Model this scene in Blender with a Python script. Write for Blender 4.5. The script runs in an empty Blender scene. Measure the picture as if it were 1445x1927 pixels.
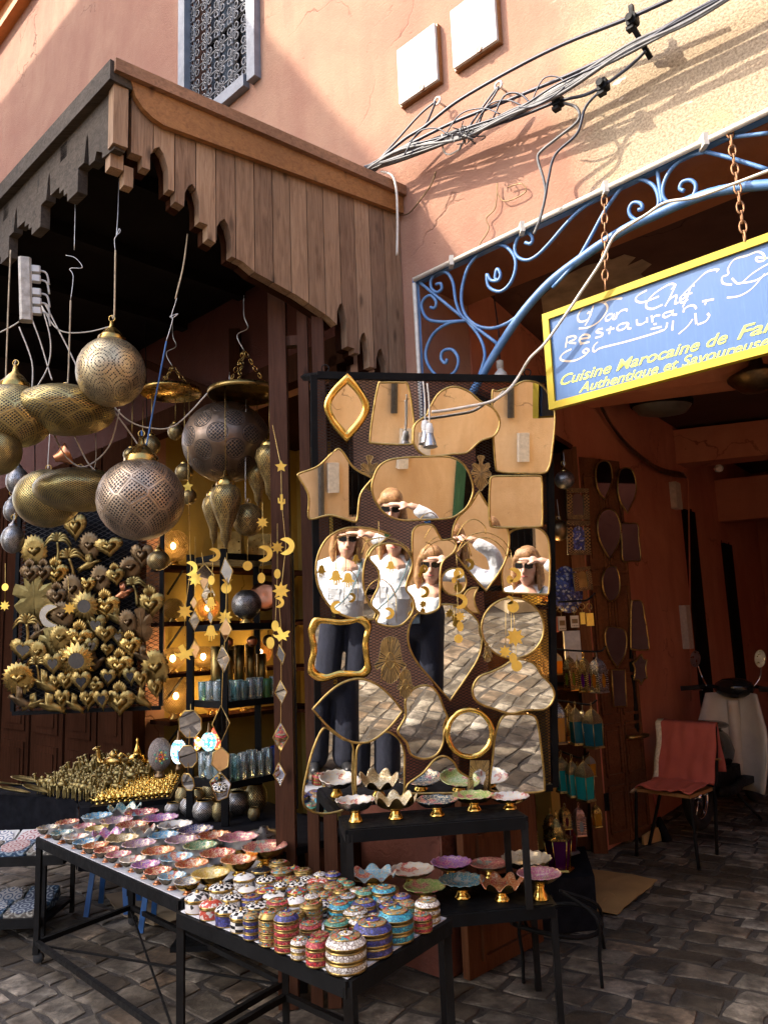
import bpy, math, random
from mathutils import Vector as V, Matrix, noise
rnd = random.Random(7)
R = math.radians
PI = math.pi
SC = bpy.context.scene
COL = SC.collection

# ------------------------------------------------------------------ camera
F, PITCH, ROLL, EYE = 1450., R(8.9), R(2.2), 1.6
CAM = V((0, 0, EYE))
_f = V((0, math.cos(PITCH), math.sin(PITCH)))
_u0 = V((0, -math.sin(PITCH), math.cos(PITCH)))
_r0 = V((1, 0, 0))
_r = _r0*math.cos(ROLL) - _u0*math.sin(ROLL)
_u = _u0*math.cos(ROLL) + _r0*math.sin(ROLL)
cd = bpy.data.cameras.new('camera')
cam = bpy.data.objects.new('camera', cd)
COL.objects.link(cam)
cam.matrix_world = Matrix(((_r.x, _u.x, -_f.x, 0), (_r.y, _u.y, -_f.y, 0), (_r.z, _u.z, -_f.z, EYE), (0, 0, 0, 1)))
cd.sensor_fit = 'HORIZONTAL'
cd.sensor_width = 36
cd.lens = 36*F/1445
cd.clip_start = .05
cd.clip_end = 500
SC.camera = cam

# ------------------------------------------------------------------ light
SUN = V((1.34, .10, -1.31)).normalized()          # the way sunlight travels
SUN_STR, SKY_STR, EXPO = 2.0, .15, 2.25
w = bpy.data.worlds.new('World')
SC.world = w
w.use_nodes = True
nt = w.node_tree
sky = nt.nodes.new('ShaderNodeTexSky')
sky.sky_type = 'NISHITA'
sky.sun_disc = False
sky.air_density = .7
sky.dust_density = 3
sky.ozone_density = .25
sky.sun_elevation = math.asin(-SUN.z)
sky.sun_rotation = math.atan2(-SUN.x, -SUN.y)
nt.links.new(sky.outputs[0], nt.nodes['Background'].inputs[0])
nt.nodes['Background'].inputs[1].default_value = SKY_STR
sd = bpy.data.lights.new('sun', 'SUN')
sd.energy = SUN_STR
sd.angle = R(.5)
sd.color = (1, .91, .78)
so = bpy.data.objects.new('sun', sd)
COL.objects.link(so)
so.rotation_euler = SUN.to_track_quat('-Z', 'Y').to_euler()
so.location = (-6, 0, 14)
SC.view_settings.view_transform = 'Standard'
SC.view_settings.look = 'None'
SC.view_settings.gamma = 1
SC.view_settings.exposure = EXPO
SC.render.engine = 'CYCLES'
SC.cycles.max_bounces = 8
SC.cycles.diffuse_bounces = 4
SC.cycles.glossy_bounces = 4
SC.cycles.transmission_bounces = 6
SC.cycles.transparent_max_bounces = 10
SC.cycles.use_denoising = True
SC.cycles.sample_clamp_indirect = 6
SC.cycles.caustics_reflective = False
SC.cycles.caustics_refractive = False

# ------------------------------------------------------------------ measuring: sight lines meet planes of the place
def ray(px, py):
    return _f + _r*((px-722.5)/F) - _u*((py-963.5)/F)
def onz(px, py, z):
    r = ray(px, py)
    return CAM + r*((z-EYE)/r.z)
def ony(px, py, y):
    r = ray(px, py)
    return CAM + r*(y/r.y)
def onpl(px, py, p0, n):
    r = ray(px, py)
    return CAM + r*((p0-CAM).dot(n)/r.dot(n))
U = V((.72, -.69, 0)).normalized()                 # along the street wall, to the right
N = V((U.y, -U.x, 0))                              # out of the street wall
O = V((.0764, 3.986, 0))
UP = V((0, 0, 1))
def W(s, n=0, z=0):
    return O + U*s + N*n + UP*z
def onW(px, py, n=0):
    p = onpl(px, py, O+N*n, N)
    return ((p-O).dot(U), p.z)
def mpx(y):                                        # metres per pixel at depth y
    return y/F

# ------------------------------------------------------------------ mesh helpers
class MB:
    def __init__(s):
        s.v = []; s.f = []; s.m = []; s.sm = []
    def add(s, vs, fs, mi=0, smooth=False, M=None):
        b = len(s.v)
        if M is not None:
            vs = [M @ V(p) for p in vs]
        s.v += [tuple(p) for p in vs]
        for k, f in enumerate(fs):
            s.f.append([b+i for i in f])
            s.m.append(mi[k] if isinstance(mi, list) else mi)
            s.sm.append(smooth)
    def box(s, c, d, mi=0, M=None, rz=0):
        x, y, z = d[0]/2, d[1]/2, d[2]/2
        ca, sa = math.cos(rz), math.sin(rz)
        vs = []
        for p in ((-x, -y, -z), (x, -y, -z), (x, y, -z), (-x, y, -z), (-x, -y, z), (x, -y, z), (x, y, z), (-x, y, z)):
            vs.append((c[0]+p[0]*ca-p[1]*sa, c[1]+p[0]*sa+p[1]*ca, c[2]+p[2]))
        s.add(vs, [(3, 2, 1, 0), (4, 5, 6, 7), (0, 1, 5, 4), (1, 2, 6, 5), (2, 3, 7, 6), (3, 0, 4, 7)], mi, False, M)
    def cbox(s, c, d, b=.004, mi=0, M=None):         # box with chamfered vertical section
        x, y = d[0]/2, d[1]/2
        o = [(-x+b, -y), (x-b, -y), (x, -y+b), (x, y-b), (x-b, y), (-x+b, y), (-x, y-b), (-x, -y+b)]
        m = Matrix.Translation(V((c[0], c[1], c[2]-d[2]/2)))
        s.prism(o, d[2], mi, (M @ m) if M is not None else m)
    def bar(s, a, b, wd, th=None, mi=0, up=UP):       # square bar between two points
        a = V(a); b = V(b); th = th or wd
        d = (b-a); L = d.length
        if L < 1e-6: return
        d /= L
        if abs(d.dot(up)) > .98: up = V((0, 1, 0)) if abs(d.y) < .9 else V((1, 0, 0))
        x = d.cross(up).normalized(); y = x.cross(d)
        vs = [p + x*(i*wd/2) + y*(j*th/2) for p in (a, b) for i, j in ((-1, -1), (1, -1), (1, 1), (-1, 1))]
        s.add(vs, [(0, 1, 2, 3), (7, 6, 5, 4), (0, 4, 5, 1), (1, 5, 6, 2), (2, 6, 7, 3), (3, 7, 4, 0)], mi)
    def tube(s, pts, r, n=6, closed=False, mi=0, smooth=True, M=None, flat=1.0, nrm=None):
        pts = [V(p) for p in pts]
        k = len(pts)
        if k < 2: return
        rs = r if isinstance(r, (list, tuple)) else [r]*k
        tg = []
        for i in range(k):
            a = pts[(i-1) % k] if (closed or i > 0) else pts[i]
            b = pts[(i+1) % k] if (closed or i < k-1) else pts[i]
            t = b-a
            tg.append(t.normalized() if t.length > 1e-9 else (tg[-1] if tg else UP))
        if nrm is None:
            ref = V((0, 0, 1)) if abs(tg[0].z) < .9 else V((1, 0, 0))
            x = tg[0].cross(ref).normalized()
        vs = []
        for i in range(k):
            if nrm is not None:
                x = tg[i].cross(nrm)
                x = x.normalized() if x.length > 1e-6 else V((1, 0, 0))
            else:
                x = x - tg[i]*x.dot(tg[i])
                x = x.normalized() if x.length > 1e-6 else tg[i].orthogonal().normalized()
            y = tg[i].cross(x)
            for j in range(n):
                a = 2*PI*(j+.5)/n
                vs.append(pts[i] + x*(rs[i]*math.cos(a)) + y*(rs[i]*math.sin(a)*flat))
        fs = []
        for i in range(k if closed else k-1):
            i2 = (i+1) % k
            for j in range(n):
                j2 = (j+1) % n
                fs.append((i*n+j, i*n+j2, i2*n+j2, i2*n+j))
        if not closed:
            fs.append(tuple(range(n-1, -1, -1)))
            fs.append(tuple((k-1)*n+j for j in range(n)))
        s.add(vs, fs, mi, smooth, M)
    def lathe(s, prof, n=20, mi=0, M=None, smooth=True, fn=None, mis=None):
        k = len(prof)
        vs = []
        for i, (r, z) in enumerate(prof):
            for j in range(n):
                a = 2*PI*j/n
                rr, zz = (r, z) if fn is None else fn(r, z, a, i)
                vs.append((rr*math.cos(a), rr*math.sin(a), zz))
        fs = []; ms = []
        for i in range(k-1):
            for j in range(n):
                j2 = (j+1) % n
                fs.append((i*n+j, i*n+j2, (i+1)*n+j2, (i+1)*n+j))
                ms.append(mis[i] if mis else mi)
        s.add(vs, fs, ms, smooth, M)
    def prism(s, o, t, mi=0, M=None, mside=None):     # 2D outline (x, y) raised by t along z
        k = len(o)
        vs = [(p[0], p[1], 0) for p in o] + [(p[0], p[1], t) for p in o]
        fs = [tuple(range(k-1, -1, -1)), tuple(range(k, 2*k))] + [(i, (i+1) % k, k+(i+1) % k, k+i) for i in range(k)]
        ms = [mi, mi] + [mi if mside is None else mside]*k
        s.add(vs, fs, ms, False, M)
    def relief(s, o, lv, mi=0, M=None, smooth=True, c=None):   # outline, levels [(scale, height)]; closes to a point
        k = len(o)
        if c is None: c = (sum(p[0] for p in o)/k, sum(p[1] for p in o)/k)
        vs = []
        for (q, h) in lv:
            vs += [(c[0]+(p[0]-c[0])*q, c[1]+(p[1]-c[1])*q, h) for p in o]
        fs = []
        for i in range(len(lv)-1):
            fs += [(i*k+j, i*k+(j+1) % k, (i+1)*k+(j+1) % k, (i+1)*k+j) for j in range(k)]
        l = (len(lv)-1)*k
        fs.append(tuple(l+j for j in range(k)))
        s.add(vs, fs, mi, smooth, M)
    def ball(s, c, r, n=8, mi=0, M=None, sq=(1, 1, 1)):
        m = max(3, n//2+1)
        vs = [(c[0], c[1], c[2]-r*sq[2])]; fs = []
        for i in range(1, m):
            a = PI*i/m
            for j in range(n):
                b = 2*PI*j/n
                vs.append((c[0]+r*sq[0]*math.sin(a)*math.cos(b), c[1]+r*sq[1]*math.sin(a)*math.sin(b), c[2]-r*sq[2]*math.cos(a)))
        vs.append((c[0], c[1], c[2]+r*sq[2]))
        for j in range(n):
            fs.append((0, 1+(j+1) % n, 1+j))
            for i in range(m-2):
                q = 1+i*n
                fs.append((q+j, q+(j+1) % n, q+n+(j+1) % n, q+n+j))
            q = 1+(m-2)*n
            fs.append((q+j, q+(j+1) % n, len(vs)-1))
        s.add(vs, fs, mi, True, M)
    def build(s, name, mats, parent=None, loc=None, M=None):
        me = bpy.data.meshes.new(name)
        me.from_pydata(s.v, [], s.f)
        if not isinstance(mats, (list, tuple)): mats = [mats]
        for m in mats: me.materials.append(m)
        me.polygons.foreach_set('material_index', s.m)
        me.polygons.foreach_set('use_smooth', s.sm)
        me.update()
        o = bpy.data.objects.new(name, me)
        COL.objects.link(o)
        if parent is not None: o.parent = parent
        if loc is not None: o.location = loc
        if M is not None: o.matrix_local = M
        return o
def T(o, label=None, cat=None, group=None, kind=None):
    if label: o['label'] = label
    if cat: o['category'] = cat
    if group: o['group'] = group
    if kind or label: o['kind'] = kind or 'thing'
    return o
def E(name, loc, label, cat, group=None, rz=0, M=None):
    o = bpy.data.objects.new(name, None)
    o.empty_display_size = .1
    COL.objects.link(o)
    if M is not None: o.matrix_world = M
    else:
        o.location = loc
        o.rotation_euler = (0, 0, rz)
    return T(o, label, cat, group)
def frame(o, x, y, z=None):                          # matrix from axes
    x = V(x).normalized(); y = V(y); y = (y - x*y.dot(x)).normalized()
    z = x.cross(y)
    return Matrix(((x.x, y.x, z.x, o[0]), (x.y, y.y, z.y, o[1]), (x.z, y.z, z.z, o[2]), (0, 0, 0, 1)))
def spline(p, k=6, closed=False):                    # Catmull-Rom through points; a point given with a third value True is a sharp corner
    q = [V((a[0], a[1], 0)) if len(a) == 2 or isinstance(a[2], bool) else V(a) for a in p]
    sh = [len(a) == 3 and a[2] is True for a in p]
    n = len(q); out = []
    for i in range(n if closed else n-1):
        p1, p2 = q[i], q[(i+1) % n]
        p0 = q[(i-1) % n] if (closed or i > 0) else p1
        p3 = q[(i+2) % n] if (closed or i < n-2) else p2
        if sh[i]: p0 = p1 - (p2-p1)*.3
        if sh[(i+1) % n]: p3 = p2 + (p2-p1)*.3
        for j in range(k):
            t = j/k
            out.append(.5*((2*p1)+(p2-p0)*t+(2*p0-5*p1+4*p2-p3)*t*t+(3*p1-p0-3*p2+p3)*t**3))
    if not closed: out.append(q[-1])
    return out
def sag(a, b, d, k=8):
    a = V(a); b = V(b)
    return [a.lerp(b, i/k) - UP*(4*d*(i/k)*(1-i/k)) for i in range(k+1)]
def circ(r, n=24, a0=0, a1=2*PI, c=(0, 0)):
    return [(c[0]+r*math.cos(a0+(a1-a0)*i/n), c[1]+r*math.sin(a0+(a1-a0)*i/n)) for i in range(n)]
def star(n, r1, r2, a0=PI/2):
    return [((r1 if i % 2 == 0 else r2)*math.cos(a0+PI*i/n), (r1 if i % 2 == 0 else r2)*math.sin(a0+PI*i/n)) for i in range(2*n)]
def moon(r, n=14):                                   # crescent opening to the right
    o = [(r*math.cos(R(50+260*i/n)), r*math.sin(R(50+260*i/n))) for i in range(n+1)]
    xt, yt = o[0]
    k = [(xt-(xt+.38*r)*(1-(1-2*i/n)**2), -yt*(1-2*i/n)) for i in range(1, n)]
    return o + k
def heart(s=1, n=40):
    o = []
    for i in range(n):
        t = 2*PI*i/n
        x = 16*math.sin(t)**3
        y = 13*math.cos(t)-5*math.cos(2*t)-2*math.cos(3*t)-math.cos(4*t)
        o.append((-x/17*s, (y+2)/17*s))
    return o
# ------------------------------------------------------------------ materials
MATS = {}
class NT:
    def __init__(s, name):
        s.m = bpy.data.materials.new(name)
        s.m.use_nodes = True
        s.t = s.m.node_tree
        s.b = s.t.nodes['Principled BSDF']
        s.tc = s.t.nodes.new('ShaderNodeTexCoord')
    def n(s, ty, **kw):
        x = s.t.nodes.new('ShaderNode'+ty)
        for k, v in kw.items():
            if k.startswith('i_'): x.inputs[k[2:].replace('_', ' ')].default_value = v
            else: setattr(x, k, v)
        return x
    def l(s, a, b):
        s.t.links.new(a, b)
    def co(s, sc=1, src='Object'):
        m = s.n('Mapping')
        m.inputs['Scale'].default_value = (sc, sc, sc) if not isinstance(sc, tuple) else sc
        s.l(s.tc.outputs[src], m.inputs[0])
        return m.outputs[0]
    def noise(s, sc, det=4, rough=.55, vec=None, dist=0):
        x = s.n('TexNoise')
        x.inputs['Scale'].default_value = sc
        x.inputs['Detail'].default_value = det
        x.inputs['Roughness'].default_value = rough
        x.inputs['Distortion'].default_value = dist
        s.l(vec if vec is not None else s.tc.outputs['Object'], x.inputs['Vector'])
        return x.outputs['Fac']
    def voro(s, sc, feat='F1', vec=None, out='Distance', rand=1):
        x = s.n('TexVoronoi', feature=feat)
        x.inputs['Scale'].default_value = sc
        x.inputs['Randomness'].default_value = rand
        s.l(vec if vec is not None else s.tc.outputs['Object'], x.inputs['Vector'])
        return x.outputs[out]
    def ramp(s, fac, st, const=False):
        x = s.n('ValToRGB')
        r = x.color_ramp
        if const: r.interpolation = 'CONSTANT'
        while len(r.elements) < len(st): r.elements.new(.5)
        for e, (p, c) in zip(r.elements, st):
            e.position = p
            e.color = (c, c, c, 1) if isinstance(c, (int, float)) else (c[0], c[1], c[2], 1)
        s.l(fac, x.inputs[0])
        return x.outputs[0]
    def mix(s, fac, a, b, mode='MIX'):
        x = s.n('MixRGB', blend_type=mode)
        for q, i in ((fac, 0), (a, 1), (b, 2)):
            if isinstance(q, (int, float)): x.inputs[i].default_value = q if i == 0 else (q, q, q, 1)
            elif isinstance(q, tuple): x.inputs[i].default_value = (*q, 1)
            else: s.l(q, x.inputs[i])
        return x.outputs[0]
    def math(s, op, a, b=0):
        x = s.n('Math', operation=op)
        for q, i in ((a, 0), (b, 1)):
            if isinstance(q, (int, float)): x.inputs[i].default_value = q
            else: s.l(q, x.inputs[i])
        return x.outputs[0]
    def bump(s, h, st=.3, d=.01):
        x = s.n('Bump')
        x.inputs['Strength'].default_value = st
        x.inputs['Distance'].default_value = d
        s.l(h, x.inputs['Height'])
        s.l(x.outputs[0], s.b.inputs['Normal'])
    def set(s, inp, v):
        if isinstance(v, (int, float)): s.b.inputs[inp].default_value = v
        elif isinstance(v, tuple): s.b.inputs[inp].default_value = (*v, 1)
        else: s.l(v, s.b.inputs[inp])
        return s
def mat(name, col, rough=.5, metal=0, var=.2, sc=6, bump=0, bsc=60, col2=None, rv=0, bd=.004):
    if name in MATS: return MATS[name]
    t = NT(name)
    f = t.noise(sc)
    c2 = col2 or tuple(c*(1-var) for c in col)
    c1 = col if col2 else tuple(min(1, c*(1+var)) for c in col)
    t.set('Base Color', t.ramp(f, [(.3, c2), (.7, c1)]))
    t.set('Metallic', metal)
    if rv:
        t.set('Roughness', t.ramp(t.noise(sc*3), [(.3, max(0, rough-rv)), (.7, min(1, rough+rv))]))
    else: t.set('Roughness', rough)
    if bump: t.bump(t.noise(bsc, 5), bump, bd)
    MATS[name] = t.m
    return t.m
def wood(name, c1, c2, rough=.6, sc=(14, 14, 1.2), bump=.25, knots=True, src='Object'):
    t = NT(name)
    v = t.co(sc, src)
    rn = t.n('ObjectInfo')
    g = t.noise(2.2, 7, .62, v, 1.2)
    col = t.ramp(g, [(.25, c1), (.5, tuple((a+b)/2 for a, b in zip(c1, c2))), (.78, c2)])
    big = t.noise(1.6, 3)
    col = t.mix(t.ramp(big, [(.35, 0.0), (.7, .45)]), col, tuple(c*.5 for c in c1))
    if knots:
        k = t.voro(1.0, 'F1', t.co((9, 9, 3.2), src))
        col = t.mix(t.ramp(k, [(.05, .8), (.16, 0.)]), col, tuple(c*.35 for c in c1))
    t.set('Base Color', col)
    t.set('Roughness', t.ramp(g, [(.3, rough+.1), (.7, rough-.1)]))
    t.b.inputs['Specular IOR Level'].default_value = .25
    t.bump(g, bump, .006)
    MATS[name] = t.m
    return t.m
def plaster(name, c1, c2, c3=None, bsc=9, bst=.5, rough=.9, zoned=False):
    t = NT(name)
    a = t.noise(1.3, 6, .6)
    b = t.noise(7, 6, .65)
    st = t.noise(3, 5, .6, t.co((1.5, 1.5, .35)))
    col = t.ramp(a, [(.3, c1), (.7, c2)])
    col = t.mix(t.ramp(st, [(.45, 0.), (.75, .5)]), col, c3 or tuple(x*.7 for x in c1))
    col = t.mix(t.ramp(b, [(.62, 0.), (.75, .25)]), col, tuple(min(1, x*1.25) for x in c2))
    wv = t.n('VectorMath', operation='ADD'); nz = t.n('TexNoise'); nz.inputs['Scale'].default_value = 2.6; nz.inputs['Detail'].default_value = 6
    t.l(t.tc.outputs['Object'], nz.inputs['Vector']); t.l(t.tc.outputs['Object'], wv.inputs[0]); t.l(nz.outputs['Color'], wv.inputs[1])
    crk = t.math('MULTIPLY', t.ramp(t.voro(.75, 'DISTANCE_TO_EDGE', wv.outputs[0]), [(.003, 1.), (.009, 0.)]), t.ramp(t.noise(.9, 3), [(.5, 0.), (.6, .8)]))
    pit = t.math('MULTIPLY', t.ramp(t.voro(9, 'F1', wv.outputs[0]), [(.05, 1.), (.09, 0.)]), t.ramp(t.noise(2.2, 3), [(.5, 0.), (.65, .7)]))
    col = t.mix(t.math('MAXIMUM', crk, pit), col, tuple(x*.35 for x in c1))
    blot = t.ramp(t.noise(.55, 7, .7, None, .6), [(.42, 0.), (.62, .55)])
    col = t.mix(blot, col, c3 or tuple(x*.75 for x in c1))
    h = t.mix(.5, t.noise(bsc, 6, .6), t.noise(bsc*9, 5, .7))
    h = t.math('SUBTRACT', h, t.math('MAXIMUM', crk, pit))
    if zoned:                                        # the far right stretch is a sandy rough render, with worn pale patches
        sep = t.n('SeparateXYZ'); t.l(t.tc.outputs['Object'], sep.inputs[0])
        e = t.math('ADD', sep.outputs[0], t.math('MULTIPLY', t.math('SUBTRACT', t.noise(2.2, 6, .65), .5), .9))
        z = t.ramp(t.math('SUBTRACT', e, 1.12), [(.0, 0.), (.22, 1.)])
        g = t.noise(95, 3, .7)
        sand = t.ramp(g, [(.35, (.27, .195, .12)), (.6, (.53, .405, .265))])
        sand = t.mix(t.ramp(t.noise(2.1, 4), [(.55, 0.), (.7, .55)]), sand, (.62, .36, .17))
        col = t.mix(z, col, sand)
        pat = t.ramp(t.noise(2.6, 5, .6, t.co((1, 1, 2.2))), [(.655, 0.), (.665, 1.)])
        pat = t.math('MULTIPLY', pat, z)
        col = t.mix(pat, col, (.72, .62, .5))
        h = t.mix(z, h, g)
    t.set('Base Color', col)
    t.set('Roughness', rough)
    t.b.inputs['Specular IOR Level'].default_value = .2
    t.bump(h, bst, .018)
    MATS[name] = t.m
    return t.m
def pierced(name, col, dots=34, cells=5, mode='cell', rough=.32, hole=.3, glow=None):
    """sheet metal with a pattern of punched holes; glow: colour and strength of the bulb seen through them"""
    t = NT(name)
    v = t.co(1, 'Generated')
    sp = t.n('SeparateXYZ'); t.l(v, sp.inputs[0])
    ang = t.math('DIVIDE', t.math('ARCTAN2', t.math('SUBTRACT', sp.outputs[0], .5), t.math('SUBTRACT', .5, sp.outputs[1])), 2*PI)
    lat = t.math('DIVIDE', t.math('ARCCOSINE', t.math('SUBTRACT', t.math('MULTIPLY', sp.outputs[2], 2), 1)), PI)
    def lattice(k, diag):                            # punched rows run round the lamp
        cb_ = t.n('CombineXYZ')
        a_, b_ = t.math('MULTIPLY', ang, 2*k), t.math('MULTIPLY', lat, k)
        if diag: a_, b_ = t.math('ADD', a_, b_), t.math('SUBTRACT', a_, b_)
        t.l(a_, cb_.inputs[0]); t.l(b_, cb_.inputs[1])
        return cb_.outputs[0]
    d = t.voro(1, 'F1', lattice(round(dots), True), 'Distance', .18)
    dot = t.ramp(d, [(hole-.05, 1.), (hole+.06, 0.)])
    kc = max(2, round(cells))
    if mode == 'cell':
        e = t.voro(1, 'DISTANCE_TO_EDGE', lattice(kc, True), 'Distance', .25)
        zone = t.ramp(e, [(.075, 0.), (.1, 1.)])
        line = t.ramp(t.math('ABSOLUTE', t.math('SUBTRACT', e, .06)), [(.008, 1.), (.018, 0.)])
        dot = t.math('MAXIMUM', t.math('MULTIPLY', dot, zone), t.math('MULTIPLY', line, .75))
    elif mode == 'medal':
        e = t.voro(1, 'F1', lattice(kc, True), 'Distance', .0)
        zone = t.ramp(e, [(.36, 1.), (.39, 0.)])
        line = t.ramp(t.math('ABSOLUTE', t.math('SUBTRACT', e, .42)), [(.01, 1.), (.022, 0.)])
        dot = t.math('MAXIMUM', t.math('MULTIPLY', dot, zone), t.math('MULTIPLY', line, .85))
    elif mode == 'rose':
        e = t.voro(1, 'F1', lattice(kc, False), 'Distance', .1)
        ring = t.math('SINE', t.math('MULTIPLY', e, 44))
        dot = t.math('MULTIPLY', dot, t.ramp(ring, [(.15, .1), (.4, 1.)]))
    tar = t.noise(5, 5, .6, v)
    c = t.ramp(tar, [(.3, tuple(x*.5 for x in col)), (.68, col)])
    t.set('Base Color', t.mix(dot, c, (.006, .005, .004)))
    t.set('Metallic', t.math('SUBTRACT', 1, dot))
    t.set('Roughness', t.ramp(t.noise(9, 4, .6, v), [(.3, rough-.08), (.7, rough+.14)]))
    t.bump(t.math('SUBTRACT', t.math('MULTIPLY', t.noise(14, 3, .5, v), .12), dot), .55, .004)
    if glow:                                         # really open holes, so the bulb inside shines through
        tr = t.n('BsdfTransparent'); mx = t.n('MixShader')
        t.l(dot, mx.inputs[0]); t.l(t.b.outputs[0], mx.inputs[1]); t.l(tr.outputs[0], mx.inputs[2])
        t.l(mx.outputs[0], t.t.nodes['Material Output'].inputs[0])
    MATS[name] = t.m
    return t.m
def mosaic(name, cols, sc=70, grout=(.05, .04, .03), rough=.35, gw=.07, glow=0, src='Object', rand=1):
    t = NT(name)
    v = t.co(1, src)
    c = t.voro(sc, 'F1', v, 'Color', rand)
    s = t.n('SeparateColor'); t.l(c, s.inputs[0])
    k = len(cols)
    col = t.ramp(s.outputs[0], [(i/k, q) for i, q in enumerate(cols)], True)
    e = t.voro(sc, 'DISTANCE_TO_EDGE', v, 'Distance', rand)
    g = t.ramp(e, [(gw*.6, 1.), (gw, 0.)])
    col = t.mix(g, col, grout)
    t.set('Base Color', col)
    t.set('Roughness', rough)
    t.bump(t.ramp(e, [(.0, 0.), (.12, 1.)]), .4, .002)
    if glow:
        t.set('Emission Color', col)
        t.set('Emission Strength', glow)
    MATS[name] = t.m
    return t.m
def enamel(name, c1, c2, gold=.5, dots=150):
    """painted enamel with gilt filigree speckle"""
    t = NT(name)
    a = t.voro(22, 'SMOOTH_F1', None, 'Distance')
    f = t.noise(24, 2, .5)
    col = t.ramp(f, [(.42, c1), (.56, c1), (.6, c2), (.72, c2)])
    g = t.noise(dots, 3, .7)
    gm = t.ramp(g, [(.5-.08*gold+.085, 0.), (.5-.08*gold+.12, 1.)])
    ring = t.voro(55, 'DISTANCE_TO_EDGE')
    gm = t.math('MAXIMUM', gm, t.ramp(ring, [(.02, .8), (.05, 0.)]))
    col = t.mix(gm, col, (.78, .62, .36))
    t.set('Base Color', col)
    t.set('Metallic', t.math('MULTIPLY', gm, .85))
    t.set('Roughness', t.ramp(gm, [(0., .3), (1., .28)]))
    t.bump(g, .25, .002)
    MATS[name] = t.m
    return t.m
def glass(name, col, rough=.05, mixf=.35, refl=1.0, tint_lift=0):
    t = NT(name)
    tr = t.n('BsdfTransparent'); tr.inputs[0].default_value = (*col, 1)
    gl = t.n('BsdfGlossy'); gl.inputs[0].default_value = (refl, refl, refl, 1); gl.inputs[1].default_value = rough
    fr = t.n('LayerWeight'); fr.inputs[0].default_value = mixf
    mx = t.n('MixShader')
    t.l(fr.outputs['Fresnel'], mx.inputs[0]); t.l(tr.outputs[0], mx.inputs[1]); t.l(gl.outputs[0], mx.inputs[2])
    if tint_lift:                                         # brightness put into the glass as a share of its diffuse tint
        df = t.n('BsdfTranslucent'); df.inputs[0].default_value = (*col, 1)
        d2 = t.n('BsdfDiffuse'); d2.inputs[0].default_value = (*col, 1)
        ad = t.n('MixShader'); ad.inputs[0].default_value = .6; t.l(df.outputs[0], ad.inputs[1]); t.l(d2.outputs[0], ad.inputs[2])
        m2 = t.n('MixShader'); m2.inputs[0].default_value = tint_lift; t.l(mx.outputs[0], m2.inputs[1]); t.l(ad.outputs[0], m2.inputs[2]); mx = m2
    t.l(mx.outputs[0], t.t.nodes['Material Output'].inputs[0])
    MATS[name] = t.m
    return t.m
def emit(name, col, st):
    t = NT(name)
    t.set('Base Color', col); t.set('Emission Color', col); t.set('Emission Strength', st)
    MATS[name] = t.m
    return t.m

m_wall = plaster('salmon_plaster', (.36, .185, .122), (.45, .265, .17), (.3, .13, .09), 7, .55, zoned=True)
m_pass = plaster('passage_plaster', (.56, .21, .13), (.64, .28, .17), (.4, .13, .08), 8, .4)
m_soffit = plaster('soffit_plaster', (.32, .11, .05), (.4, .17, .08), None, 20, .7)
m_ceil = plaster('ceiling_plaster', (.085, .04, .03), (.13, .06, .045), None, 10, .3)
m_orange = plaster('orange_plaster', (.7, .46, .23), (.85, .63, .38), (.55, .33, .15), 6, .6)
m_yellow = plaster('yellow_paint', (.4, .26, .055), (.5, .35, .09), None, 5, .2)
m_plank = [wood('canopy_plank_wood_%d' % i, a, b, .62, (26, 26, 2.2)) for i, (a, b) in enumerate([((.16, .09, .048), (.42, .265, .155)), ((.22, .125, .068), (.5, .325, .19)), ((.12, .067, .037), (.36, .22, .128))])]
m_fascia = wood('orange_fascia_wood', (.2, .08, .026), (.4, .185, .06), .45, (1.6, 26, 26))
m_greywood = wood('weathered_grey_wood', (.035, .027, .02), (.115, .088, .062), .75, (1.6, 22, 22))
m_topwood = wood('canopy_top_wood', (.17, .085, .045), (.4, .21, .11), .6, (1.8, 22, 22))
m_post = wood('post_wood', (.05, .02, .011), (.12, .052, .028), .55, (22, 22, 1.6))
m_door = wood('door_wood', (.095, .034, .015), (.21, .085, .037), .5, (20, 20, 1.6), knots=False)
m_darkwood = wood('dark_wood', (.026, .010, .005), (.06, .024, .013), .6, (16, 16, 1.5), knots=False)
m_black = mat('black_iron', (.006, .0062, .0066), .55, .0, .35, 9, .15, 70, rv=.12)
m_iron = mat('worn_black_iron', (.012, .0115, .011), .6, .0, .4, 11, .2, 60, col2=(.006, .005, .0045), rv=.15)
m_mesh = mat('mesh_steel', (.035, .03, .028), .5, .6, .3)
m_rust = mat('rusty_steel', (.3, .15, .07), .6, .6, .4, 40)
m_blue = mat('blue_paint', (.06, .16, .36), .45, 0, .2, 14, .1, 60, col2=(.12, .24, .43))
m_white = mat('white_plastic', (.6, .59, .55), .45, 0, .08, 12)
m_cream = mat('cream_cable', (.6, .55, .46), .55, 0, .15, 30)
m_grey = mat('grey_cable', (.1, .095, .09), .55, 0, .3, 25)
m_cable = mat('black_cable', (.022, .024, .04), .45, 0, .3, 30)
m_brass = mat('brass', (.62, .42, .13), .27, 1, .3, 9, .12, 50, col2=(.36, .23, .07), rv=.1)
m_gold = mat('polished_gold', (.83, .56, .14), .2, 1, .2, 12, .1, 40, rv=.08)
m_golds = mat('gilt_sheet', (.95, .63, .13), .46, 1, .15, 20, .08, 60, rv=.08)
m_frame = mat('gilt_mirror_frame', (.52, .36, .12), .35, 1, .3, 30, .1, 90, rv=.1)
m_antique = mat('antique_brass', (.5, .35, .12), .36, 1, .4, 18, .25, 90, col2=(.22, .15, .05), rv=.12)
m_olive = mat('olive_brass', (.4, .31, .12), .42, 1, .35, 14, .2, 80, col2=(.18, .14, .055), rv=.1)
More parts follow.
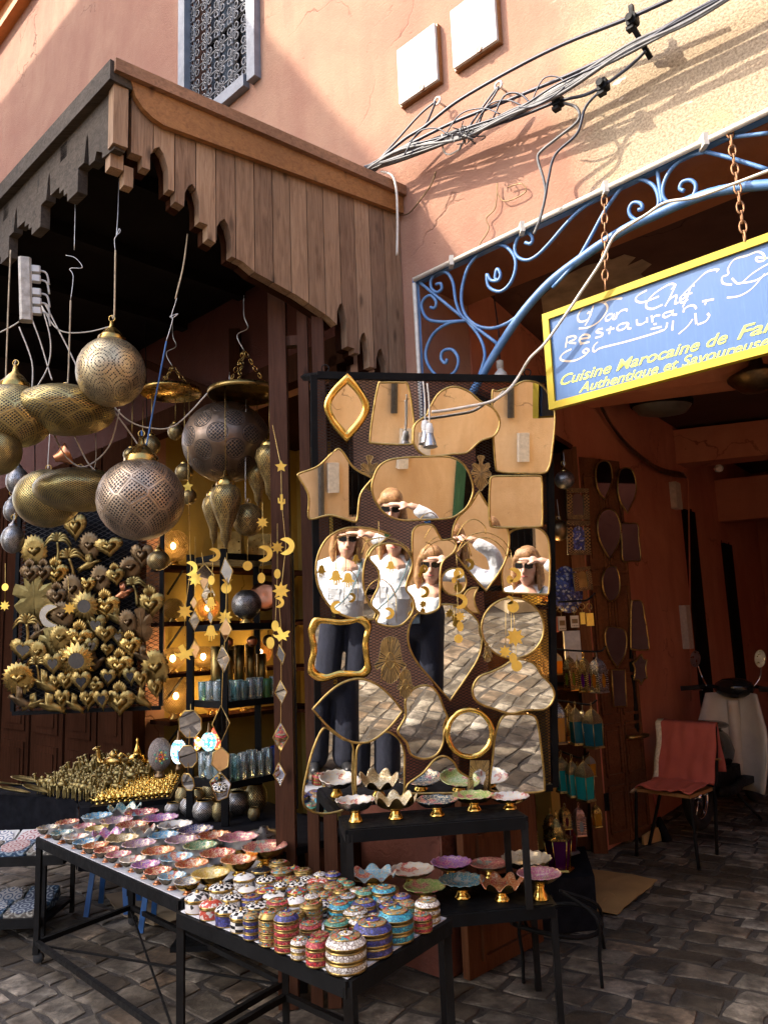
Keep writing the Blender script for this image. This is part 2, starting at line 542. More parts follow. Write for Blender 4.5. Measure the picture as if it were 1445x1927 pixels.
m_bronze = mat('dark_bronze', (.19, .125, .065), .42, 1, .4, 14, .25, 70, rv=.12)
m_silver = mat('tarnished_silver', (.42, .41, .4), .34, 1, .35, 12, .2, 60, col2=(.2, .19, .185), rv=.12)
m_cupro = mat('bowl_silver', (.6, .56, .48), .24, 1, .2, 18, .06, 50)
m_copper = mat('copper', (.62, .26, .13), .28, 1, .25, 14, .1, 50)
m_mirror = NT('mirror_glass').set('Base Color', (.9, .9, .89)).set('Metallic', 1).set('Roughness', .012).m
m_dmirror = NT('smoked_mirror_glass').set('Base Color', (.2, .2, .21)).set('Metallic', 1).set('Roughness', .03).m
m_steel = mat('galvanised_wire', (.5, .48, .45), .4, 1, .25, 30)
m_string = mat('twine', (.5, .4, .26), .9, 0, .3, 60)
m_red = mat('red_cloth', (.43, .095, .065), .85, 0, .12, 9, .25, 220, col2=(.36, .075, .055))
m_lace = mat('cream_lace', (.66, .58, .46), .9, 0, .25, 60, .5, 150)
m_card = mat('cardboard', (.46, .28, .1), .85, 0, .15, 5, .15, 90)
m_card2 = mat('grey_cardboard', (.33, .25, .15), .9, 0, .25, 5, .15, 60)
m_cloth = mat('black_cloth', (.012, .012, .014), .9, 0, .3, 20, .2, 120)
m_bplas = mat('blue_plastic', (.03, .12, .33), .4, 0, .1, 8)
m_rubber = mat('rubber', (.02, .02, .02), .8, 0, .2, 20)
m_scooter = mat('aged_white_fairing', (.62, .57, .47), .4, 0, .12, 5, .06, 30, rv=.1)
m_gloss = mat('gloss_black', (.012, .012, .013), .16, 0, .1, 9)
m_chrome = mat('chrome', (.7, .7, .7), .12, 1, .1, 10)
m_seat = wood('seat_plywood', (.3, .14, .045), (.48, .25, .09), .4, (2, 20, 20))
m_paper = mat('pale_table_liner', (.62, .62, .64), .6, 0, .05, 6)
m_bulb = glass('bulb_glass', (.9, .9, .86), .1, .3)
m_bulb2 = mat('frosted_bulb', (.75, .74, .7), .3, 0, .05)
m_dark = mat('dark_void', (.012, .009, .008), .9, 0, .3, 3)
for m_, v_ in ((m_black, .1), (m_iron, .15), (m_cloth, .03), (m_dark, .05), (m_darkwood, .0), (m_post, .1), (m_door, .1)):
    m_.node_tree.nodes['Principled BSDF'].inputs['Specular IOR Level'].default_value = v_
# ------------------------------------------------------------------ ground
def ground():
    g = MB()
    g.add([(-40, -40, -.0095), (40, -40, -.0095), (40, 40, -.0095), (-40, 40, -.0095)], [(0, 1, 2, 3)])
    t = NT('street_dirt')
    a = t.noise(1.5, 6)
    t.set('Base Color', t.ramp(a, [(.3, (.028, .023, .018)), (.7, (.075, .062, .048))]))
    t.set('Roughness', .85); t.bump(t.noise(30, 6), .6, .02)
    T(g.build('ground', t.m), kind='structure')
    # setts: rows of uneven hand-cut stones
    t = NT('cobblestone')
    at = t.n('Attribute', attribute_name='tone')
    n1 = t.noise(2.2, 5); n2 = t.noise(45, 6, .7)
    c = t.ramp(at.outputs['Fac'], [(0, (.11, .085, .058)), (.3, (.26, .215, .155)), (.6, (.44, .385, .3)), (.8, (.36, .25, .155)), (1, (.64, .58, .48))])
    c = t.mix(t.ramp(n2, [(.35, .55), (.65, 0.)]), c, (.03, .026, .022))
    n3 = t.noise(9, 5, .6)
    c = t.mix(t.ramp(n1, [(.36, .8), (.6, 0.)]), c, (.04, .029, .019))
    c = t.mix(t.ramp(n3, [(.4, .75), (.6, 0.)]), c, (.04, .032, .024))
    t.set('Base Color', c)
    t.set('Roughness', t.ramp(n2, [(.3, .42), (.7, .8)]))
    t.bump(n2, .4, .008); t.b.inputs['Specular IOR Level'].default_value = .2
    m = MB(); tone = []
    rr = random.Random(3)
    d1 = V((.80, -.60, 0)); d2 = V((.60, .80, 0))
    o0 = V((.5, 3.5, 0))
    row = -6.0
    while row < 8.5:
        h = rr.uniform(.12, .19)
        x = -7 + rr.uniform(0, .2)
        while x < 6.5:
            wd = rr.uniform(.13, .3)
            p = o0 + d1*(x+wd/2) + d2*(row+h/2)
            ok = (-3.4 < p.x < 5.2 and -1.9 < p.y < 10.5 and (p-O).dot(N) > -9) and not (p.y > 1.5 and p.x < -.75*p.y-.6)
            if ok:
                gp = .007
                wob = lambda: rr.uniform(-.015, .015)
                cs = []
                for (a, b) in ((x+gp, row+gp), (x+wd/2, row+gp), (x+wd-gp, row+gp), (x+wd-gp, row+h/2), (x+wd-gp, row+h-gp), (x+wd/2, row+h-gp), (x+gp, row+h-gp), (x+gp, row+h/2)):
                    wv = .05*math.sin(a*1.3+b*.6)+.03*math.sin(a*3.1-b*1.1)
                    cs.append(o0 + d1*(a+wob()) + d2*(b+wv+wob()))
                mid = sum(cs, V())/8
                top = rr.uniform(-.006, .002)
                tl = V((rr.uniform(-.01, .01), rr.uniform(-.01, .01), 0))
                v = [(q.x, q.y, -.034) for q in cs]
                v += [((q+(mid-q)*.08).x, (q+(mid-q)*.08).y, top-.0025+tl.dot(q-mid)) for q in cs]
                v += [((q+(mid-q)*.28).x, (q+(mid-q)*.28).y, top+rr.uniform(-.002, .002)+tl.dot(q-mid)) for q in cs]
                f = [(i, (i+1) % 8, 8+(i+1) % 8, 8+i) for i in range(8)] + [(8+i, 8+(i+1) % 8, 16+(i+1) % 8, 16+i) for i in range(8)] + [tuple(range(16, 24))]
                m.add(v, f, 0, False)
                tone += [min(1, max(0, rr.gauss(.42, .24)))]*24
            x += wd
        row += h
    ob = m.build('cobblestone_paving', t.m)
    a = ob.data.attributes.new('tone', 'FLOAT', 'POINT')
    a.data.foreach_set('value', tone)
    T(ob, kind='structure')
ground()

# ------------------------------------------------------------------ the plastered building
WM = frame(O, U, -N)                                # local x along the wall, y into it, z up
def wall_grid(mb, xs, zs, holes, d0, d1, mi=0):
    for i in range(len(xs)-1):
        for j in range(len(zs)-1):
            if (i, j) in holes: continue
            mb.box(((xs[i]+xs[i+1])/2, (d0+d1)/2, (zs[j]+zs[j+1])/2), (xs[i+1]-xs[i], d1-d0, zs[j+1]-zs[j]), mi)
def inW(p):
    q = p - O
    return V((q.dot(U), -q.dot(N), q.z))
bld = E('plastered_building', (0, 0, 0), 'salmon and sandy plastered alley building with a covered passage at right', 'building', M=WM)
xs = [-12, -2.72, -2.03, -1.18, -.36, .184, 4.2, 11]
zs = [0, 3.28, 3.437, 5.43, 7.5, 8.0]
ztop = onW(30, 42)[1]
zs[-1] = ztop
mb = MB()
holes = {(1, 0), (2, 0), (3, 0), (5, 0), (5, 1), (2, 3)}
wall_grid(mb, xs, zs, holes, 0, .45)
mb.build('wall', m_wall, bld)
mb = MB(); mb.box((-.5, .2, ztop+.11), (23, .62, .22), 0); mb.box((-.5, .16, ztop+.25), (23, .74, .06), 0)
mb.build('parapet_trim', mat('orange_trim_paint', (.55, .2, .05), .7, 0, .15, 5, .2, 40), bld)
mb = MB(); mb.box((-3.9, 6.2, 5.9), (16.2, 11.4, 3.9)); mb.build('shading_storey', m_pass, bld)  # unseen mass behind the wall, added to keep sun off the yard
# passage: soffit, side walls, ceiling, back
mb = MB(); mb.box((-.09, -.002, .55), (.54, .004, 1.1)); mb.box((.186, .225, .55), (.004, .45, 1.1)); mb.build('grimy_dado', plaster('grimy_red_plaster', (.16, .05, .032), (.3, .11, .07), (.07, .035, .025), 5, .7), bld)
mb = MB(); mb.box((2.19, .226, 3.4345), (4.01, .44, .006))
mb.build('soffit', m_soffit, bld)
def seg(mb, a, b, z0, z1, th=.1, mi=0):
    a = inW(V((a[0], a[1], 0))); b = inW(V((b[0], b[1], 0)))
    d = (b-a); L = d.length
    ang = math.atan2(d.y, d.x)
    c = (a+b)/2 + V((-math.sin(ang), math.cos(ang), 0))*th/2
    mb.box((c.x, c.y, (z0+z1)/2), (L, th, z1-z0), mi, rz=ang)
mb = MB()
A0 = (.53, 4.19); A1 = (1.47, 5.78); A2 = (1.98, 6.42); A3 = (3.06, 7.86); A4 = (3.28, 8.15); A5 = (3.95, 9.05); A6 = (4.2, 9.4); A7 = (5.2, 10.7)
seg(mb, A0, A1, 2.93, 3.8); seg(mb, A1, A2, 0, 3.8); seg(mb, A2, A3, 0, 3.8); seg(mb, A3, A4, 2.75, 3.8); seg(mb, A4, A5, 0, 3.8); seg(mb, A5, A6, 2.5, 3.8); seg(mb, A6, A7, 0, 3.8)
seg(mb, A7, (8.5, 7.5), 0, 3.8); seg(mb, (8.6, 7.6), (7.6, 6.2), 0, 3.8)
mb.build('passage_wall', m_pass, bld)
mb = MB(); seg(mb, (5.4, 3.3), (3.75, 1.0), 0, 3.8); seg(mb, (11.0, 7.2), (6.2, .6), 0, 4.6); T(mb.build('fill_yard_wall', m_pass, None, M=WM), 'unseen red plastered yard walls added beyond the passage to guide its fill light', 'wall')  # unseen yard, invented to let fill light into the passage
mb = MB(); B0 = (A0[0]-.42, A0[1]+.3); B1 = (A1[0]-.42, A1[1]+.3)
seg(mb, B0, B1, 0, 2.93, .05); seg(mb, (A0[0]-.02, A0[1]+.02), B0, 0, 2.93, .05); seg(mb, B1, A1, 0, 2.93, .05)
mb.build('side_niche', m_door, bld)
mb = MB(); mb.prism([tuple(inW(V((*q, 0))))[:2] for q in (A0, A1, B1, B0)], .04, 0, Matrix.Translation((0, 0, 2.93))); mb.build('niche_ceiling', m_darkwood, bld)
mb = MB(); mb.add([tuple(inW(V(p))) for p in ((.5, 4.35, 3.62), (3.55, 1.4, 3.62), (9.5, 7.5, 3.62), (5.5, 11.5, 3.62))], [(0, 1, 2, 3)])
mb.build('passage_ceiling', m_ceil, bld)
mb = MB()
for (a, b, z, h) in (((1.6, 5.95), (5.6, 4.6), 3.46, .24), ((3.1, 8.0), (8.0, 6.3), 3.4, .36), ((4.0, 9.2), (8.4, 7.3), 3.0, .5)):
    p = inW(V((*a, z))); q = inW(V((*b, z)))
    mb.bar(p, q, .3, h)
mb.build('ceiling_beam', m_pass, bld)
mb = MB()                                             # the flaked, once whitewashed patch of the ceiling
q0 = inW(onz(1150, 505, 3.612)); 
fl = [inW(onz(x, y, 3.612)) for x, y in ((1018, 560), (1060, 520), (1100, 500), (1130, 492), (1138, 482), (1150, 488), (1175, 478), (1196, 484), (1180, 500), (1208, 487), (1226, 497), (1205, 515), (1222, 530), (1190, 540), (1150, 556), (1100, 580), (1040, 600), (1022, 590))]
mb.add([tuple(p) for p in fl], [tuple(range(len(fl)))])
mb.build('flaked_ceiling_patch', mat('flaked_whitewash', (.34, .25, .17), .9, 0, .3, 8, .5, 30), bld)
# doorways deeper in the passage
for nm, a, b, h in (('doorway_door', A3, A4, 2.75), ('doorway_door', A5, A6, 2.5)):
    mb = MB(); seg(mb, (a[0]+.06, a[1]-.03+.08), (b[0]+.06, b[1]+.05), 0, h, .05)
    dd = mb.build(nm, m_dark, bld)
    mb = MB(); seg(mb, (a[0]-.01, a[1]-.01), (a[0]+.035, a[1]+.045), 0, h+.03, .1); seg(mb, (b[0]-.03, b[1]-.04), (b[0]+.01, b[1]+.01), 0, h+.03, .1)
    mb.build('door_frame', m_darkwood, dd)
# shop room behind the wall
mb = MB()
mb.box((-2.77, .9, 1.8), (.1, 1.35, 3.6))
mb.box((-1.5, 1.62, 1.8), (2.6, .1, 3.6))
mb.build('shop_wall', m_yellow, bld)
mb = MB(); mb.box((-.365, .8, 1.8), (.08, 1.6, 3.6)); mb.build('shop_side_panel', m_darkwood, bld)  # right shop wall darkened to stand in for shade behind the posts
mb = MB(); mb.box((-1.54, 1.0, 3.33), (2.5, 1.3, .06)); mb.build('shop_ceiling', m_darkwood, bld)
mb = MB(); mb.box((-1.54, .8, .04), (2.4, 1.6, .08)); mb.build('doorstep', m_darkwood, bld)
mb = MB()
for (s0, s1, z0, z1) in ((-6.6, -5.95, 0, 3.2), (-5.9, -5.25, 0, 3.2), (-5.2, -4.55, 0, 3.2), (-4.5, -3.85, .0, 3.2), (-3.8, -3.25, 0, 3.2), (-3.22, -2.74, 0, 3.2)):
    mb.box(((s0+s1)/2, -.03, (z0+z1)/2), (s1-s0, .06, z1-z0))
    for (a, b) in ((.12, .75), (.85, 1.5), (1.6, 3.05)):
        mb.box(((s0+s1)/2, -.066, (a+b)/2), (s1-s0-.16, .012, b-a))
        mb.box(((s0+s1)/2, -.075, (a+b)/2), (s1-s0-.28, .008, b-a-.12))
mb.build('shutter_door', m_darkwood, bld)
mb = MB(); mb.box((-3.5, -.012, 3.58), (6.7, .02, .62)); mb.box((-4.8, -.012, 3.23), (4.1, .02, .08)); mb.build('shade_lintel', plaster('shade_red_plaster', (.075, .02, .014), (.11, .035, .022)), bld)  # dark facing puts the canopy's shade into the wall colour
mb = MB(); mb.box((-1.55, -.02, 3.2), (2.5, .1, .17)); mb.box((-2.69, -.02, 1.6), (.07, .1, 3.15)); mb.box((-.40, -.02, 1.6), (.07, .1, 3.15))
mb.build('shop_door_frame', m_darkwood, bld)
# window with a wrought grille
win = MB()
x0, x1, z0, z1 = -2.03, -1.18, 5.43, 7.5
for c, d in (((x0-.02, -.02, 6.46), (.09, .07, 2.14)), ((x1+.02, -.02, 6.46), (.09, .07, 2.14)), (((x0+x1)/2, -.02, z0-.0), (.72, .07, .09)), (((x0+x1)/2, -.02, z1), (.72, .07, .09))):
    win.box(c, d)
wf = win.build('window', mat('grey_window_metal', (.2, .22, .25), .5, .2, .2, 10, .2, 50), bld)
mb = MB(); mb.box(((x0+x1)/2, .2, 6.46), (.8, .02, 2.05)); mb.build('pane', mat('dark_window_glass', (.1, .12, .14), .15, 0, .6, 4), wf)
mb = MB()
for k in range(3):
    mb.box((x0+.17+.255*k, .16, 6.46), (.035, .03, 2.02))
for k in range(4): mb.box(((x0+x1)/2, .16, 5.75+.5*k), (.76, .03, .03))
mb.build('sash_bar', m_iron, wf)
mb = MB()
cell = .17
for i in range(5):
    xx = x0+.085+cell*i
    mb.tube([(xx, .0, z0), (xx, .0, z1)], .007, 5)
    for j in range(12):
        zz = z0+.08+cell*j
        for sx in (-1, 1):
            for sz in (-1, 1):
                c = (xx+sx*.038, zz+sz*.04)
                pts = []
                for k in range(15):
                    a = k/14*2*PI*1.25
                    q = .036*(1-.62*k/14)
                    pts.append((c[0]-sx*q*math.cos(a)*1, .0, c[1]+sz*q*math.sin(a)))
                mb.tube(pts, .0055, 4)
        mb.ball((xx, -.006, zz), .013, 6)
for j in range(13): mb.tube([(x0, .004, z0+cell*j), (x1, .004, z0+cell*j)], .006, 5)
mb.build('grille', mat('grey_iron', (.17, .175, .185), .5, .3, .3, 12), wf)
# stone building that shows above the parapet
mb = MB(); mb.box((-10, 3, 13.5), (12, 1.5, 10))
o = mb.build('stone_building', mosaic('rubble_stone', [(.2, .19, .18), (.28, .26, .24), (.16, .15, .14), (.34, .32, .29)], 3.2, (.09, .085, .08), .9, .06), None, M=WM)
T(o, 'grey rubble stone building rising behind the plastered wall, at the top left corner', 'building')

# ------------------------------------------------------------------ neighbours across the street (they shade the alley and fill the mirrors)
mb = MB(); mb.box((-8.6, -7.6, 6.735), (4.46, 6.8, 13.47))
o = mb.build('tall_building', m_orange, None, M=WM)
T(o, 'tall plain building across the street that shades the stall, seen only in the mirrors', 'building')
ob = E('orange_building', (0, -2.3, 0), 'orange tan plastered house with a barred window and green doors, seen in the mirrors', 'building')
mb = MB()
wall_grid(mb, [-.3, 1.05, 1.75, 3.6, 4.7, 9], [0, 1.25, 2.25, 2.7, 4.6], {(1, 1), (1, 2), (3, 0), (3, 1)}, -.4, 0)
mb.build('wall', m_orange, ob)
m_green = wood('green_door_wood', (.02, .07, .035), (.05, .15, .075), .6, (20, 20, 1.6), knots=False)
mb = MB(); mb.box((1.4, -.2, 1.97), (.7, .03, 1.45)); o = mb.build('window', m_dark, ob)
mb = MB()
for k in range(9): mb.box((1.1+.075*k, -.02, 1.97), (.014, .014, 1.45))
for k in range(4): mb.box((1.4, -.02, 1.35+.42*k), (.7, .014, .02))
mb.build('window_bar', m_black, o)
mb = MB(); mb.box((4.15, -.25, 1.12), (1.1, .05, 2.25)); o = mb.build('door', m_dark, ob)
mb = MB()
for x in (3.65, 4.65): mb.box((x, -.02, 1.12), (.13, .12, 2.25))
mb.box((4.15, -.02, 2.2), (1.1, .12, .13)); mb.build('door_frame', m_green, o)
mb = MB(); mb.box((4.15, .2, .07), (1.3, .4, .14)); mb.build('doorstep', m_card2, ob)
for x, z in ((.86, 1.72), (2.25, 2.05), (2.8, 1.35)):
    mb = MB(); mb.cbox((x, .04, z), (.13, .08, .34)); mb.build('meter_box', m_cream, ob)
mb = MB(); mb.tube([(.72, .04, 0), (.72, .04, 5)], .035, 8); mb.build('drainpipe', m_grey, ob)
mb = MB(); mb.tube([(2.1, .04, 2.4), (2.1, .04, 5.1)], .04, 8); mb.build('drainpipe', m_grey, ob)
ob2 = E('shuttered_house', (-3.6, -3.4, 0), 'sandy house with brown panelled shutters, seen in the left mirrors', 'building', rz=R(8))
mb = MB(); wall_grid(mb, [-1, .5, 2.5, 3.4], [0, 2.6, 4.6], {(1, 0)}, -.4, 0); mb.build('wall', m_orange, ob2)
for k in range(3):
    mb = MB(); mb.box((.84+.66*k, -.12, 1.3), (.64, .06, 2.6))
    for z in (.5, 1.3, 2.1): mb.box((.84+.66*k, -.075, z), (.4, .03, .6))
    mb.build('shutter', m_seat, ob2)

# ------------------------------------------------------------------ the wooden canopy over the stall
K = V((-1.058, 2.915, 0)); KB = V((.154, 3.915, 0))
e = (KB-K).normalized(); en = V((e.y, -e.x, 0))
can = E('wooden_canopy', (0, 0, 0), 'dark wooden stall canopy with plank sides, carved stepped edge and posts', 'canopy')
PR = [(.05, 3.64), (.12, 3.64), (.12, 3.59), (.155, 3.59), (.155, 3.66), (.175, 3.70), (.195, 3.715), (.215, 3.69), (.235, 3.63), (.237, 3.53), (.269, 3.53), (.2695, 3.485), (.31, 3.475), (.314, 3.54), (.33, 3.58), (.349, 3.597), (.37, 3.57), (.3825, 3.52), (.383, 3.427), (.423, 3.425), (.4235, 3.36), (.466, 3.35), (.468, 3.43), (.485, 3.465), (.506, 3.483), (.525, 3.455), (.5395, 3.40), (.54, 3.31), (.60, 3.30), (.66, 3.268), (.888, 3.214), (1.072, 3.149), (1.12, 3.12), (1.123, 3.19), (1.14, 3.23), (1.156, 3.242), (1.17, 3.2), (1.18, 3.15), (1.181, 3.02), (1.224, 3.017), (1.2245, 2.995), (1.257, 2.995), (1.26, 3.07), (1.275, 3.105), (1.293, 3.118), (1.31, 3.08), (1.318, 3.03), (1.319, 2.94), (1.36, 2.94), (1.365, 3.0), (1.38, 3.04), (1.398, 3.055), (1.415, 3.02), (1.4295, 2.97), (1.43, 2.92), (1.58, 2.91)]
PL = [(0, 3.626), (.11, 3.635), (.111, 3.665), (.164, 3.694), (.18, 3.66), (.235, 3.66)]
for k in range(8):
    q = .2355+.4*k
    PL += [(q, 3.70), (q+.01, 3.79), (q+.022, 3.828), (q+.034, 3.79), (q+.048, 3.70), (q+.105, 3.70), (q+.106, 3.588), (q+.212, 3.586), (q+.213, 3.63), (q+.25, 3.63), (q+.251, 3.665), (q+.30, 3.665), (q+.301, 3.70), (q+.399, 3.70)]
def interp(P, t):
    for (a, b), (c, d) in zip(P, P[1:]):
        if a <= t <= c: return b+(d-b)*(t-a)/max(1e-6, c-a)
    return P[-1][1] if t > P[-1][0] else P[0][1]
def boards(mb, P, o, d, nn, edges, ztop, th, mis):
    M = frame((o.x, o.y, 0), d, UP)                    # x along, y up, z = d x up
    for k in range(len(edges)-1):
        a, b = edges[k]+.0024, edges[k+1]-.0024
        low = [(a, interp(P, a))] + [p for p in P if a < p[0] < b] + [(b, interp(P, b))]
        mb.prism(low + [(b, ztop), (a, ztop)], th, mis(k), M)
mb = MB()
ed = [.07+.0985*k for k in range(16)]; ed[-1] = 1.565
boards(mb, PR, K-en*.055, e, en, ed, 3.93, .05, lambda k: (k*7+k//3) % 3)
mb.build('side_panel', m_plank, can)
mb = MB()
boards(mb, [(t, z-.0) for t, z in PR], K-en*.105, e, en, [.07, .6, 1.1, 1.565], 3.93, .045, lambda k: 0)
mb.build('backing_board', m_darkwood, can)
mb = MB()
boards(mb, PL, K+N*-.05, -U, N, [0, 3.4], 3.93, .05, lambda k: 0) if False else None
M = frame((K.x, K.y, 0), U, UP)                        # x towards the right, z out of the face
low = [(-t, z) for t, z in PL if t < 3.4]
mb.prism([(p[0], p[1]) for p in low[::-1]] + [(0, 3.92), (low[-1][0], 3.92)], .045, 0, M @ Matrix.Translation((0, 0, -.045)))
mb.build('front_board', m_greywood, can)
mb = MB()                                              # curved-end fascia
o = [(1.567, 3.945), (1.567, 3.85), (.20, 3.80), (.15, 3.815), (.11, 3.84), (.075, 3.88), (.055, 3.945)]
mb.prism(o[::-1], .028, 0, frame((K.x, K.y, 0), e, UP) @ Matrix.Translation((0, 0, .002)))
mb.build('fascia', m_fascia, can)
mb = MB(); M = frame((K.x, K.y, 0), e, UP)
mb.prism([(-.012, 3.64), (.05, 3.64), (.05, 3.94), (-.012, 3.94)], .06, 0, M @ Matrix.Translation((0, 0, -.045)))
mb.prism([(.06, 3.51), (.10, 3.51), (.10, 3.60), (.06, 3.60)], .05, 0, M @ Matrix.Translation((0, 0, -.1)))
mb.prism([(.0, 3.57), (.055, 3.57), (.055, 3.64), (.0, 3.64)], .06, 0, M @ Matrix.Translation((0, 0, -.105)))
mb.build('corner_board', m_plank[1], can)
mb = MB()                                              # projecting top plank, mitred at the corner
mb.bar(K+e*-.02+UP*3.975-en*-.0, KB+UP*3.975, .11, .055, 0)
mb.build('top_plank', m_topwood, can)
mb = MB(); mb.bar(K+U*.03+UP*3.955+N*-.01, K-U*4.2+UP*3.955+N*-.01, .10, .09, 0)
mb.build('top_plank', m_greywood, can)
mb = MB()
rf = [K-en*.02, KB, W(-4.2, 0), K-U*4.2]
mb.add([(p.x, p.y, z) for z in (3.9, 3.93) for p in rf], [(3, 2, 1, 0), (4, 5, 6, 7)])
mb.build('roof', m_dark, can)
mb = MB()
for k in range(5):
    a = K-U*(.5+.7*k); b = a - N*1.5
    mb.bar(a+UP*3.86, b+UP*3.86, .07, .08)
mb.build('rafter', m_dark, can)
def post(px, py, w_, z1, name='post', y=None):
    b = onz(px, py, 0); p = MB()
    p.bar(b, (b.x, b.y, z1), w_, w_)
    return p.build(name, m_post, can)
post(545, 1893, .085, 3.7)
post(598, 1893, .05, 3.2); post(631, 1893, .058, 3.2)
b1 = onz(545, 1893, 0)
mb = MB(); mb.bar(b1+UP*3.05, onz(598, 1893, 0)+UP*3.05, .05, .05); mb.build('cross_rail', m_post, can)
# struts and beam in the dark under the roof
mb = MB()
mb.bar(W(-2.7, .02, 3.0)+UP*.25, W(-.4, .02, 3.25), .05, .09); mb.bar(W(-1.3, .1, 3.6), W(-1.3, .1, 2.85), .07, .07); mb.bar(W(-2.1, .3, 3.55), W(-1.3, .1, 3.1), .05, .05)
mb.build('strut', m_darkwood, can)
mb = MB(); mb.tube([K-U*1.25+N*.05+UP*4.05, K-U*1.8+N*.3+UP*4.12], .02, 8)
T(mb.build('rusty_pipe', m_rust), 'rusty pipe end lying on the canopy roof at the left edge', 'pipe')
# ------------------------------------------------------------------ blue ironwork in the passage mouth
def c3(x, y): return (760+x/2.1095, 200+y/2.1095)
def c9(x, y): return (1000+x/3.247, 560+y/3.247)
def wpl(pts, n, cv=None):
    out = []
    for p in pts:
        q = cv(*p[:2]) if cv else p
        s_, z_ = onW(q[0], q[1], n)
        out.append(W(s_, n, z_))
    return out
gate = E('wrought_iron_arch', (0, 0, 0), 'blue wrought iron arch with scrolls across the top of the passage mouth', 'ironwork')
mb = MB(); a, b = wpl([(780, 531), (1300, 284)], .03); d = (b-a).normalized(); mb.bar(a, a+d*4.0, .035, .035); mb.build('top_bar', m_blue, gate)
mb = MB(); a, b = wpl([(783, 533), (797, 700)], .03); mb.bar(a, V((a.x, a.y, 1.9)), .03, .03); mb.build('side_post', m_blue, gate)
arch = [(230, 1200), (275, 1130), (350, 1000), (440, 860), (520, 760), (600, 680), (720, 590), (800, 535), (900, 475), (1000, 430), (1100, 385), (1250, 335), (1445, 310), (1600, 315), (1800, 345)]
mb = MB(); mb.tube(spline(wpl(arch, .03, c3), 4), .02, 8); mb.build('arch_bar', m_blue, gate)
scr = [[(372, 690), (362, 680), (370, 645), (383, 665), (375, 690), (345, 690), (330, 665), (336, 715), (380, 735), (420, 705), (442, 650), (440, 600), (410, 560), (370, 550), (310, 575), (260, 630), (235, 700), (228, 770), (245, 830), (290, 870), (350, 880), (410, 860), (460, 825)],
 [(482, 540), (503, 545), (510, 522), (492, 500), (468, 505), (448, 530), (440, 570), (455, 600), (490, 610), (530, 590), (580, 540), (640, 470), (700, 410), (780, 355)],
 [(870, 312), (800, 410), (740, 520), (680, 620), (590, 720)],
 [(890, 300), (930, 288), (980, 305), (1005, 340), (1010, 390), (985, 430), (940, 452), (905, 440), (893, 410), (910, 382), (940, 385), (946, 405), (930, 410)],
 [(1005, 250), (1015, 320), (1025, 385)],
 [(1195, 180), (1120, 200), (1060, 250), (1030, 310), (1030, 360), (1060, 385), (1110, 380), (1150, 350), (1158, 310), (1135, 292), (1105, 300), (1095, 325), (1112, 335)],
 [(1195, 178), (1300, 205), (1445, 250)], [(1190, 145), (1300, 122), (1445, 105)],
 [(65, 700), (150, 770), (250, 850), (375, 945)],
 [(128, 706), (146, 703), (150, 725), (130, 738), (110, 722), (108, 690), (130, 660), (170, 660), (195, 700), (205, 770), (225, 825), (250, 850)],
 [(105, 797), (122, 800), (128, 775), (105, 750), (80, 765), (70, 795), (90, 840), (140, 855), (250, 850)],
 [(172, 1002), (165, 1020), (148, 1002), (155, 972), (190, 965), (215, 1000), (205, 1050), (160, 1077), (120, 1060), (90, 1010), (90, 960), (120, 900), (180, 860), (250, 850)],
 [(250, 850), (290, 900), (315, 950), (320, 1000), (300, 1065)]]
for q in scr:
    mb = MB(); mb.tube(spline(wpl(q, .035, c3), 4), .0085, 6); mb.build('scroll', m_blue, gate)
mb = MB(); a, b = wpl([(779, 526), (1300, 278)], .06); d = (b-a).normalized(); mb.tube([a, a+d*4], .014, 6)
for k in range(5): mb.box(tuple(a+d*(.25+.42*k)), (.02, .05, .05))
a2 = a+UP*-.02; mb.tube([a2, V((a2.x+.01, a2.y, 2.2))], .011, 6)
T(mb.build('white_conduit', m_cream), 'straight cream conduit strapped along the blue iron arch', 'conduit')

# ------------------------------------------------------------------ restaurant sign
SN = .13
s0, zt = onW(1021, 592, SN); _, zb = onW(1032, 772, SN)
SW, SH = 1.34, zt-zb
sg = E('restaurant_sign', (0, 0, 0), 'blue painted restaurant sign with yellow border, cream script and yellow lettering, hung on chains', 'sign', M=frame(W(s0, SN, zb), U, UP))
m_sign = NT('sign_blue')
v = m_sign.co((30, 2.2, 2)); f = m_sign.noise(3, 6, .65, v)
m_sign.set('Base Color', m_sign.mix(m_sign.ramp(f, [(.5, 0.), (.8, .45)]), (.033, .105, .265), (.075, .175, .33))).set('Roughness', .38)
m_sign.bump(m_sign.noise(16, 4, .6, v), .2, .004)
m_yel = mat('sign_yellow', (.47, .34, .006), .65, 0, .08, 8)
m_lemon = mat('lemon_letter_paint', (.62, .62, .09), .5, 0, .05)
m_crem = mat('cream_letter_paint', (.6, .46, .3), .5, 0, .05)
mb = MB(); mb.box((SW/2, SH/2, -.02), (SW-.02, SH-.02, .03)); mb.build('board', m_sign.m, sg)
mb = MB(); t = .03
for c, d in (((SW/2, t/2, -.008), (SW, t, .03)), ((SW/2, SH-t/2, -.008), (SW, t, .03)), ((t/2, SH/2, -.008), (t, SH-2*t, .03)), ((SW-t/2, SH/2, -.008), (t, SH-2*t, .03))):
    mb.box(c, d)
mb.build('border', m_yel, sg)
def sloc(px, py):
    s_, z_ = onW(px, py, SN)
    return (s_-s0, z_-zb)
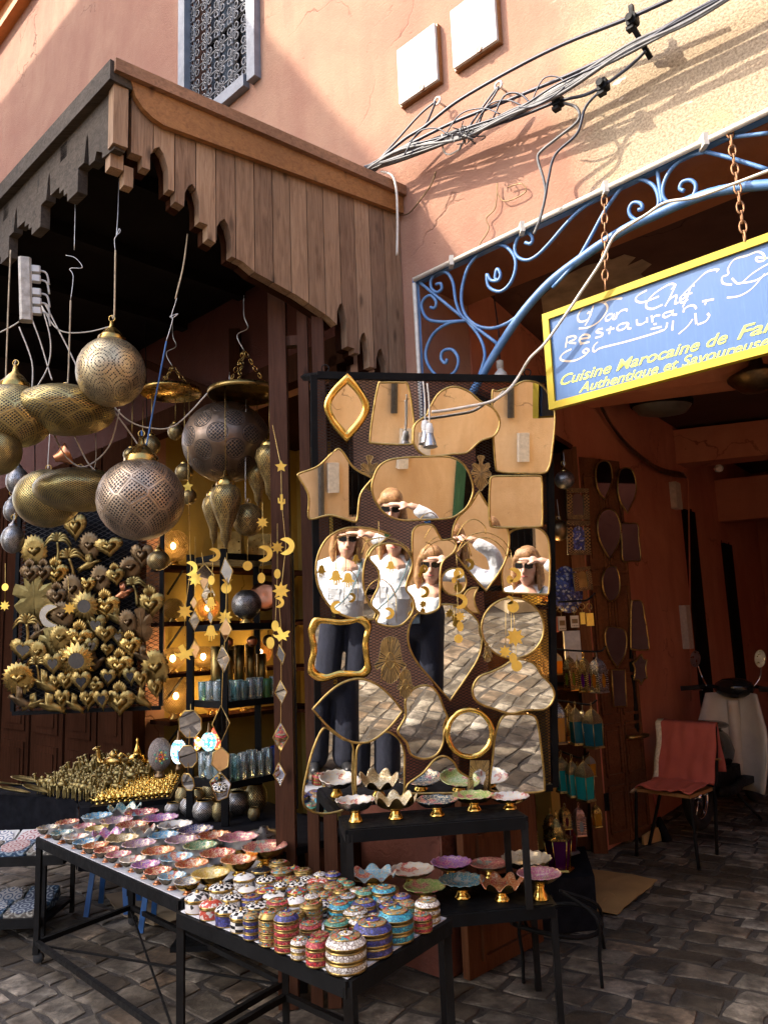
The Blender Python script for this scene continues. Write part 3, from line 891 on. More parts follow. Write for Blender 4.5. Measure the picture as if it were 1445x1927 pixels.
def strokes(mb, lst, r, m, cv, zl=-.0046):
    for q in lst:
        p = [sloc(*cv(*a)) for a in q]
        p = spline(p, 5) if len(p) > 2 else [V((a[0], a[1], 0)) for a in p]
        pts = [V((a.x, a.y, -.0035)) for a in p]
        k = len(pts)
        vs = []; fs = []
        for i, c in enumerate(pts):
            tg = (pts[min(i+1, k-1)]-pts[max(i-1, 0)])
            tg = tg.normalized() if tg.length > 1e-9 else V((1, 0, 0))
            # broad-nib pen held at 35 degrees
            wd = r*(.55+.75*abs(tg.x*math.sin(R(35))-tg.y*math.cos(R(35))))
            nn = V((-tg.y, tg.x, 0))
            vs += [c+nn*wd, c-nn*wd]
        fs = [(2*i, 2*i+1, 2*i+3, 2*i+2) for i in range(k-1)]
        mb.add([(a[0], a[1], zl+.00004*(len(mb.f) % 7)) for a in vs], fs)
    return mb
smb = MB()
zf = -.0035
strokes(smb, [[(375, 45), (360, 90), (340, 140), (322, 168)], [(285, 185), (340, 180), (400, 150), (445, 100), (460, 55), (435, 25), (380, 30), (320, 55), (285, 95), (280, 130), (300, 145), (340, 130), (358, 100), (348, 86), (335, 97)], [(436, 26), (480, 8), (550, 0)],
 [(492, 97), (470, 100), (450, 120), (456, 138), (478, 128), (502, 98), (494, 125), (508, 128)], [(520, 85), (512, 128)], [(516, 112), (530, 92), (548, 76), (578, 70), (576, 82)]], .0036, m_crem, c9)
strokes(smb, [[(1058, 725), (1072, 706), (1050, 705), (1000, 735), (965, 770), (960, 795), (985, 802), (1025, 785)], [(962, 728), (925, 750), (920, 770), (950, 775), (1010, 752)],
 [(1078, 703), (1052, 760), (1034, 792)], [(1040, 780), (1062, 757), (1080, 750), (1074, 780), (1088, 776)], [(1094, 768), (1116, 755), (1110, 744), (1095, 758), (1100, 778), (1126, 764)], [(1152, 708), (1136, 716), (1121, 760), (1104, 795)], [(1112, 747), (1142, 738)], [(1108, 742), (1160, 690), (1200, 655), (1245, 645), (1238, 656)]], .0036, m_crem, c3)
strokes(smb, [[(215, 240), (210, 270), (204, 302)], [(215, 240), (255, 232), (268, 248), (225, 270), (268, 276)], [(292, 250), (350, 240), (340, 224), (310, 226), (290, 250), (302, 276), (350, 268)], [(432, 186), (400, 194), (395, 208), (428, 215), (425, 232), (385, 243)], [(482, 172), (470, 220)], [(455, 196), (502, 185)],
 [(582, 150), (540, 160), (520, 180), (530, 196), (565, 186), (587, 153), (586, 184), (606, 184)], [(640, 130), (644, 160), (670, 160), (702, 138)], [(702, 118), (702, 150)], [(730, 105), (737, 147)], [(735, 125), (755, 108), (782, 104)], [(852, 80), (815, 90), (800, 105), (815, 117), (850, 100), (862, 75), (860, 100), (886, 100)], [(930, 60), (925, 87)], [(928, 70), (950, 52), (985, 44), (1002, 60), (997, 68)], [(1070, 8), (1056, 42)], [(1040, 20), (1112, 6)]], .0036, m_crem, c9)
strokes(smb, [[(1072, 93), (1082, 110), (1060, 142), (1010, 162)], [(998, 92), (1003, 158)], [(982, 128), (950, 172), (895, 220)], [(862, 138), (857, 197)], [(826, 150), (816, 188), (780, 202)], [(725, 190), (792, 175)], [(742, 160), (762, 157)], [(800, 198), (700, 230), (560, 270), (420, 305), (385, 326), (372, 316), (380, 290), (402, 268)],
 [(352, 320), (330, 336), (310, 326), (330, 310), (346, 322), (320, 352), (260, 382), (195, 384), (172, 366), (195, 335), (240, 312)], [(292, 282), (304, 280)]], .0036, m_crem, c9)
strokes(smb, [[(1300, 706), (1265, 700), (1262, 675), (1285, 665), (1285, 640), (1310, 605), (1360, 590), (1400, 575), (1425, 585), (1430, 608), (1402, 612), (1398, 596), (1440, 600), (1475, 580), (1500, 600), (1490, 630)], [(1300, 680), (1330, 702), (1380, 662), (1440, 625), (1500, 600)], [(1330, 700), (1390, 690), (1445, 660), (1500, 640)], [(1280, 757), (1330, 750), (1380, 720), (1430, 662)]], .003, m_crem, c3)
smb.build('cream_lettering', m_crem, sg)
def lettering(name, body, a, b, size, sh, m, parent, fitb=None):
    cu = bpy.data.curves.new(name, 'FONT')
    cu.body = body; cu.size = 1; cu.shear = sh; cu.offset = .012; cu.extrude = .0006
    to = bpy.data.objects.new(name, cu); COL.objects.link(to)
    bpy.context.view_layer.update()
    dg = bpy.context.evaluated_depsgraph_get()
    me = bpy.data.meshes.new_from_object(to.evaluated_get(dg))
    bpy.data.objects.remove(to)
    xs_ = [q.co.x for q in me.vertices]
    x0_, x1_ = min(xs_), max(xs_)
    A = V((*a, 0)); d = V((*b, 0))-A
    sx = d.length/(x1_-x0_); ang = math.atan2(d.y, d.x)
    for q in me.vertices:
        x = (q.co.x-x0_)*sx; y = q.co.y*size
        q.co = (A.x+x*math.cos(ang)-y*math.sin(ang), A.y+x*math.sin(ang)+y*math.cos(ang), q.co.z-.0042)
    me.materials.clear(); me.materials.append(m)
    o = bpy.data.objects.new(name, me); COL.objects.link(o)
    if parent: o.parent = parent
    return o
a = sloc(*c9(175, 535)); b = sloc(*c9(1225, 262)); k = (b[0]-a[0])
lettering('slogan_line', 'Cuisine Marocaine de', a, (b[0]-.015, a[1]+(b[1]-a[1])*.985), .062, .42, m_lemon, sg)
lettering('slogan_line', 'Famille', (b[0]+.015, b[1]), (b[0]+.30, b[1]+(b[1]-a[1])/k*.3), .066, .42, m_lemon, sg)
a = sloc(*c9(285, 580)); b = sloc(*c9(1440, 292))
lettering('slogan_line', 'Authentique et Savoureuse', a, (b[0]+.01, b[1]), .056, .42, m_lemon, sg)
def chain(name, a, b, label, link=.05):
    mb = MB(); a = V(a); b = V(b); L = (b-a).length; d = (b-a)/L; k = max(2, int(L/(link*.78)))
    x = d.cross(V((.3, 1, .1))).normalized(); y = d.cross(x)
    for i in range(k):
        c = a+d*(L*(i+.5)/k); q = x if i % 2 else y
        pts = [c+d*(link/2*math.cos(t))*1.0+q*(link*.22*math.sin(t)) for t in [2*PI*j/10 for j in range(10)]]
        mb.tube(pts, link*.075, 4, True)
    return T(mb.build(name, m_rust), label, 'chain')
p = wpl([(1139, 545), (1137, 345)], SN); chain('hanging_chain', p[0], W(onW(1137, 352, .05)[0], .05, onW(1137, 352, .05)[1]), 'rusty chain holding the left end of the blue sign', .055)
p = wpl([(1402, 455)], SN); q = onW(1372, 240, .05); chain('hanging_chain', p[0], W(q[0], .05, q[1]), 'rusty chain holding the sign beside its chef hat emblem', .055)

# ------------------------------------------------------------------ meter boxes, cables
for (s_, z_, lb) in ((.308, 4.628, 'white weathered meter box, the lower left of two on the sunny wall'), (.69, 4.625, 'white weathered meter box, the right of two on the sunny wall')):
    o = E('meter_box', (0, 0, 0), lb, 'meter box', 'white meter boxes on the wall', M=frame(W(s_, .0, z_), U, UP))
    mb = MB(); mb.box((0, 0, .012), (.285, .345, .03)); mb.build('back_frame', m_fascia, o)
    t = MATS.get('box_door')
    if not t:
        n_ = NT('box_door'); v = n_.co((6, 1.5, 1)); f = n_.noise(9, 6, .7, v)
        n_.set('Base Color', n_.ramp(f, [(.3, (.5, .49, .46)), (.62, (.62, .61, .58))])).set('Roughness', .6); n_.bump(f, .15, .004); t = MATS['box_door'] = n_.m
    mb = MB(); mb.cbox((0, 0, .036), (.272, .332, .018), .004); mb.build('door', t, o)
    mb = MB(); mb.prism(circ(.018, 12, c=(.03, -.155)), .012, 0, Matrix.Translation((0, 0, .038))); mb.build('lock_tab', m_fascia, o)
mb = MB()
bund = [(690, 318), (760, 287), (870, 250), (960, 214), (1050, 166), (1180, 96), (1300, 30), (1440, -50)]
rr = random.Random(5)
for k in range(14):
    q = [(x+rr.uniform(-4, 4), y+rr.uniform(-9, 9)*(.5+.9*math.sin(i*1.7+k)**2)) for i, (x, y) in enumerate(bund)]
    nn = .13+.035*math.sin(k*2.1)
    mb = MB(); mb.tube(spline(wpl(q, nn), 6), .0055 if k % 4 else .0085, 5)
    T(mb.build('power_cable', [m_grey, m_cable, m_grey, m_cream][k % 4 if k % 4 != 3 or k == 3 else 0]), 'grey or black cable inside the sagging bundle across the sunny wall', 'cable', 'cables of the sagging bundle')
CB = [('black cable running highest across the wall, above the bundle', [(700, 312), (760, 262), (800, 237), (860, 190), (960, 132), (1060, 82), (1190, 30), (1290, -16)], m_cable, .009),
 ('long black cable running along the upper side of the bundle', [(693, 312), (830, 240), (950, 190), (1100, 127), (1240, 56), (1340, 2), (1420, -40)], m_cable, .009),
 ('thin black cable rising to the white ring beside the meter box', [(700, 315), (745, 265), (790, 215), (820, 190)], m_cable, .006),
 ('slack black loop from the ring to the bundle', [(820, 190), (800, 235), (775, 262), (750, 290)], m_cable, .006),
 ('black pair climbing to the ring under the right meter box', [(872, 255), (895, 220), (925, 178), (938, 163), (928, 182), (912, 205), (900, 235)], m_cable, .0055),
 ('black branch cable through the two clamps', [(870, 252), (960, 225), (1050, 190), (1100, 178), (1135, 160), (1180, 128), (1215, 95)], m_cable, .0075),
 ('grey drop cable looping down from the left clamp to the arch', [(1062, 193), (1085, 202), (1088, 226), (1050, 258), (1018, 284), (1012, 300), (1022, 335), (1026, 365), (1017, 408), (1005, 440)], m_grey, .007),
 ('black drop cable hanging from the right clamp to the arch', [(1135, 165), (1102, 200), (1086, 250), (1045, 290), (1032, 335), (1024, 380), (1010, 428)], m_cable, .0065),
 ('beige cable end hanging over the end of the canopy', [(718, 322), (738, 330), (746, 360), (748, 420), (747, 480)], m_cream, .007),
 ('pale loop of cable tied round the bundle', [(832, 252), (834, 280), (845, 290), (868, 278)], m_cream, .005),
 ('thin dead wire curling on the wall below the bundle', [(935, 343), (937, 365), (950, 378), (975, 370), (990, 358), (980, 345), (955, 352)], m_bronze, .003),
 ('thin dead wire dangling to the arch under the curl', [(936, 345), (932, 390), (915, 410), (920, 430), (905, 455), (896, 470)], m_bronze, .003),
 ('thin cracked wire creeping down from the canopy end', [(820, 322), (812, 345), (795, 370), (770, 400), (752, 404)], m_bronze, .004)]
for lb, q, m, r in CB:
    nn = .02 if 'dead' in lb or 'cracked' in lb else .12
    mb = MB(); mb.tube(spline(wpl(q, nn), 6), r, 5)
    T(mb.build('cable', m), lb, 'cable')
for k in range(9):
    x0_ = 730+k*34+rr.uniform(-10, 10); y0_ = 300-(x0_-740)*.42; ln = rr.uniform(50, 110); up = rr.uniform(-26, 34)
    q = [(x0_, y0_), (x0_+ln*.3, y0_-ln*.13-up), (x0_+ln*.7, y0_-ln*.3-up*.8), (x0_+ln, y0_-ln*.44)]
    mb = MB(); mb.tube(spline(wpl(q, rr.uniform(.09, .2)), 5), rr.uniform(.003, .005), 5)
    T(mb.build('cable', m_cable), 'thin loose black loop springing out of the cable bundle', 'cable', 'loose loops of the cable bundle')
for x, y, lb in ((1050, 190, 'black square cable clamp at the left of two on the branch cable'), (1135, 160, 'black square cable clamp at the right of two on the branch cable'), (1190, 38, 'black bracket clamp holding the upper cable off the wall')):
    q = onW(x, y, .12); o = E('cable_clamp', (0, 0, 0), lb, 'clamp', 'black cable clamps', M=frame(W(q[0], .12, q[1]), U, UP))
    mb = MB(); mb.cbox((0, 0, 0), (.042, .046, .04), .005); mb.prism(circ(.016, 10), .012, 0, Matrix.Translation((0, .0, .025))); mb.build('clamp_body', m_black, o)
    mb = MB(); mb.box((-.01, -.03, 0), (.032, .016, .03))
    if y < 100: mb.bar((0, -.03, 0), (.02, -.13, -.1), .02, .02); mb.bar((0, .02, 0), (0, .07, 0), .018, .02)
    mb.build('clamp_jaw', m_iron, o)
for x, y, lb in ((823, 189, 'white cable ring screwed into the wall by the left meter box'), (938, 160, 'pale cable ring screwed into the wall above the bundle')):
    mb = MB(); p = wpl([(x, y)], .06)[0]; mb.tube([p+UP*.02*math.cos(t)+U*.02*math.sin(t) for t in [2*PI*j/10 for j in range(10)]], .006, 5, True); mb.tube([p-N*.06+UP*.0, p-N*.01], .006, 5)
    T(mb.build('cable_ring', m_cream), lb, 'ring')
mb = MB(); p = wpl([(876, 256)], .15)[0]
for k in range(26):
    a = V((rr.gauss(0, 1), rr.gauss(0, 1), rr.gauss(0, 1))).normalized()*rr.uniform(.03, .09)
    mb.tube(spline([p+a*.2, p+a*.7+V((rr.gauss(0, .02), rr.gauss(0, .02), rr.gauss(0, .02))), p+a], 3), .003, 4)
T(mb.build('tape_knot', m_grey), 'frayed grey knot of tape and wire on the cable bundle', 'knot')
# the slack white cable in front of arch and sign, then over the mirrors
q = [(1500, 235), (1445, 255), (1300, 310), (1160, 360), (1040, 380), (960, 430), (880, 480), (830, 520), (780, 620), (700, 740), (640, 830), (560, 940), (500, 1000), (450, 1080)]
p = wpl(q, .19, c3)
p += [ony(x, y, 3.12) for x, y in ((955, 735), (925, 755), (880, 765), (840, 772), (812, 775))]
mb = MB(); mb.tube(spline(p, 5), [.013]*(5*13)+[.011]*5+[.004]*200 if False else .0065, 6)
T(mb.build('white_cable', m_cream), 'slack white cable crossing in front of the arch and sign towards the mirrors', 'cable')
def bulb(name, px, py, y, label, r=.03):
    p = ony(px, py, y); o = E(name, tuple(p), label, 'bulb')
    mb = MB(); mb.lathe([(.012, r*2.2), (.02, r*2.1), (.02, r*.95), (.016, r*.9)], 10); mb.build('socket', m_cream, o)
    mb = MB(); mb.lathe([(.013, r*.95), (.018, r*.7), (r*.9, r*.2), (r, -r*.2), (r*.75, -r*.75), (.001, -r)], 14); mb.build('bulb_glass', m_bulb2, o)
    mb = MB(); mb.tube([(0, 0, r*2.2), (.004, 0, .25), (-.01, .0, .45)], .004, 5); mb.build('cord', m_cable, o)
bulb('hanging_bulb', 942, 705, 4.0, 'unlit white bulb hanging in its cream socket under the arch', .037)
for k, (x, y, lb) in enumerate(((809, 830, 'silver spot bulb in white holder hanging before the cloud mirror, the nearer of a pair'), (801, 824, 'silver spot bulb in white holder hanging before the cloud mirror, the farther of a pair'))):
    p = ony(x, y, 3.0+.05*k); o = E('spot_bulb', tuple(p), lb, 'bulb', 'pair of spot bulbs')
    mb = MB(); mb.lathe([(.001, .075), (.012, .072), (.017, .05), (.015, .03)], 10); mb.build('bulb_holder', m_white, o)
    mb = MB(); mb.lathe([(.014, .03), (.02, .01), (.028, -.02), (.03, -.024), (.026, -.026), (.002, -.022)], 14); mb.build('reflector', m_silver, o)
    mb = MB(); mb.tube(spline([(0, 0, .07), (.004, 0, .16), (.0, .0, .24)], 4), .0035, 5); mb.build('cord', m_cream, o)
# ------------------------------------------------------------------ the leaning mesh stand of mirrors
LEAN = R(8.5)
bd = V((.985, .17, 0)).normalized(); bn = V((bd.y, -bd.x, 0))
PY = UP*math.cos(LEAN)+bn*math.sin(LEAN); PZ = bn*math.cos(LEAN)-UP*math.sin(LEAN)
PO = V((-.28, 3.30, 0))+UP*1.8
PM = frame(PO, bd, PY)
PMI = PM.inverted()
def pan(px, py, off=0):
    return PMI @ onpl(px, py, PO+PZ*off, PZ)
stand = E('mirror_stand', (0, 0, 0), 'tall black mesh display frame leaning forward, hung full of gilt mirrors', 'display stand', M=PM)
c_ = [pan(x, y) for x, y in ((598, 704), (1034, 716), (1042, 1495), (592, 1500))]
xl, xr = (c_[0].x+c_[3].x)/2, (c_[1].x+c_[2].x)/2
yb, yt = (c_[2].y+c_[3].y)/2, (c_[0].y+c_[1].y)/2
mb = MB()
for c, d in (((xl, (yb+yt)/2, 0), (.028, yt-yb, .028)), ((xr, (yb+yt)/2, 0), (.028, yt-yb, .028)), (((xl+xr)/2, yt, 0), (xr-xl-.028, .03, .03)), (((xl+xr)/2, yb, 0), (xr-xl-.028, .03, .03)), (((xl+xr)/2, (yb+yt)/2-.02, -.016), (xr-xl-.028, .022, .02))):
    mb.box(c, d)
mb.build('frame', m_black, stand)
mb = MB(); ph = .013; sl = .46
H_ = yt-yb; W_ = xr-xl
k = -int(W_*sl/ph)-1
while k*ph < H_:
    for sg_ in (1, -1):
        # line y = y0 + sl*x
        y0 = k*ph
        x0_, x1_ = max(0, -y0/sl), min(W_, (H_-y0)/sl)
        if x1_-x0_ > .01:
            a = (x0_, y0+sl*x0_); b = (x1_, y0+sl*x1_)
            f = (lambda q: (xl+q[0], yb+q[1], -.004)) if sg_ == 1 else (lambda q: (xr-q[0], yb+q[1], -.0065))
            mb.bar(f(a), f(b), .0022, .0022)
    k += 1
mb.build('mesh_sheet', m_mesh, stand)
for x in (xl+.05, xr-.1):
    mb = MB(); mb.tube([(x+.016*math.sin(t), yt+.03+.016*math.cos(t), 0) for t in [2*PI*j/12 for j in range(12)]], .003, 5, True); mb.build('hanging_ring', m_iron, stand)
mb = MB(); mb.bar((xl+.02, yt, -.02), (xl-.02, yt+.05, -.32), .025, .025); mb.build('wall_bracket', m_black, stand)

HEAD = V((1.02, 1.18, 1.58))                         # where the shopper's face is
def c5(x, y): return (540+x/2.779, 650+y/2.779)
def c6(x, y): return (540+x/2.779, 1130+y/2.779)
def mirror(pts, label, off=.03, thick=0, cv=c5, k=5, look=None, fr=.0052, name='mirror', yaw=0):
    """look: photo point where the face shows in this mirror"""
    P_ = [(cv(*p[:2]), p[2] if len(p) > 2 else False) for p in pts]
    loc = [pan(p[0], p[1], off) for p, s_ in P_]
    c = sum(loc, V())/len(loc)
    nz = PZ.copy()
    if look:
        M_ = PM @ pan(look[0], look[1], off)
        tg = HEAD if len(look) < 3 else V((HEAD.x, HEAD.y, look[2]))
        nz = ((CAM-M_).normalized()+(tg-M_).normalized()).normalized()
    else:
        nz = (nz + bd*math.tan(R(yaw)) + bd*rnd.uniform(-.006, .006)+UP*rnd.uniform(-.008, .008)).normalized()
    C_ = PM @ c
    x_ = PY.cross(nz).normalized(); y_ = nz.cross(x_)
    M = frame(C_, x_, y_); MI = M.inverted()
    lp = []
    for p, s_ in P_:
        q = MI @ onpl(p[0], p[1], C_, nz)
        lp.append((q.x, q.y, True) if s_ else (q.x, q.y))
    ol = [(q.x, q.y) for q in spline(lp, k, True)]
    area = sum(a[0]*b[1]-b[0]*a[1] for a, b in zip(ol, ol[1:]+ol[:1]))
    if area < 0: ol = ol[::-1]
    o = E(name, (0, 0, 0), label, 'mirror', 'gilt framed mirrors on the mesh stand', M=M)
    mb = MB(); mb.prism(ol, .004, 0, Matrix.Translation((0, 0, -.004))); mb.build('glass', m_mirror, o)
    mb = MB()
    if thick:
        n_ = len(ol); cx = sum(a[0] for a in ol)/n_; cy = sum(a[1] for a in ol)/n_
        rad = sum(math.hypot(a[0]-cx, a[1]-cy) for a in ol)/n_; q = 1-thick/rad
        vs = []
        for sc_, z_ in ((1.0, -.006), (1.0, .006), (1-(1-q)*.35, .012), (1-(1-q)*.8, .009), (q, .001)):
            vs += [(cx+(a[0]-cx)*sc_, cy+(a[1]-cy)*sc_, z_+.0015*math.sin(i*.9)) for i, a in enumerate(ol)]
        mb.add(vs, [(i*n_+j, i*n_+(j+1) % n_, (i+1)*n_+(j+1) % n_, (i+1)*n_+j) for i in range(4) for j in range(n_)], 0, True)
        mb.build('frame', m_gold, o)
    else:
        mb.tube([(a[0], a[1], -.001) for a in ol], fr, 6, True, 0, True, None, 1.25)
        mb.build('frame', m_frame, o)
    return o
S_ = True
mirror([(315, 145, S_), (385, 220), (432, 320), (395, 410), (312, 508, S_), (235, 420), (192, 315), (235, 225)], 'leaf shaped mirror in a broad brass frame, top left of the stand', .03, .035, yaw=5)
mirror([(478, 205), (500, 194), (600, 194), (632, 206), (655, 330), (672, 490), (655, 515), (560, 518), (450, 510), (434, 490), (452, 340)], 'narrow rounded mirror tapering upwards, beside the brass leaf mirror')
mirror([(742, 335), (795, 250), (870, 215), (950, 240), (1010, 290), (1080, 330), (1112, 400), (1085, 470), (1010, 500), (940, 560), (870, 568), (800, 578), (720, 575), (668, 525), (662, 470), (672, 410), (730, 365)], 'cloud shaped mirror in the top row with two spot bulbs before it', .045, yaw=-1)
mirror([(1072, 262), (1100, 240), (1180, 215), (1250, 185), (1340, 215), (1400, 345), (1385, 560), (1368, 640), (1335, 668), (1220, 668), (1115, 660), (1088, 610)], 'tall wavy topped mirror at top right, partly behind the blue sign', yaw=-6.5)
mirror([(248, 552), (285, 550), (350, 640), (440, 690), (440, 705), (385, 780), (368, 905), (345, 920), (228, 888), (135, 908), (112, 890), (112, 780), (62, 690), (66, 670), (165, 630)], 'puffy star shaped mirror at the left edge', .05, yaw=-2)
mirror([(600, 588), (720, 582), (850, 584), (930, 630), (974, 740), (950, 830), (900, 880), (840, 905), (700, 912), (600, 914), (520, 885), (465, 820), (444, 740), (470, 650), (520, 605)], 'wide oval mirror in the second row, showing a face and cobbles', .06, look=(735, 957))
mirror([(1062, 720), (1066, 695), (1090, 684), (1200, 683), (1310, 682), (1332, 700), (1335, 800), (1335, 925), (1318, 947), (1200, 952), (1085, 950), (1064, 925), (1058, 820)], 'square mirror with rounded corners, third row right', .055, yaw=-6)
mirror([(1003, 760, S_), (955, 840), (895, 900), (866, 970), (868, 1040), (900, 1120), (1040, 1285, S_), (1120, 1170), (1155, 1080), (1158, 980), (1110, 890), (1055, 845)], 'onion shaped mirror pointed at both ends, showing only orange wall', .035, yaw=-3)
mirror([(545, 990, S_), (470, 965), (390, 952), (300, 958), (215, 1005), (165, 1090), (152, 1190), (175, 1290), (240, 1380), (330, 1424), (440, 1434), (488, 1420, S_), (430, 1350), (402, 1270), (400, 1180), (430, 1090)], 'big crescent mirror with a pointed horn, showing a white shirt', .05, look=(652, 1014))
mirror([(520, 1036), (590, 1045), (640, 1090), (656, 1150), (630, 1230), (625, 1280), (660, 1330), (655, 1400), (600, 1460), (540, 1470), (470, 1450), (480, 1400), (440, 1350), (478, 1260), (478, 1180), (430, 1110), (460, 1055)], 'wavy waisted mirror beside the crescent, showing a shoulder bag', .06, look=(742, 1010))
mirror([(655, 1010), (665, 960), (700, 938), (760, 940), (790, 985), (808, 1015), (840, 1015), (872, 1012), (886, 1045), (868, 1085), (820, 1125), (803, 1180), (800, 1290), (795, 1370), (735, 1402), (680, 1390), (660, 1330), (625, 1280), (640, 1230), (655, 1180)], 'puzzle piece shaped mirror with a knob, showing a head and shoulders', .05, look=(812, 1064))
mirror([(872+66*math.cos(2*PI*i/12), 1237+70*math.sin(2*PI*i/12)) for i in range(12)], 'small round mirror between the puzzle and onion mirrors', .035)
mirror([(1000, 1266, S_), (960, 1272), (930, 1300), (928, 1350), (955, 1390), (1008, 1402, S_), (985, 1360), (980, 1310)], 'small crescent moon mirror under the onion mirror', .035)
mirror([(1130, 1270), (1124, 1180), (1150, 1090), (1160, 985), (1230, 955), (1310, 955), (1360, 1000), (1374, 1090), (1374, 1200), (1368, 1290), (1345, 1302), (1240, 1298), (1145, 1292)], 'arched mirror at the right edge showing a saluting face', .04, look=(992, 1066))
mirror([(1180+163*math.cos(2*PI*i/16), 145+158*math.sin(2*PI*i/16)) for i in range(16)], 'large round mirror at right with a brass star mobile before it', .05, cv=c6)
mirror([(800, 22), (900, 30), (985, 90), (1022, 180), (1005, 290), (940, 400), (852, 525, S_), (760, 420), (670, 310), (632, 210), (650, 110), (715, 45)], 'large drop shaped mirror pointed downwards, in the middle of the stand', .03, cv=c6, look=(786, 1205, .55))
mirror([(140, 92), (200, 90), (270, 98), (340, 92), (400, 82), (442, 120), (432, 180), (425, 235), (432, 300), (440, 365), (405, 402), (340, 402), (270, 402), (180, 425), (115, 390), (110, 340), (125, 270), (118, 210), (112, 150)], 'wavy square mirror in a broad polished brass frame', .04, .032, cv=c6, look=(648, 1225, .3))
mirror([(135, 570, S_), (210, 490), (290, 432), (380, 410), (470, 440), (545, 505), (605, 580, S_), (540, 660), (460, 725), (390, 746), (310, 730), (215, 660)], 'eye shaped mirror with pointed ends, left of centre low down', .055, cv=c6, look=(622, 1340, .45))
mirror([(200, 667), (170, 700), (130, 800), (100, 920), (85, 1010), (95, 1080), (170, 1116), (270, 1105), (330, 1070), (350, 1000), (352, 880), (342, 752), (290, 725), (240, 690)], 'bell shaped mirror at the bottom left corner, reflecting the lidded boxes', .035, cv=c6, look=(622, 1420, .1))
mirror([(372, 765), (430, 735), (500, 690), (545, 695), (590, 735), (614, 800), (614, 900), (612, 1010), (580, 1030), (480, 1035), (380, 1030), (362, 1010), (360, 880)], 'blunt upright mirror beside the bell shaped one, showing a trouser leg', .04, cv=c6, look=(700, 1440, .1))
mirror([(715, 445), (760, 455), (795, 500), (818, 560), (842, 625), (822, 690), (815, 750), (780, 808), (715, 830), (650, 808), (625, 745), (580, 690), (600, 645), (620, 600), (620, 520), (660, 465)], 'wavy upright mirror beside the small brass ringed round mirror', .045, cv=c6, yaw=5)
mirror([(955+128*math.cos(2*PI*i/16), 695+136*math.sin(2*PI*i/16)) for i in range(16)], 'round mirror in a broad polished brass ring', .05, .022, cv=c6)
mirror([(1235, 310), (1295, 335), (1330, 390), (1385, 450), (1396, 510), (1350, 568), (1250, 575), (1170, 592), (1090, 570), (1000, 535), (970, 475), (1000, 405), (1080, 370), (1130, 345), (1180, 315)], 'cloud shaped mirror low on the right, under the round one', .06, cv=c6)
mirror([(820, 815), (870, 845), (900, 895), (960, 935), (972, 980), (950, 1005), (800, 1010), (640, 1010), (622, 990), (640, 955), (710, 905), (770, 835)], 'low hill shaped mirror standing behind the shelf bowls', .04, cv=c6)
mirror([(1130, 608), (1200, 596), (1275, 598), (1308, 635), (1330, 780), (1347, 965), (1330, 1000), (1200, 1008), (1085, 1000), (1060, 970), (1075, 830), (1090, 700)], 'large tapering mirror at the bottom right corner of the stand', .035, cv=c6)
# ornaments wired to the mesh
def plate(name, pts, label, cat, m, cv, off=.02, t=.003, k=4, holes=None, group=None):
    loc = [pan(*cv(p[0], p[1]), off) for p in pts]
    c = sum(loc, V())/len(loc)
    lp = [((q.x-c.x), (q.y-c.y)) + ((True,) if len(p) > 2 else ()) for p, q in zip(pts, loc)]
    ol = [(q.x, q.y) for q in spline(lp, k, True)]
    if sum(a[0]*b[1]-b[0]*a[1] for a, b in zip(ol, ol[1:]+ol[:1])) < 0: ol = ol[::-1]
    mb = MB(); mb.prism(ol, t, 0)
    mb.tube([(a[0], a[1], t) for a in ol], .0022, 4, True)
    o = mb.build(name, m, None, M=PM @ Matrix.Translation(c))
    T(o, label, cat, group)
    return o, c
m_fil = pierced('filigree_brass', (.62, .45, .2), 20, 4, 'rose', .35, .34)
def lizard(cx, cy, lb):
    q = [(cx-18, cy-72), (cx, cy-80), (cx+20, cy-72), (cx+8, cy-45), (cx+14, cy-30), (cx+40, cy-40), (cx+48, cy-20), (cx+38, cy-10), (cx+55, cy+20), (cx+40, cy+35), (cx+30, cy+40), (cx+42, cy+60), (cx+20, cy+85), (cx, cy+105), (cx-22, cy+82), (cx-36, cy+60), (cx-30, cy+38), (cx-46, cy+28), (cx-50, cy+10), (cx-38, cy-12), (cx-46, cy-28), (cx-30, cy-40), (cx-12, cy-30), (cx-6, cy-45)]
    plate('brass_ornament', q, lb, 'wall ornament', m_fil, c5, .02)
lizard(430, 655, 'pierced brass key shaped ornament beside the star mirror')
lizard(1012, 655, 'pierced brass key shaped ornament right of the oval mirror')
def hamsa(cx, cy, wd, h, lb, cv=c6):
    f = lambda x, y: (cx+x*wd, cy+y*h)
    q = [f(-.25, -.42), f(0, -.5), f(.25, -.42), f(.33, -.15), f(.38, .02), f(.5, .1), f(.42, .2), f(.3, .16), f(.28, .3), f(.22, .42), f(.14, .44), f(.1, .48), f(0, .5), f(-.1, .48), f(-.14, .44), f(-.22, .42), f(-.28, .3), f(-.3, .16), f(-.42, .2), f(-.5, .1), f(-.38, .02), f(-.33, -.15)]
    o, c = plate('hamsa_ornament', q, lb, 'wall ornament', m_fil, cv, .06)
    s_ = mpx(3.4)/2.779*h
    mb = MB()
    mb.tube([(.012*math.cos(t), s_*.5+.012+.012*math.sin(t), .002) for t in [2*PI*j/10 for j in range(10)]], .0018, 4, True)
    mb.build('hanging_ring', m_brass, o)
    mb = MB(); mb.tube(spline([(0, s_*.3, .004), (s_*.1, s_*.12, .004), (0, -s_*.05, .004), (-s_*.1, s_*.12, .004)], 4, True), .002, 4, True); mb.tube(spline([(-.2*s_, -.3*s_, .004), (-.16*s_, 0, .004), (0, s_*.12, .004), (.16*s_, 0, .004), (.2*s_, -.3*s_, .004)], 4), .002, 4); mb.build('filigree_wire', m_brass, o)
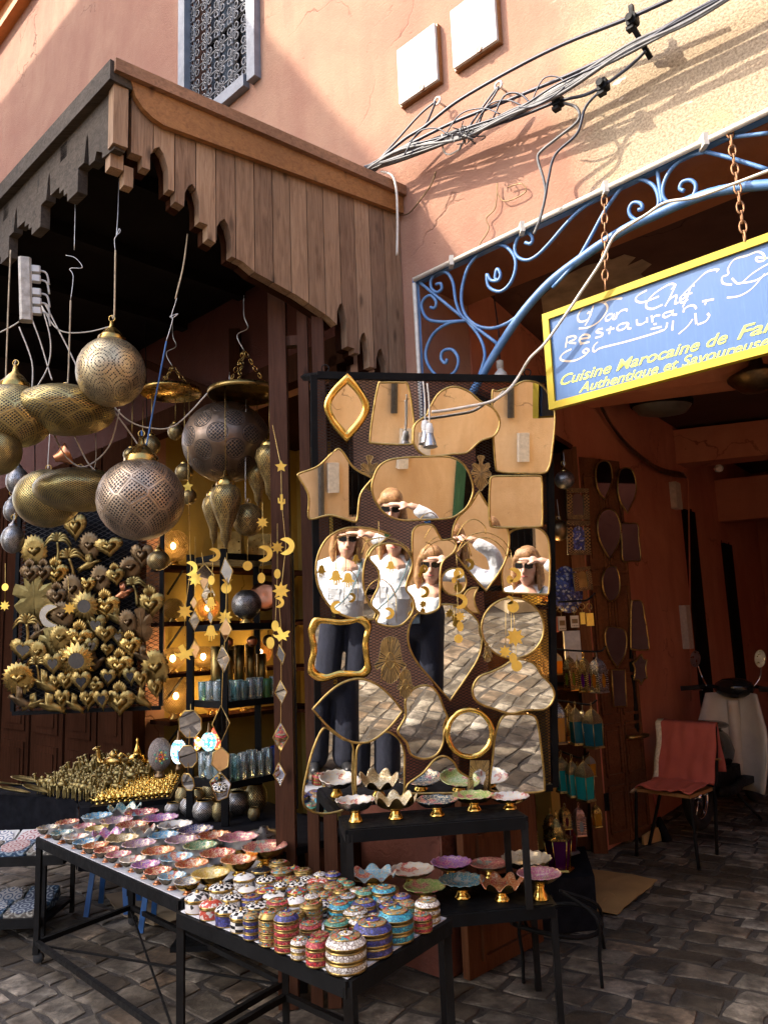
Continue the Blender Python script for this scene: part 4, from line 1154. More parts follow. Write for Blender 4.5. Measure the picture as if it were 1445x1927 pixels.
hamsa(540, 312, 165, 245, 'large filigree brass hand ornament hanging beside the wavy brass mirror')
hamsa(619, 437, 88, 150, 'small filigree brass hand ornament beside the large one')
hamsa(1048, 282, 50, 80, 'tiny silver hand ornament between the drop and round mirrors')
o = E('brass_plaque', (0, 0, 0), 'engraved brass plaque with a keyhole arch mirror, behind the shelf bowls', 'plaque', M=PM @ Matrix.Translation(pan(*c6(1003, 925), .05)) @ Matrix.Rotation(R(-4), 4, 'Z'))
mb = MB(); mb.box((0, 0, 0), (.085, .145, .006)); mb.build('plate', m_fil, o)
mb = MB(); mb.prism([(-.022, -.06), (.022, -.06), (.022, -.02), (.03, .0), (.026, .022), (.0, .038), (-.026, .022), (-.03, 0), (-.022, -.02)], .002, 0, Matrix.Translation((0, 0, .0032))); mb.build('glass', m_mirror, o)
# mobiles hanging in front of the mirrors
def mobile(arcs, items, label, y=3.02, lines=()):
    ps = [ony(*a[0], y) for a in items]
    o = E('brass_mobile', tuple(ony(*arcs[0][len(arcs[0])//2], y)), label, 'mobile', 'brass mobiles before the mirrors')
    L = V(o.location)
    mb = MB()
    for a in arcs: mb.tube([q-L for q in spline([ony(*p, y) for p in a], 5)], .0022, 5)
    mb.build('arc_wire', m_brass, o)
    mb = MB()
    for a in lines: mb.tube([ony(*p, y)-L for p in a], .0013, 4)
    if lines: mb.build('chain', m_frame, o)
    for (p, kind, r) in items:
        q = ony(*p, y-.004)-L
        r = r*mpx(y)
        ol = {'disc': lambda: circ(r, 18), 'moon': lambda: moon(r), 'star': lambda: star(8, r, r*.6), 'oval': lambda: [(a*.72, b) for a, b in circ(r, 18)], 'hand': lambda: [(x*r, yy*r) for x, yy in HAND]}[kind]()
        mb = MB(); mb.prism(ol, .002, 0, Matrix.Translation(q) @ Matrix.Rotation(R(90), 4, 'X') @ Matrix.Rotation(R(180) if kind == 'moon' and p[0] % 2 else R(0), 4, 'Z'))
        mb.build({'disc': 'disc', 'moon': 'crescent', 'star': 'star', 'oval': 'disc', 'hand': 'hand_charm'}[kind], m_golds, o)
HAND = [(-.35, .9), (0, 1), (.35, .9), (.5, .4), (.55, .1), (.85, -.1), (.8, -.3), (.5, -.2), (.45, -.75), (.33, -.75), (.28, -.3), (.2, -.3), (.17, -.95), (.03, -.98), (0, -.35), (-.1, -.35), (-.16, -.95), (-.3, -.9), (-.3, -.3), (-.5, -.2), (-.8, -.3), (-.85, -.1), (-.55, .1), (-.5, .4)]
def c8(x, y): return (680+x/4.014, 980+y/4.014)
cc = lambda *a: [c8(*p) for p in a]
mobile([cc((30, 150), (130, 128), (240, 140), (330, 190), (375, 240)), cc((0, 250), (40, 160), (130, 128))], [((632, 1088), 'hand', 15), ((655, 1092), 'hand', 14), ((634, 1143), 'moon', 12)], 'brass mobile with two hands and a crescent over the crescent mirror', 3.0, [[c8(130, 0), c8(145, 770)], [(632, 1036), (632, 1080)], [(655, 1060), (655, 1082)]])
mobile([cc((25, 570), (60, 490), (140, 440), (220, 490), (262, 575))], [(c8(222, 350), 'hand', 11), (c8(205, 700), 'moon', 11)], 'brass mobile arc with a single hand over the wavy waisted mirror', 3.02, [[c8(225, 240), c8(222, 310)], [c8(200, 555), c8(205, 680)], [c8(262, 575), c8(265, 770)]])
mobile([cc((715, 250), (790, 130), (930, 88), (1060, 140), (1130, 235)), cc((720, 240), (820, 150), (960, 130), (1060, 200), (1105, 285))], [(c8(735, 395), 'moon', 10), (c8(720, 405), 'oval', 9), (c8(745, 610), 'moon', 14), (c8(745, 725), 'star', 10), (c8(745, 800), 'oval', 9), (c8(733, 892), 'disc', 8), (c8(698, 450), 'oval', 6)], 'brass mobile with moons and discs hanging before the onion mirror', 3.0, [[c8(718, 250), c8(722, 380)], [c8(722, 430), c8(735, 890)], [c8(705, 660), c8(695, 815)]])
mobile([cc((720, 120), (780, 20), (860, -10), (930, 40), (938, 100)), cc((735, 145), (800, 180), (832, 270))], [(c8(1150, 410), 'moon', 14), (c8(1120, 445), 'oval', 8), (c8(1145, 650), 'disc', 11), (c8(1115, 600), 'moon', 8), (c8(1160, 880), 'star', 18), (c8(1085, 990), 'star', 12), (c8(1145, 1040), 'oval', 10), (c8(1172, 1098), 'disc', 10)], 'brass mobile with a large eight pointed star before the round mirror', 3.0, [[c8(1128, 240), c8(1150, 380)], [c8(1145, 480), c8(1140, 610)], [c8(1148, 690), c8(1160, 840)], [c8(1090, 670), c8(1088, 980)], [c8(1130, 690), c8(1135, 1020)], [c8(1165, 930), c8(1170, 1090)]])
# ------------------------------------------------------------------ display tables
def table(name, cs, z, label, rails=None, liner=True, casters=False, cross=False, lw=.026, legs=(0, 1, 2, 3), lab_cat='table', rest=None):
    cs = [V((c.x, c.y, 0)) for c in cs]
    mid = sum(cs, V())/len(cs)
    o = E(name, tuple(mid), label, lab_cat)
    cs = [c-mid for c in cs]
    mb = MB()
    k = len(cs)
    for i in range(k):
        a, b = cs[i]+UP*(z-.026), cs[(i+1) % k]+UP*(z-.026)
        d = (b-a).normalized()
        mb.bar(a, b, .024, .045)
    mb.build('top_frame', m_black, o)
    mb = MB()
    q = [c*.985 for c in cs]
    mb.prism([(c.x, c.y) for c in q], .012, 0, Matrix.Translation((0, 0, z-.012)))
    mb.build('tabletop', m_paper if liner else m_black, o)
    for i in legs:
        mb = MB(); c = cs[i]*.985
        mb.bar(c+UP*(z-.02), c+UP*(rest if rest and i in (1, 2) else .075 if casters else 0), lw, lw)
        mb.build('leg', m_iron, o)
    if rails is not None:
        for i in range(k):
            mb = MB(); mb.bar(cs[i]*.985+UP*rails, cs[(i+1) % k]*.985+UP*rails, lw*.9, lw*.9); mb.build('rail', m_iron, o)
    if cross:
        for i in range(2):
            mb = MB(); mb.bar(cs[i]*.985+UP*(rails-.01-.014*i), cs[i+2]*.985+UP*(rails-.01-.014*i), .009, .009); mb.build('brace', m_iron, o)
    if casters:
        for i in range(k):
            c = cs[i]*.985
            mb = MB(); mb.bar(c+UP*.08, c+UP*.045, .03, .03)
            ca = mb.build('caster', m_iron, o)
            mb = MB(); mb.lathe([(.001, -.01), (.026, -.01), (.028, -.006), (.028, .006), (.026, .01), (.001, .01)], 14, 0, Matrix.Translation((c.x+.012, c.y, .028)) @ Matrix.Rotation(R(90), 4, 'X')); mb.build('wheel', m_rubber, ca)
    return o
ZL, ZB, ZR, ZS = .615, .64, .5, .85
tFL, tFR, tBR = onz(72, 1575, ZL), onz(341, 1693, ZL), onz(534, 1617, ZL)
tBL = tFL+(tBR-tFR)
table('display_table', [tFL, tFR, tBR, tBL], ZL, 'long black framed table covered with enamel bowls, on the left', .1, True, True, True)
bA, bB, bC = onz(337, 1715, ZB), onz(655.6, 1844, ZB), onz(844, 1728, ZB)
bD = bA+(bC-bB)
table('display_table', [bA, bB, bC, bD], ZB, 'black framed table covered with lidded mosaic boxes, nearest the camera', .16)
rA, rB, rC, rD = onz(826, 1722, ZR), onz(1042, 1702, ZR), onz(1000, 1640, ZR), onz(824, 1655, ZR)
table('display_table', [rA, rB, rC, rD], ZR, 'low black table of openwork bowls at the right of the boxes', None, False)
sA, sB = onz(655, 1561, ZS), onz(988, 1536, ZS)
table('mirror_shelf', [sA, sB, sB-bn*.24, sA-bn*.24], ZS, 'narrow black shelf table with five enamel bowls under the mirrors', None, False, rest=ZR)

# ------------------------------------------------------------------ enamel bowls
EN = {k: enamel('enamel_'+k, a, b, g) for k, a, b, g in (
 ('teal', (.09, .28, .32), (.45, .5, .46), .6), ('red', (.42, .05, .035), (.5, .17, .08), .5), ('blue', (.07, .28, .45), (.2, .42, .55), .4), ('sky', (.2, .42, .55), (.5, .12, .08), .5),
 ('pink', (.55, .16, .22), (.6, .35, .35), .5), ('orange', (.55, .16, .04), (.5, .08, .04), .6), ('mauve', (.36, .2, .3), (.5, .33, .36), .6), ('green', (.12, .26, .12), (.2, .36, .18), .5),
 ('white', (.66, .62, .55), (.5, .12, .1), .45), ('spot', (.68, .66, .62), (.2, .17, .18), .25), ('yellow', (.55, .36, .06), (.6, .48, .15), .5), ('navy', (.055, .06, .17), (.2, .15, .3), .5), ('magenta', (.38, .03, .08), (.15, .35, .45), .4),
 ('violet', (.35, .15, .4), (.5, .1, .3), .4), ('grey', (.25, .26, .27), (.4, .36, .32), .8), ('gold', (.5, .36, .16), (.4, .28, .12), .9), ('rose', (.48, .13, .11), (.25, .3, .25), .4), ('dark', (.035, .06, .07), (.4, .1, .1), .35), ('cream', (.62, .52, .36), (.45, .35, .2), .7), ('lime', (.3, .4, .1), (.45, .12, .12), .35))}
def bowl(loc, r, h, inner, outer, label, shape='r', foot=.5, group=None, footm=None, rz=0):
    o = E('footed_bowl', tuple(loc), label, 'bowl', group, rz=rz)
    zf = h*foot
    mb = MB()
    mb.lathe([(.001, 0), (r*.36, 0), (r*.37, h*.05), (r*.3, zf*.35), (r*.2, zf*.75), (r*.22, zf), (.001, zf)], 18)
    mb.build('foot', footm or m_gold, o)
    n = 56
    amp = {'r': (14, .018, .03), 'o': (8, .045, .03), 'p': (8, .07, .26), 's': (20, .012, .015), 'w': (16, .03, .05)}[shape]
    def fn(rr, z, a, i):
        f = max(0, (rr/r-.55)/.45)
        c = math.cos(a*amp[0])
        if shape in 'pw': c = abs(math.cos(a*amp[0]/2))*2-1
        return rr*(1+amp[1]*c*f), z+h*amp[2]*c*f*f
    pr = [(.15, 0), (.42, .06), (.68, .25), (.86, .58), (.95, .86), (1, 1)] if shape != 's' else [(.12, 0), (.4, .12), (.7, .42), (.9, .78), (1, 1)]
    P = [(r*a, zf+(h-zf)*b) for a, b in pr]
    mb = MB(); mb.lathe(P, n, 0, None, True, fn); mb.build('bowl_shell', outer, o)
    mb = MB(); Q = [(max(.0015, a-.0025), b+.0028) for a, b in P[::-1]]; Q[-1] = (.0015, Q[-1][1])
    mb.lathe([P[-1]]+Q, n, 0, None, True, fn); mb.build('enamel_lining', EN[inner], o)
    return o
def c7(x, y): return (x/2.491, 1450+y/2.491)
GL = 'enamel bowls on the left table'
LB = [(225, 275, 95, 'grey', 'cupro', 'grey enamel bowl at the far left end of the table edge'), (290, 300, 100, 'teal', 'cupro', 'small teal bowl, second along the table edge from the left'), (357, 320, 105, 'white', 'cupro', 'small white and red bowl, third along the table edge'), (400, 342, 108, 'blue', 'cupro', 'small light blue bowl, fourth along the table edge'),
 (447, 361, 112, 'orange', 'cupro', 'small orange red bowl, fifth along the table edge'), (500, 382, 110, 'red', 'cupro', 'small red bowl left of the pink one on the table edge'), (555, 404, 112, 'pink', 'cupro', 'small pink bowl in the middle of the table edge'), (622, 427, 112, 'white', 'cupro', 'small white flowered bowl right of the pink one on the edge'),
 (684, 452, 125, 'violet', 'cupro', 'small violet and gold bowl on the table edge'), (740, 481, 122, 'red', 'cupro', 'red bowl third from the near corner on the table edge'), (807, 506, 122, 'sky', 'cupro', 'blue and red bowl second from the near corner'), (880, 531, 118, 'grey', 'gold', 'grey and blue bowl at the near corner of the table'),
 (315, 250, 100, 'red', 'cupro', 'red bowl with blue dabs behind the grey one at the left'), (395, 268, 95, 'pink', 'cupro', 'pink red bowl behind the white and red one'), (452, 281, 100, 'yellow', 'cupro', 'yellow gold bowl, the only yellow one on the left table'), (505, 302, 135, 'violet', 'cupro', 'lilac and green petal edged bowl at left centre', 'p'),
 (572, 322, 145, 'gold', 'cupro', 'broad gold brown bowl in the middle of the left table'), (652, 347, 148, 'mauve', 'cupro', 'broad mauve bowl with gilt, right of the gold brown one'), (742, 381, 145, 'orange', 'cupro', 'broad red orange bowl behind the violet and gold one'), (826, 411, 148, 'sky', 'cupro', 'broad blue bowl with orange flowers in the second row'),
 (900, 441, 145, 'orange', 'cupro', 'orange gilt bowl behind the striped petal bowl'), (988, 487, 168, 'yellow', 'gold', 'shallow bowl striped orange, blue and pink like petals', 's'), (455, 216, 130, 'blue', 'cupro', 'plain blue bowl near the back left of the table'), (546, 237, 140, 'mauve', 'cupro', 'mauve bowl right of the plain blue one at the back'),
 (620, 257, 145, 'red', 'cupro', 'red bowl with blue triangles, back centre'), (752, 226, 155, 'violet', 'cupro', 'purple pink bowl with dark flowers at the back'), (668, 285, 110, 'white', 'cupro', 'white bowl shaped like an open flower', 'p'), (766, 307, 135, 'blue', 'cupro', 'scalloped blue bowl in the middle back'),
 (856, 327, 150, 'mauve', 'cupro', 'mauve and orange bowl right of the scalloped blue one'), (940, 356, 150, 'green', 'cupro', 'green bowl with gilt flecks'), (1022, 392, 155, 'red', 'cupro', 'large red bowl in front of the pink and green lobed one'), (1120, 422, 158, 'orange', 'gold', 'copper coloured bowl with a blue flower near the right edge'),
 (662, 200, 148, 'magenta', 'cupro', 'crimson bowl with blue flowers at the back row'), (582, 182, 140, 'teal', 'cupro', 'shell shaped teal and white bowl at the back row', 'p'), (820, 258, 152, 'spot', 'cupro', 'white bowl with dark spots near the candle holders'), (915, 281, 158, 'navy', 'cupro', 'dark blue bowl, the only navy one'),
 (1002, 308, 150, 'orange', 'cupro', 'orange gilt bowl behind the green one'), (1118, 318, 175, 'pink', 'cupro', 'large lobed pink and green bowl at the back right', 'o'), (1242, 362, 198, 'rose', 'gold', 'widest scalloped rose bowl on a tall brass foot at the right end', 's')]
for i, q in enumerate(LB):
    cx, cy, w_, inn, out, lb = q[:6]; sh = q[6] if len(q) > 6 else 'r'
    x, y = c7(cx, cy+.42*w_)
    p = onz(x, y, ZL)
    r = w_/2.491/2*mpx(p.y)*1.02
    bowl(p, r, r*(.9 if w_ < 130 else .8), inn, {'cupro': m_cupro, 'gold': m_gold}[out], lb, sh, .27 if w_ < 130 else .25, GL, m_copper if w_ < 130 and i < 12 else m_gold, rz=rnd.uniform(0, 1))
GS = 'enamel bowls on the shelf under the mirrors'
for cx, cy, w_, by, inn, out, sh, lb in ((360, 1070, 200, 1172, 'white', m_cupro, 'r', 'white bowl with a red rim at the left end of the shelf under the mirrors'), (568, 1065, 212, 1155, 'gold', m_antique, 'p', 'wavy edged gold bowl, second on the shelf under the mirrors'), (785, 1065, 215, 1138, 'dark', m_cupro, 'o', 'dark eight sided bowl with a pink rim, middle of the shelf'), (978, 1040, 210, 1112, 'lime', m_gold, 'r', 'green gilt bowl with red flowers on the mirror shelf'), (1165, 1045, 200, 1102, 'white', m_gold, 'w', 'white scalloped bowl with red and blue flowers, right end of the shelf')):
    p = onz(*c6(cx, by-12), ZS); r = w_/2.779/2*mpx(p.y)
    bowl(p, r, (by-cy)/2.779*mpx(p.y)*1.05, inn, out, lb, sh, .5, GS, rz=rnd.uniform(0, 1))
def c4(x, y): return (320+x/1.853, 1550+y/1.853)
GR = 'enamel bowls on the low right table'
for cx, cy, w_, by, inn, out, sh, lb in ((708, 208, 150, 236, 'sky', m_gold, 'p', 'flower shaped bowl with tall openwork petals, left end of the right table'), (845, 176, 150, 218, 'white', m_antique, 'r', 'bowl with white petals inside a red rim'), (890, 237, 140, 280, 'lime', m_gold, 'r', 'green bowl with painted flowers and a short foot'), (983, 156, 135, 192, 'violet', m_antique, 'w', 'purple openwork bowl with a black outside'),
 (1020, 212, 150, 268, 'teal', m_gold, 'w', 'pale openwork bowl with a blue centre on a gold foot'), (1117, 156, 130, 196, 'rose', m_antique, 's', 'turquoise and red shallow bowl in the back row'), (1158, 222, 140, 277, 'orange', m_gold, 'p', 'red and yellow bowl with crown like petals'), (1247, 136, 162, 200, 'cream', m_gold, 'w', 'cream gold openwork bowl, the largest at the back right'), (1292, 192, 146, 274, 'pink', m_gold, 's', 'silver centred red rimmed bowl on a tall gold stem, right end')):
    p = onz(*c4(cx, by-8), ZR); r = w_/1.853/2*mpx(p.y)
    bowl(p, r, max(.06, (by-cy)/1.853*mpx(p.y)), inn, out, lb, sh, .5 if cx < 1250 else .6, GR, rz=rnd.uniform(0, 1))

# ------------------------------------------------------------------ lidded boxes
MO = {k: mosaic('inlay_'+k, c, s_, g) for k, c, s_, g in (
 ('white', [(.72, .7, .64), (.62, .58, .5), (.78, .77, .73), (.5, .47, .42)], 105, (.1, .05, .03)), ('turq', [(.03, .3, .42), (.05, .4, .5), (.02, .22, .36), (.1, .45, .5)], 120, (.02, .03, .05)), ('navy', [(.04, .04, .2), (.06, .07, .3), (.03, .03, .13), (.1, .09, .33)], 120, (.02, .02, .03)),
 ('red', [(.45, .03, .04), (.55, .05, .06), (.33, .02, .03), (.5, .1, .08)], 120, (.06, .02, .02)), ('green', [(.05, .25, .17), (.08, .33, .25), (.03, .18, .13), (.12, .3, .2)], 120, (.04, .03, .02)), ('grey', [(.3, .31, .34), (.42, .43, .45), (.25, .27, .3), (.5, .5, .5)], 120, (.05, .05, .05)),
 ('multi', [(.5, .04, .04), (.04, .1, .35), (.6, .4, .05), (.7, .66, .55), (.04, .3, .25), (.5, .04, .04)], 95, (.12, .08, .03)), ('jewel', [(.36, .24, .1), (.5, .05, .05), (.36, .24, .1), (.05, .25, .3), (.36, .24, .1)], 150, (.08, .05, .02)), ('spots', [(.74, .72, .68), (.03, .03, .03), (.74, .72, .68), (.7, .68, .64)], 62, (.7, .68, .63)), ('redw', [(.5, .07, .04), (.72, .66, .58)], 90, (.5, .08, .05)))}
m_ivory = mat('ivory_inlay', (.72, .69, .62), .3, 0, .1, 30)
m_jet = mat('black_inlay', (.012, .012, .014), .25, 0, .1, 30)
def beadring(mb, r, z, rad, mi, n=48, nb=24):
    mb.lathe([(r, z-rad), (r+rad, z), (r, z+rad)], n, mi, None, True, lambda rr, zz, a, i: (rr+(rad*.6*math.cos(a*nb) if i == 1 else 0), zz))
def checker(mb, prof, n, per, mis):
    k = len(prof); vs = []
    for (r, z) in prof:
        for j in range(n): vs.append((r*math.cos(2*PI*j/n), r*math.sin(2*PI*j/n), z))
    fs = []; ms = []
    for i in range(k-1):
        for j in range(n):
            fs.append((i*n+j, i*n+(j+1) % n, (i+1)*n+(j+1) % n, (i+1)*n+j)); ms.append(mis[(j//per+i) % len(mis)])
    mb.add(vs, fs, ms, True)
def lidbox(loc, r, h, ty, body, lid, label):
    """ty: k knobbed inlay box, c checker inlay box, t2..t4 stack of beaded tiers, d domed mosaic tiers"""
    o = E('lidded_box', tuple(loc), label, 'box', 'lidded boxes on the near table', rz=rnd.uniform(0, 1))
    M_ = MO.get(body, body); Lm = MO.get(lid, lid)
    if ty in 'kc':
        mb = MB(); mb.lathe([(.001, 0), (r*.92, 0), (r*.95, h*.03), (r*.93, h*.06)], 32, 1)
        if ty == 'c': checker(mb, [(r*.92, h*.06), (r*.93, h*.2), (r*.93, h*.34), (r*.92, h*.48)], 32, 4, (2, 3))
        else: mb.lathe([(r*.92, h*.06), (r*.94, h*.27), (r*.92, h*.48)], 32, 0)
        mb.lathe([(r*.92, h*.48), (r*.97, h*.52), (r*.97, h*.56), (r*.8, h*.57)], 32, 1)
        mb.build('box_body', [M_, m_antique, m_ivory, m_jet], o)
        mb = MB(); mb.lathe([(r*.8, h*.575), (r, h*.58), (r*1.01, h*.63), (r*.96, h*.67)], 32, 1)
        if ty == 'c' or lid == 'bw': checker(mb, [(r*.96, h*.67), (r*.82, h*.77), (r*.5, h*.87), (r*.2, h*.9)], 32, 2 if ty == 'k' else 3, (2, 3))
        else: mb.lathe([(r*.96, h*.67), (r*.82, h*.77), (r*.5, h*.87), (r*.2, h*.9)], 32, 0)
        mb.lathe([(r*.2, h*.9), (r*.16, h*.93), (.001, h*.935)], 16, 1)
        l = mb.build('lid', [Lm if lid != 'bw' else m_ivory, m_brass, m_ivory, m_jet], o)
        mb = MB(); mb.ball((0, 0, h*.965), r*.13, 8); mb.build('knob', m_brass, l)
    else:
        nt_ = int(ty[1]); hb = h*(.62 if ty[0] == 'd' else .74); th = hb/nt_
        mb = MB()
        for k in range(nt_):
            z0 = th*k
            bulge = 1.0 if ty[0] == 't' else 1.02
            mb.lathe([(r*.9, z0), (r*.96, z0+th*.06), (r*.96, z0+th*.16)], 32, 1)
            beadring(mb, r*.95, z0+th*.2, r*.04, 1)
            mb.lathe([(r*.95, z0+th*.24), (r*.97*bulge, z0+th*.5), (r*.95, z0+th*.8)], 32, 0)
            beadring(mb, r*.95, z0+th*.86, r*.035, 1)
            mb.lathe([(r*.95, z0+th*.9), (r*.93, z0+th), (r*.85, z0+th)], 32, 1)
        mb.lathe([(r*.9, 0), (.001, 0)], 32, 1)
        mb.build('box_body', [M_, m_antique], o)
        mb = MB(); z0 = hb; hl = h-hb
        mb.lathe([(r*.85, z0+.0005), (r*.98, z0+.001), (r*.99, z0+hl*.15)], 32, 1)
        beadring(mb, r*.97, z0+hl*.22, r*.035, 1)
        mb.lathe([(r*.97, z0+hl*.25), (r*.86, z0+hl*.55), (r*.72, z0+hl*.72)], 32, 0)
        beadring(mb, r*.7, z0+hl*.74, r*.04, 1)
        mb.lathe([(r*.7, z0+hl*.77), (r*.45, z0+hl*.9), (r*.4, z0+hl*.91)], 32, 2)
        beadring(mb, r*.36, z0+hl*.92, r*.035, 1, 32, 16)
        mb.lathe([(r*.36, z0+hl*.93), (.001, z0+hl*.99)], 24, 0)
        l = mb.build('lid', [Lm, m_antique, MO['jewel']], o)
        mb = MB(); mb.ball((0, 0, z0+hl), r*.09, 8); mb.build('knob', m_antique, l)
    return o
BX = [(115, 290, 125, 105, 'k', 'spots', 'spots', 'white box with black pebble spots and gilt knob, leftmost on the box table'), (185, 322, 115, 100, 'k', 'redw', 'redw', 'red and white lattice box with gilt rim at the left edge'), (272, 358, 125, 112, 'k', 'navy', 'bw', 'gilt rimmed box with dark diamond lattice, third along the left edge'), (345, 388, 115, 112, 'c', 'white', 'bw', 'black and white checkered box at the left edge'),
 (240, 222, 125, 85, 'k', 'white', 'bw', 'gilt box with black and white wedge lid behind the spotted one'), (295, 262, 112, 72, 'k', 'spots', 'bw', 'black and white petal lid box behind the red lattice one'), (360, 165, 112, 80, 'k', 'white', 'spots', 'gilt box with spotted black and white lid at the back left'), (472, 166, 104, 70, 'k', 'white', 'bw', 'gilt box with radiating black stripes on its lid'),
 (450, 112, 100, 66, 'k', m_jet, m_jet, 'black domed box with white centre in the back row'), (545, 82, 106, 62, 'd1', 'jewel', m_antique, 'all brass beaded dome box, farthest back'), (375, 216, 96, 66, 'k', m_jet, m_ivory, 'white lidded box with a black collar'), (395, 256, 112, 56, 'd1', 'navy', 'navy', 'low violet domed box with gilt beads'),
 (475, 214, 118, 62, 'k', 'multi', 'multi', 'box with red, blue and yellow dotted lid, left centre'), (515, 246, 112, 60, 'k', 'spots', 'spots', 'low white pebbled box in the left centre'), (553, 202, 70, 82, 'c', 'white', 'bw', 'small upright black and white striped box'), (556, 120, 112, 62, 'd1', 'red', 'jewel', 'brass beaded box with red band, back row'),
 (623, 84, 62, 46, 'k', 'multi', 'multi', 'tiny multicoloured box in the back row'), (668, 114, 98, 54, 'd1', 'jewel', m_antique, 'brass dome box right of the tiny multicoloured one'), (605, 148, 84, 48, 'd1', 'jewel', 'jewel', 'small brass box in the back centre'), (640, 174, 102, 50, 'c', 'white', 'bw', 'black box with white zigzag lid'),
 (688, 138, 74, 46, 'k', 'spots', 'bw', 'small black and white box at the back centre'), (757, 118, 68, 48, 'k', 'white', 'white', 'tiny white domed box with knob at the back'), (825, 136, 82, 62, 'd1', 'navy', 'navy', 'violet domed box with brass knob at the back right'), (743, 160, 106, 50, 'k', 'redw', 'redw', 'coral red and white lattice lid box at the back'),
 (735, 200, 92, 60, 't2', 'jewel', 'jewel', 'two tier brass and brown box behind the multicoloured ones'), (820, 196, 108, 60, 'd1', 'multi', 'jewel', 'low brass box with coloured stones at the back right'), (635, 214, 104, 56, 'k', 'multi', 'multi', 'box with red, blue and yellow dotted lid, right centre'), (628, 296, 104, 92, 'k', 'spots', 'spots', 'white pebbled cylinder box in the centre'),
 (712, 250, 76, 66, 'k', 'white', 'white', 'small white shell box right of the pebbled cylinder'), (425, 300, 116, 62, 'c', 'white', 'bw', 'black and white lidded box with gilt rim, left of the brass stacks'), (537, 310, 118, 84, 't2', 'jewel', 'red', 'brass box with red domed lid in the left centre'), (400, 424, 86, 130, 't3', 'navy', 'jewel', 'slim stack with teal, red and blue bands at the left edge'),
 (497, 458, 116, 168, 't4', 'jewel', m_antique, 'tall all brass stack at the left edge'), (583, 492, 126, 190, 't4', 'red', 'navy', 'tall red banded stack with a blue topped lid'), (630, 372, 98, 84, 't2', 'jewel', m_antique, 'brass stack half hidden behind the red banded one'), (712, 346, 116, 104, 't3', 'jewel', m_antique, 'brass stack in the centre of the table'),
 (762, 316, 100, 86, 'c', 'white', 'spots', 'white lidded box with a black checkered side in the centre'), (705, 424, 118, 80, 'd1', 'jewel', 'red', 'brass box with a red stone dome in front of the brass stack'), (652, 527, 95, 104, 'd2', 'white', 'white', 'small white mosaic box left of the red one in front'), (743, 567, 115, 134, 'd2', 'red', 'red', 'bright red mosaic box at the near corner'),
 (895, 608, 205, 182, 'd2', 'white', 'white', 'largest box, white mosaic with red trim, at the near corner'), (1035, 524, 196, 172, 'd2', 'navy', 'navy', 'large dark blue mosaic box beside the largest white one'), (1155, 449, 178, 162, 'd2', 'turq', 'turq', 'large bright turquoise mosaic box near the right edge'), (1290, 388, 106, 92, 'd2', 'red', 'red', 'red mosaic box beside the right table edge'),
 (1320, 342, 128, 118, 'd2', 'white', 'white', 'white mosaic box at the right corner of the table'), (845, 414, 128, 86, 'd1', 'green', 'green', 'green domed mosaic box in the middle'), (967, 410, 116, 92, 'd1', 'red', 'white', 'red box with whitish dome left of the turquoise one'), (757, 452, 100, 58, 'd1', 'white', 'red', 'low white and red box behind the red corner one'),
 (866, 462, 116, 74, 'd1', 'green', 'jewel', 'greenish box just behind the largest white one'), (862, 338, 112, 100, 'd2', 'turq', 'turq', 'turquoise two tier box in the middle'), (940, 352, 128, 82, 'd1', 'white', 'white', 'white mosaic dome in the middle of the table'), (990, 314, 126, 86, 'd1', 'navy', 'navy', 'dark blue mosaic dome in the middle right'),
 (1038, 352, 84, 56, 'd1', 'grey', 'grey', 'small grey box left of the turquoise one'), (1120, 306, 112, 66, 'd1', 'white', 'navy', 'white box with a blue mosaic dome'), (1092, 246, 122, 92, 'd1', 'turq', 'turq', 'turquoise dome towards the back right'), (992, 240, 96, 74, 'd1', 'green', 'green', 'green dome towards the back right'),
 (1185, 252, 92, 60, 'd1', 'navy', 'navy', 'small blue box with gilt bands on the right'), (1096, 276, 84, 66, 'd1', 'grey', 'grey', 'grey mosaic box below the back turquoise dome'), (1215, 290, 88, 64, 'd1', 'green', 'jewel', 'green gold box near the right edge'), (900, 248, 86, 60, 'd1', 'turq', 'grey', 'pale turquoise box right of the white shell box'),
 (782, 236, 78, 58, 'd1', 'navy', 'jewel', 'small navy box behind the turquoise two tier one'), (832, 262, 74, 60, 'd1', 'jewel', 'jewel', 'small red and gold box behind the turquoise two tier one'), (952, 206, 76, 50, 'd1', 'white', 'white', 'small white dome near the back right'), (905, 176, 72, 52, 'd1', 'grey', 'green', 'small grey green box at the back right'),
 (876, 152, 62, 46, 'd1', 'turq', 'green', 'tiny teal box at the back right corner'), (866, 216, 88, 54, 'd1', 'jewel', m_antique, 'small all brass box in the back right group'), (1035, 200, 88, 48, 'd1', 'jewel', 'green', 'flat gold green box at the back right edge'), (1120, 192, 96, 40, 'd1', 'jewel', m_antique, 'flat gold lidded box at the rear edge')]
def cb(x, y): return (330+x/2.779, 1620+y/2.779)
for cx, by, w_, h_, ty, bo, li, lb in BX:
    p = onz(*cb(cx, by-.2*w_), ZB); k = mpx(p.y)/2.779
    r = w_/2*k
    lidbox(p, r, max(h_*k*.98-.12*r, r*.7), ty, bo, li, lb)
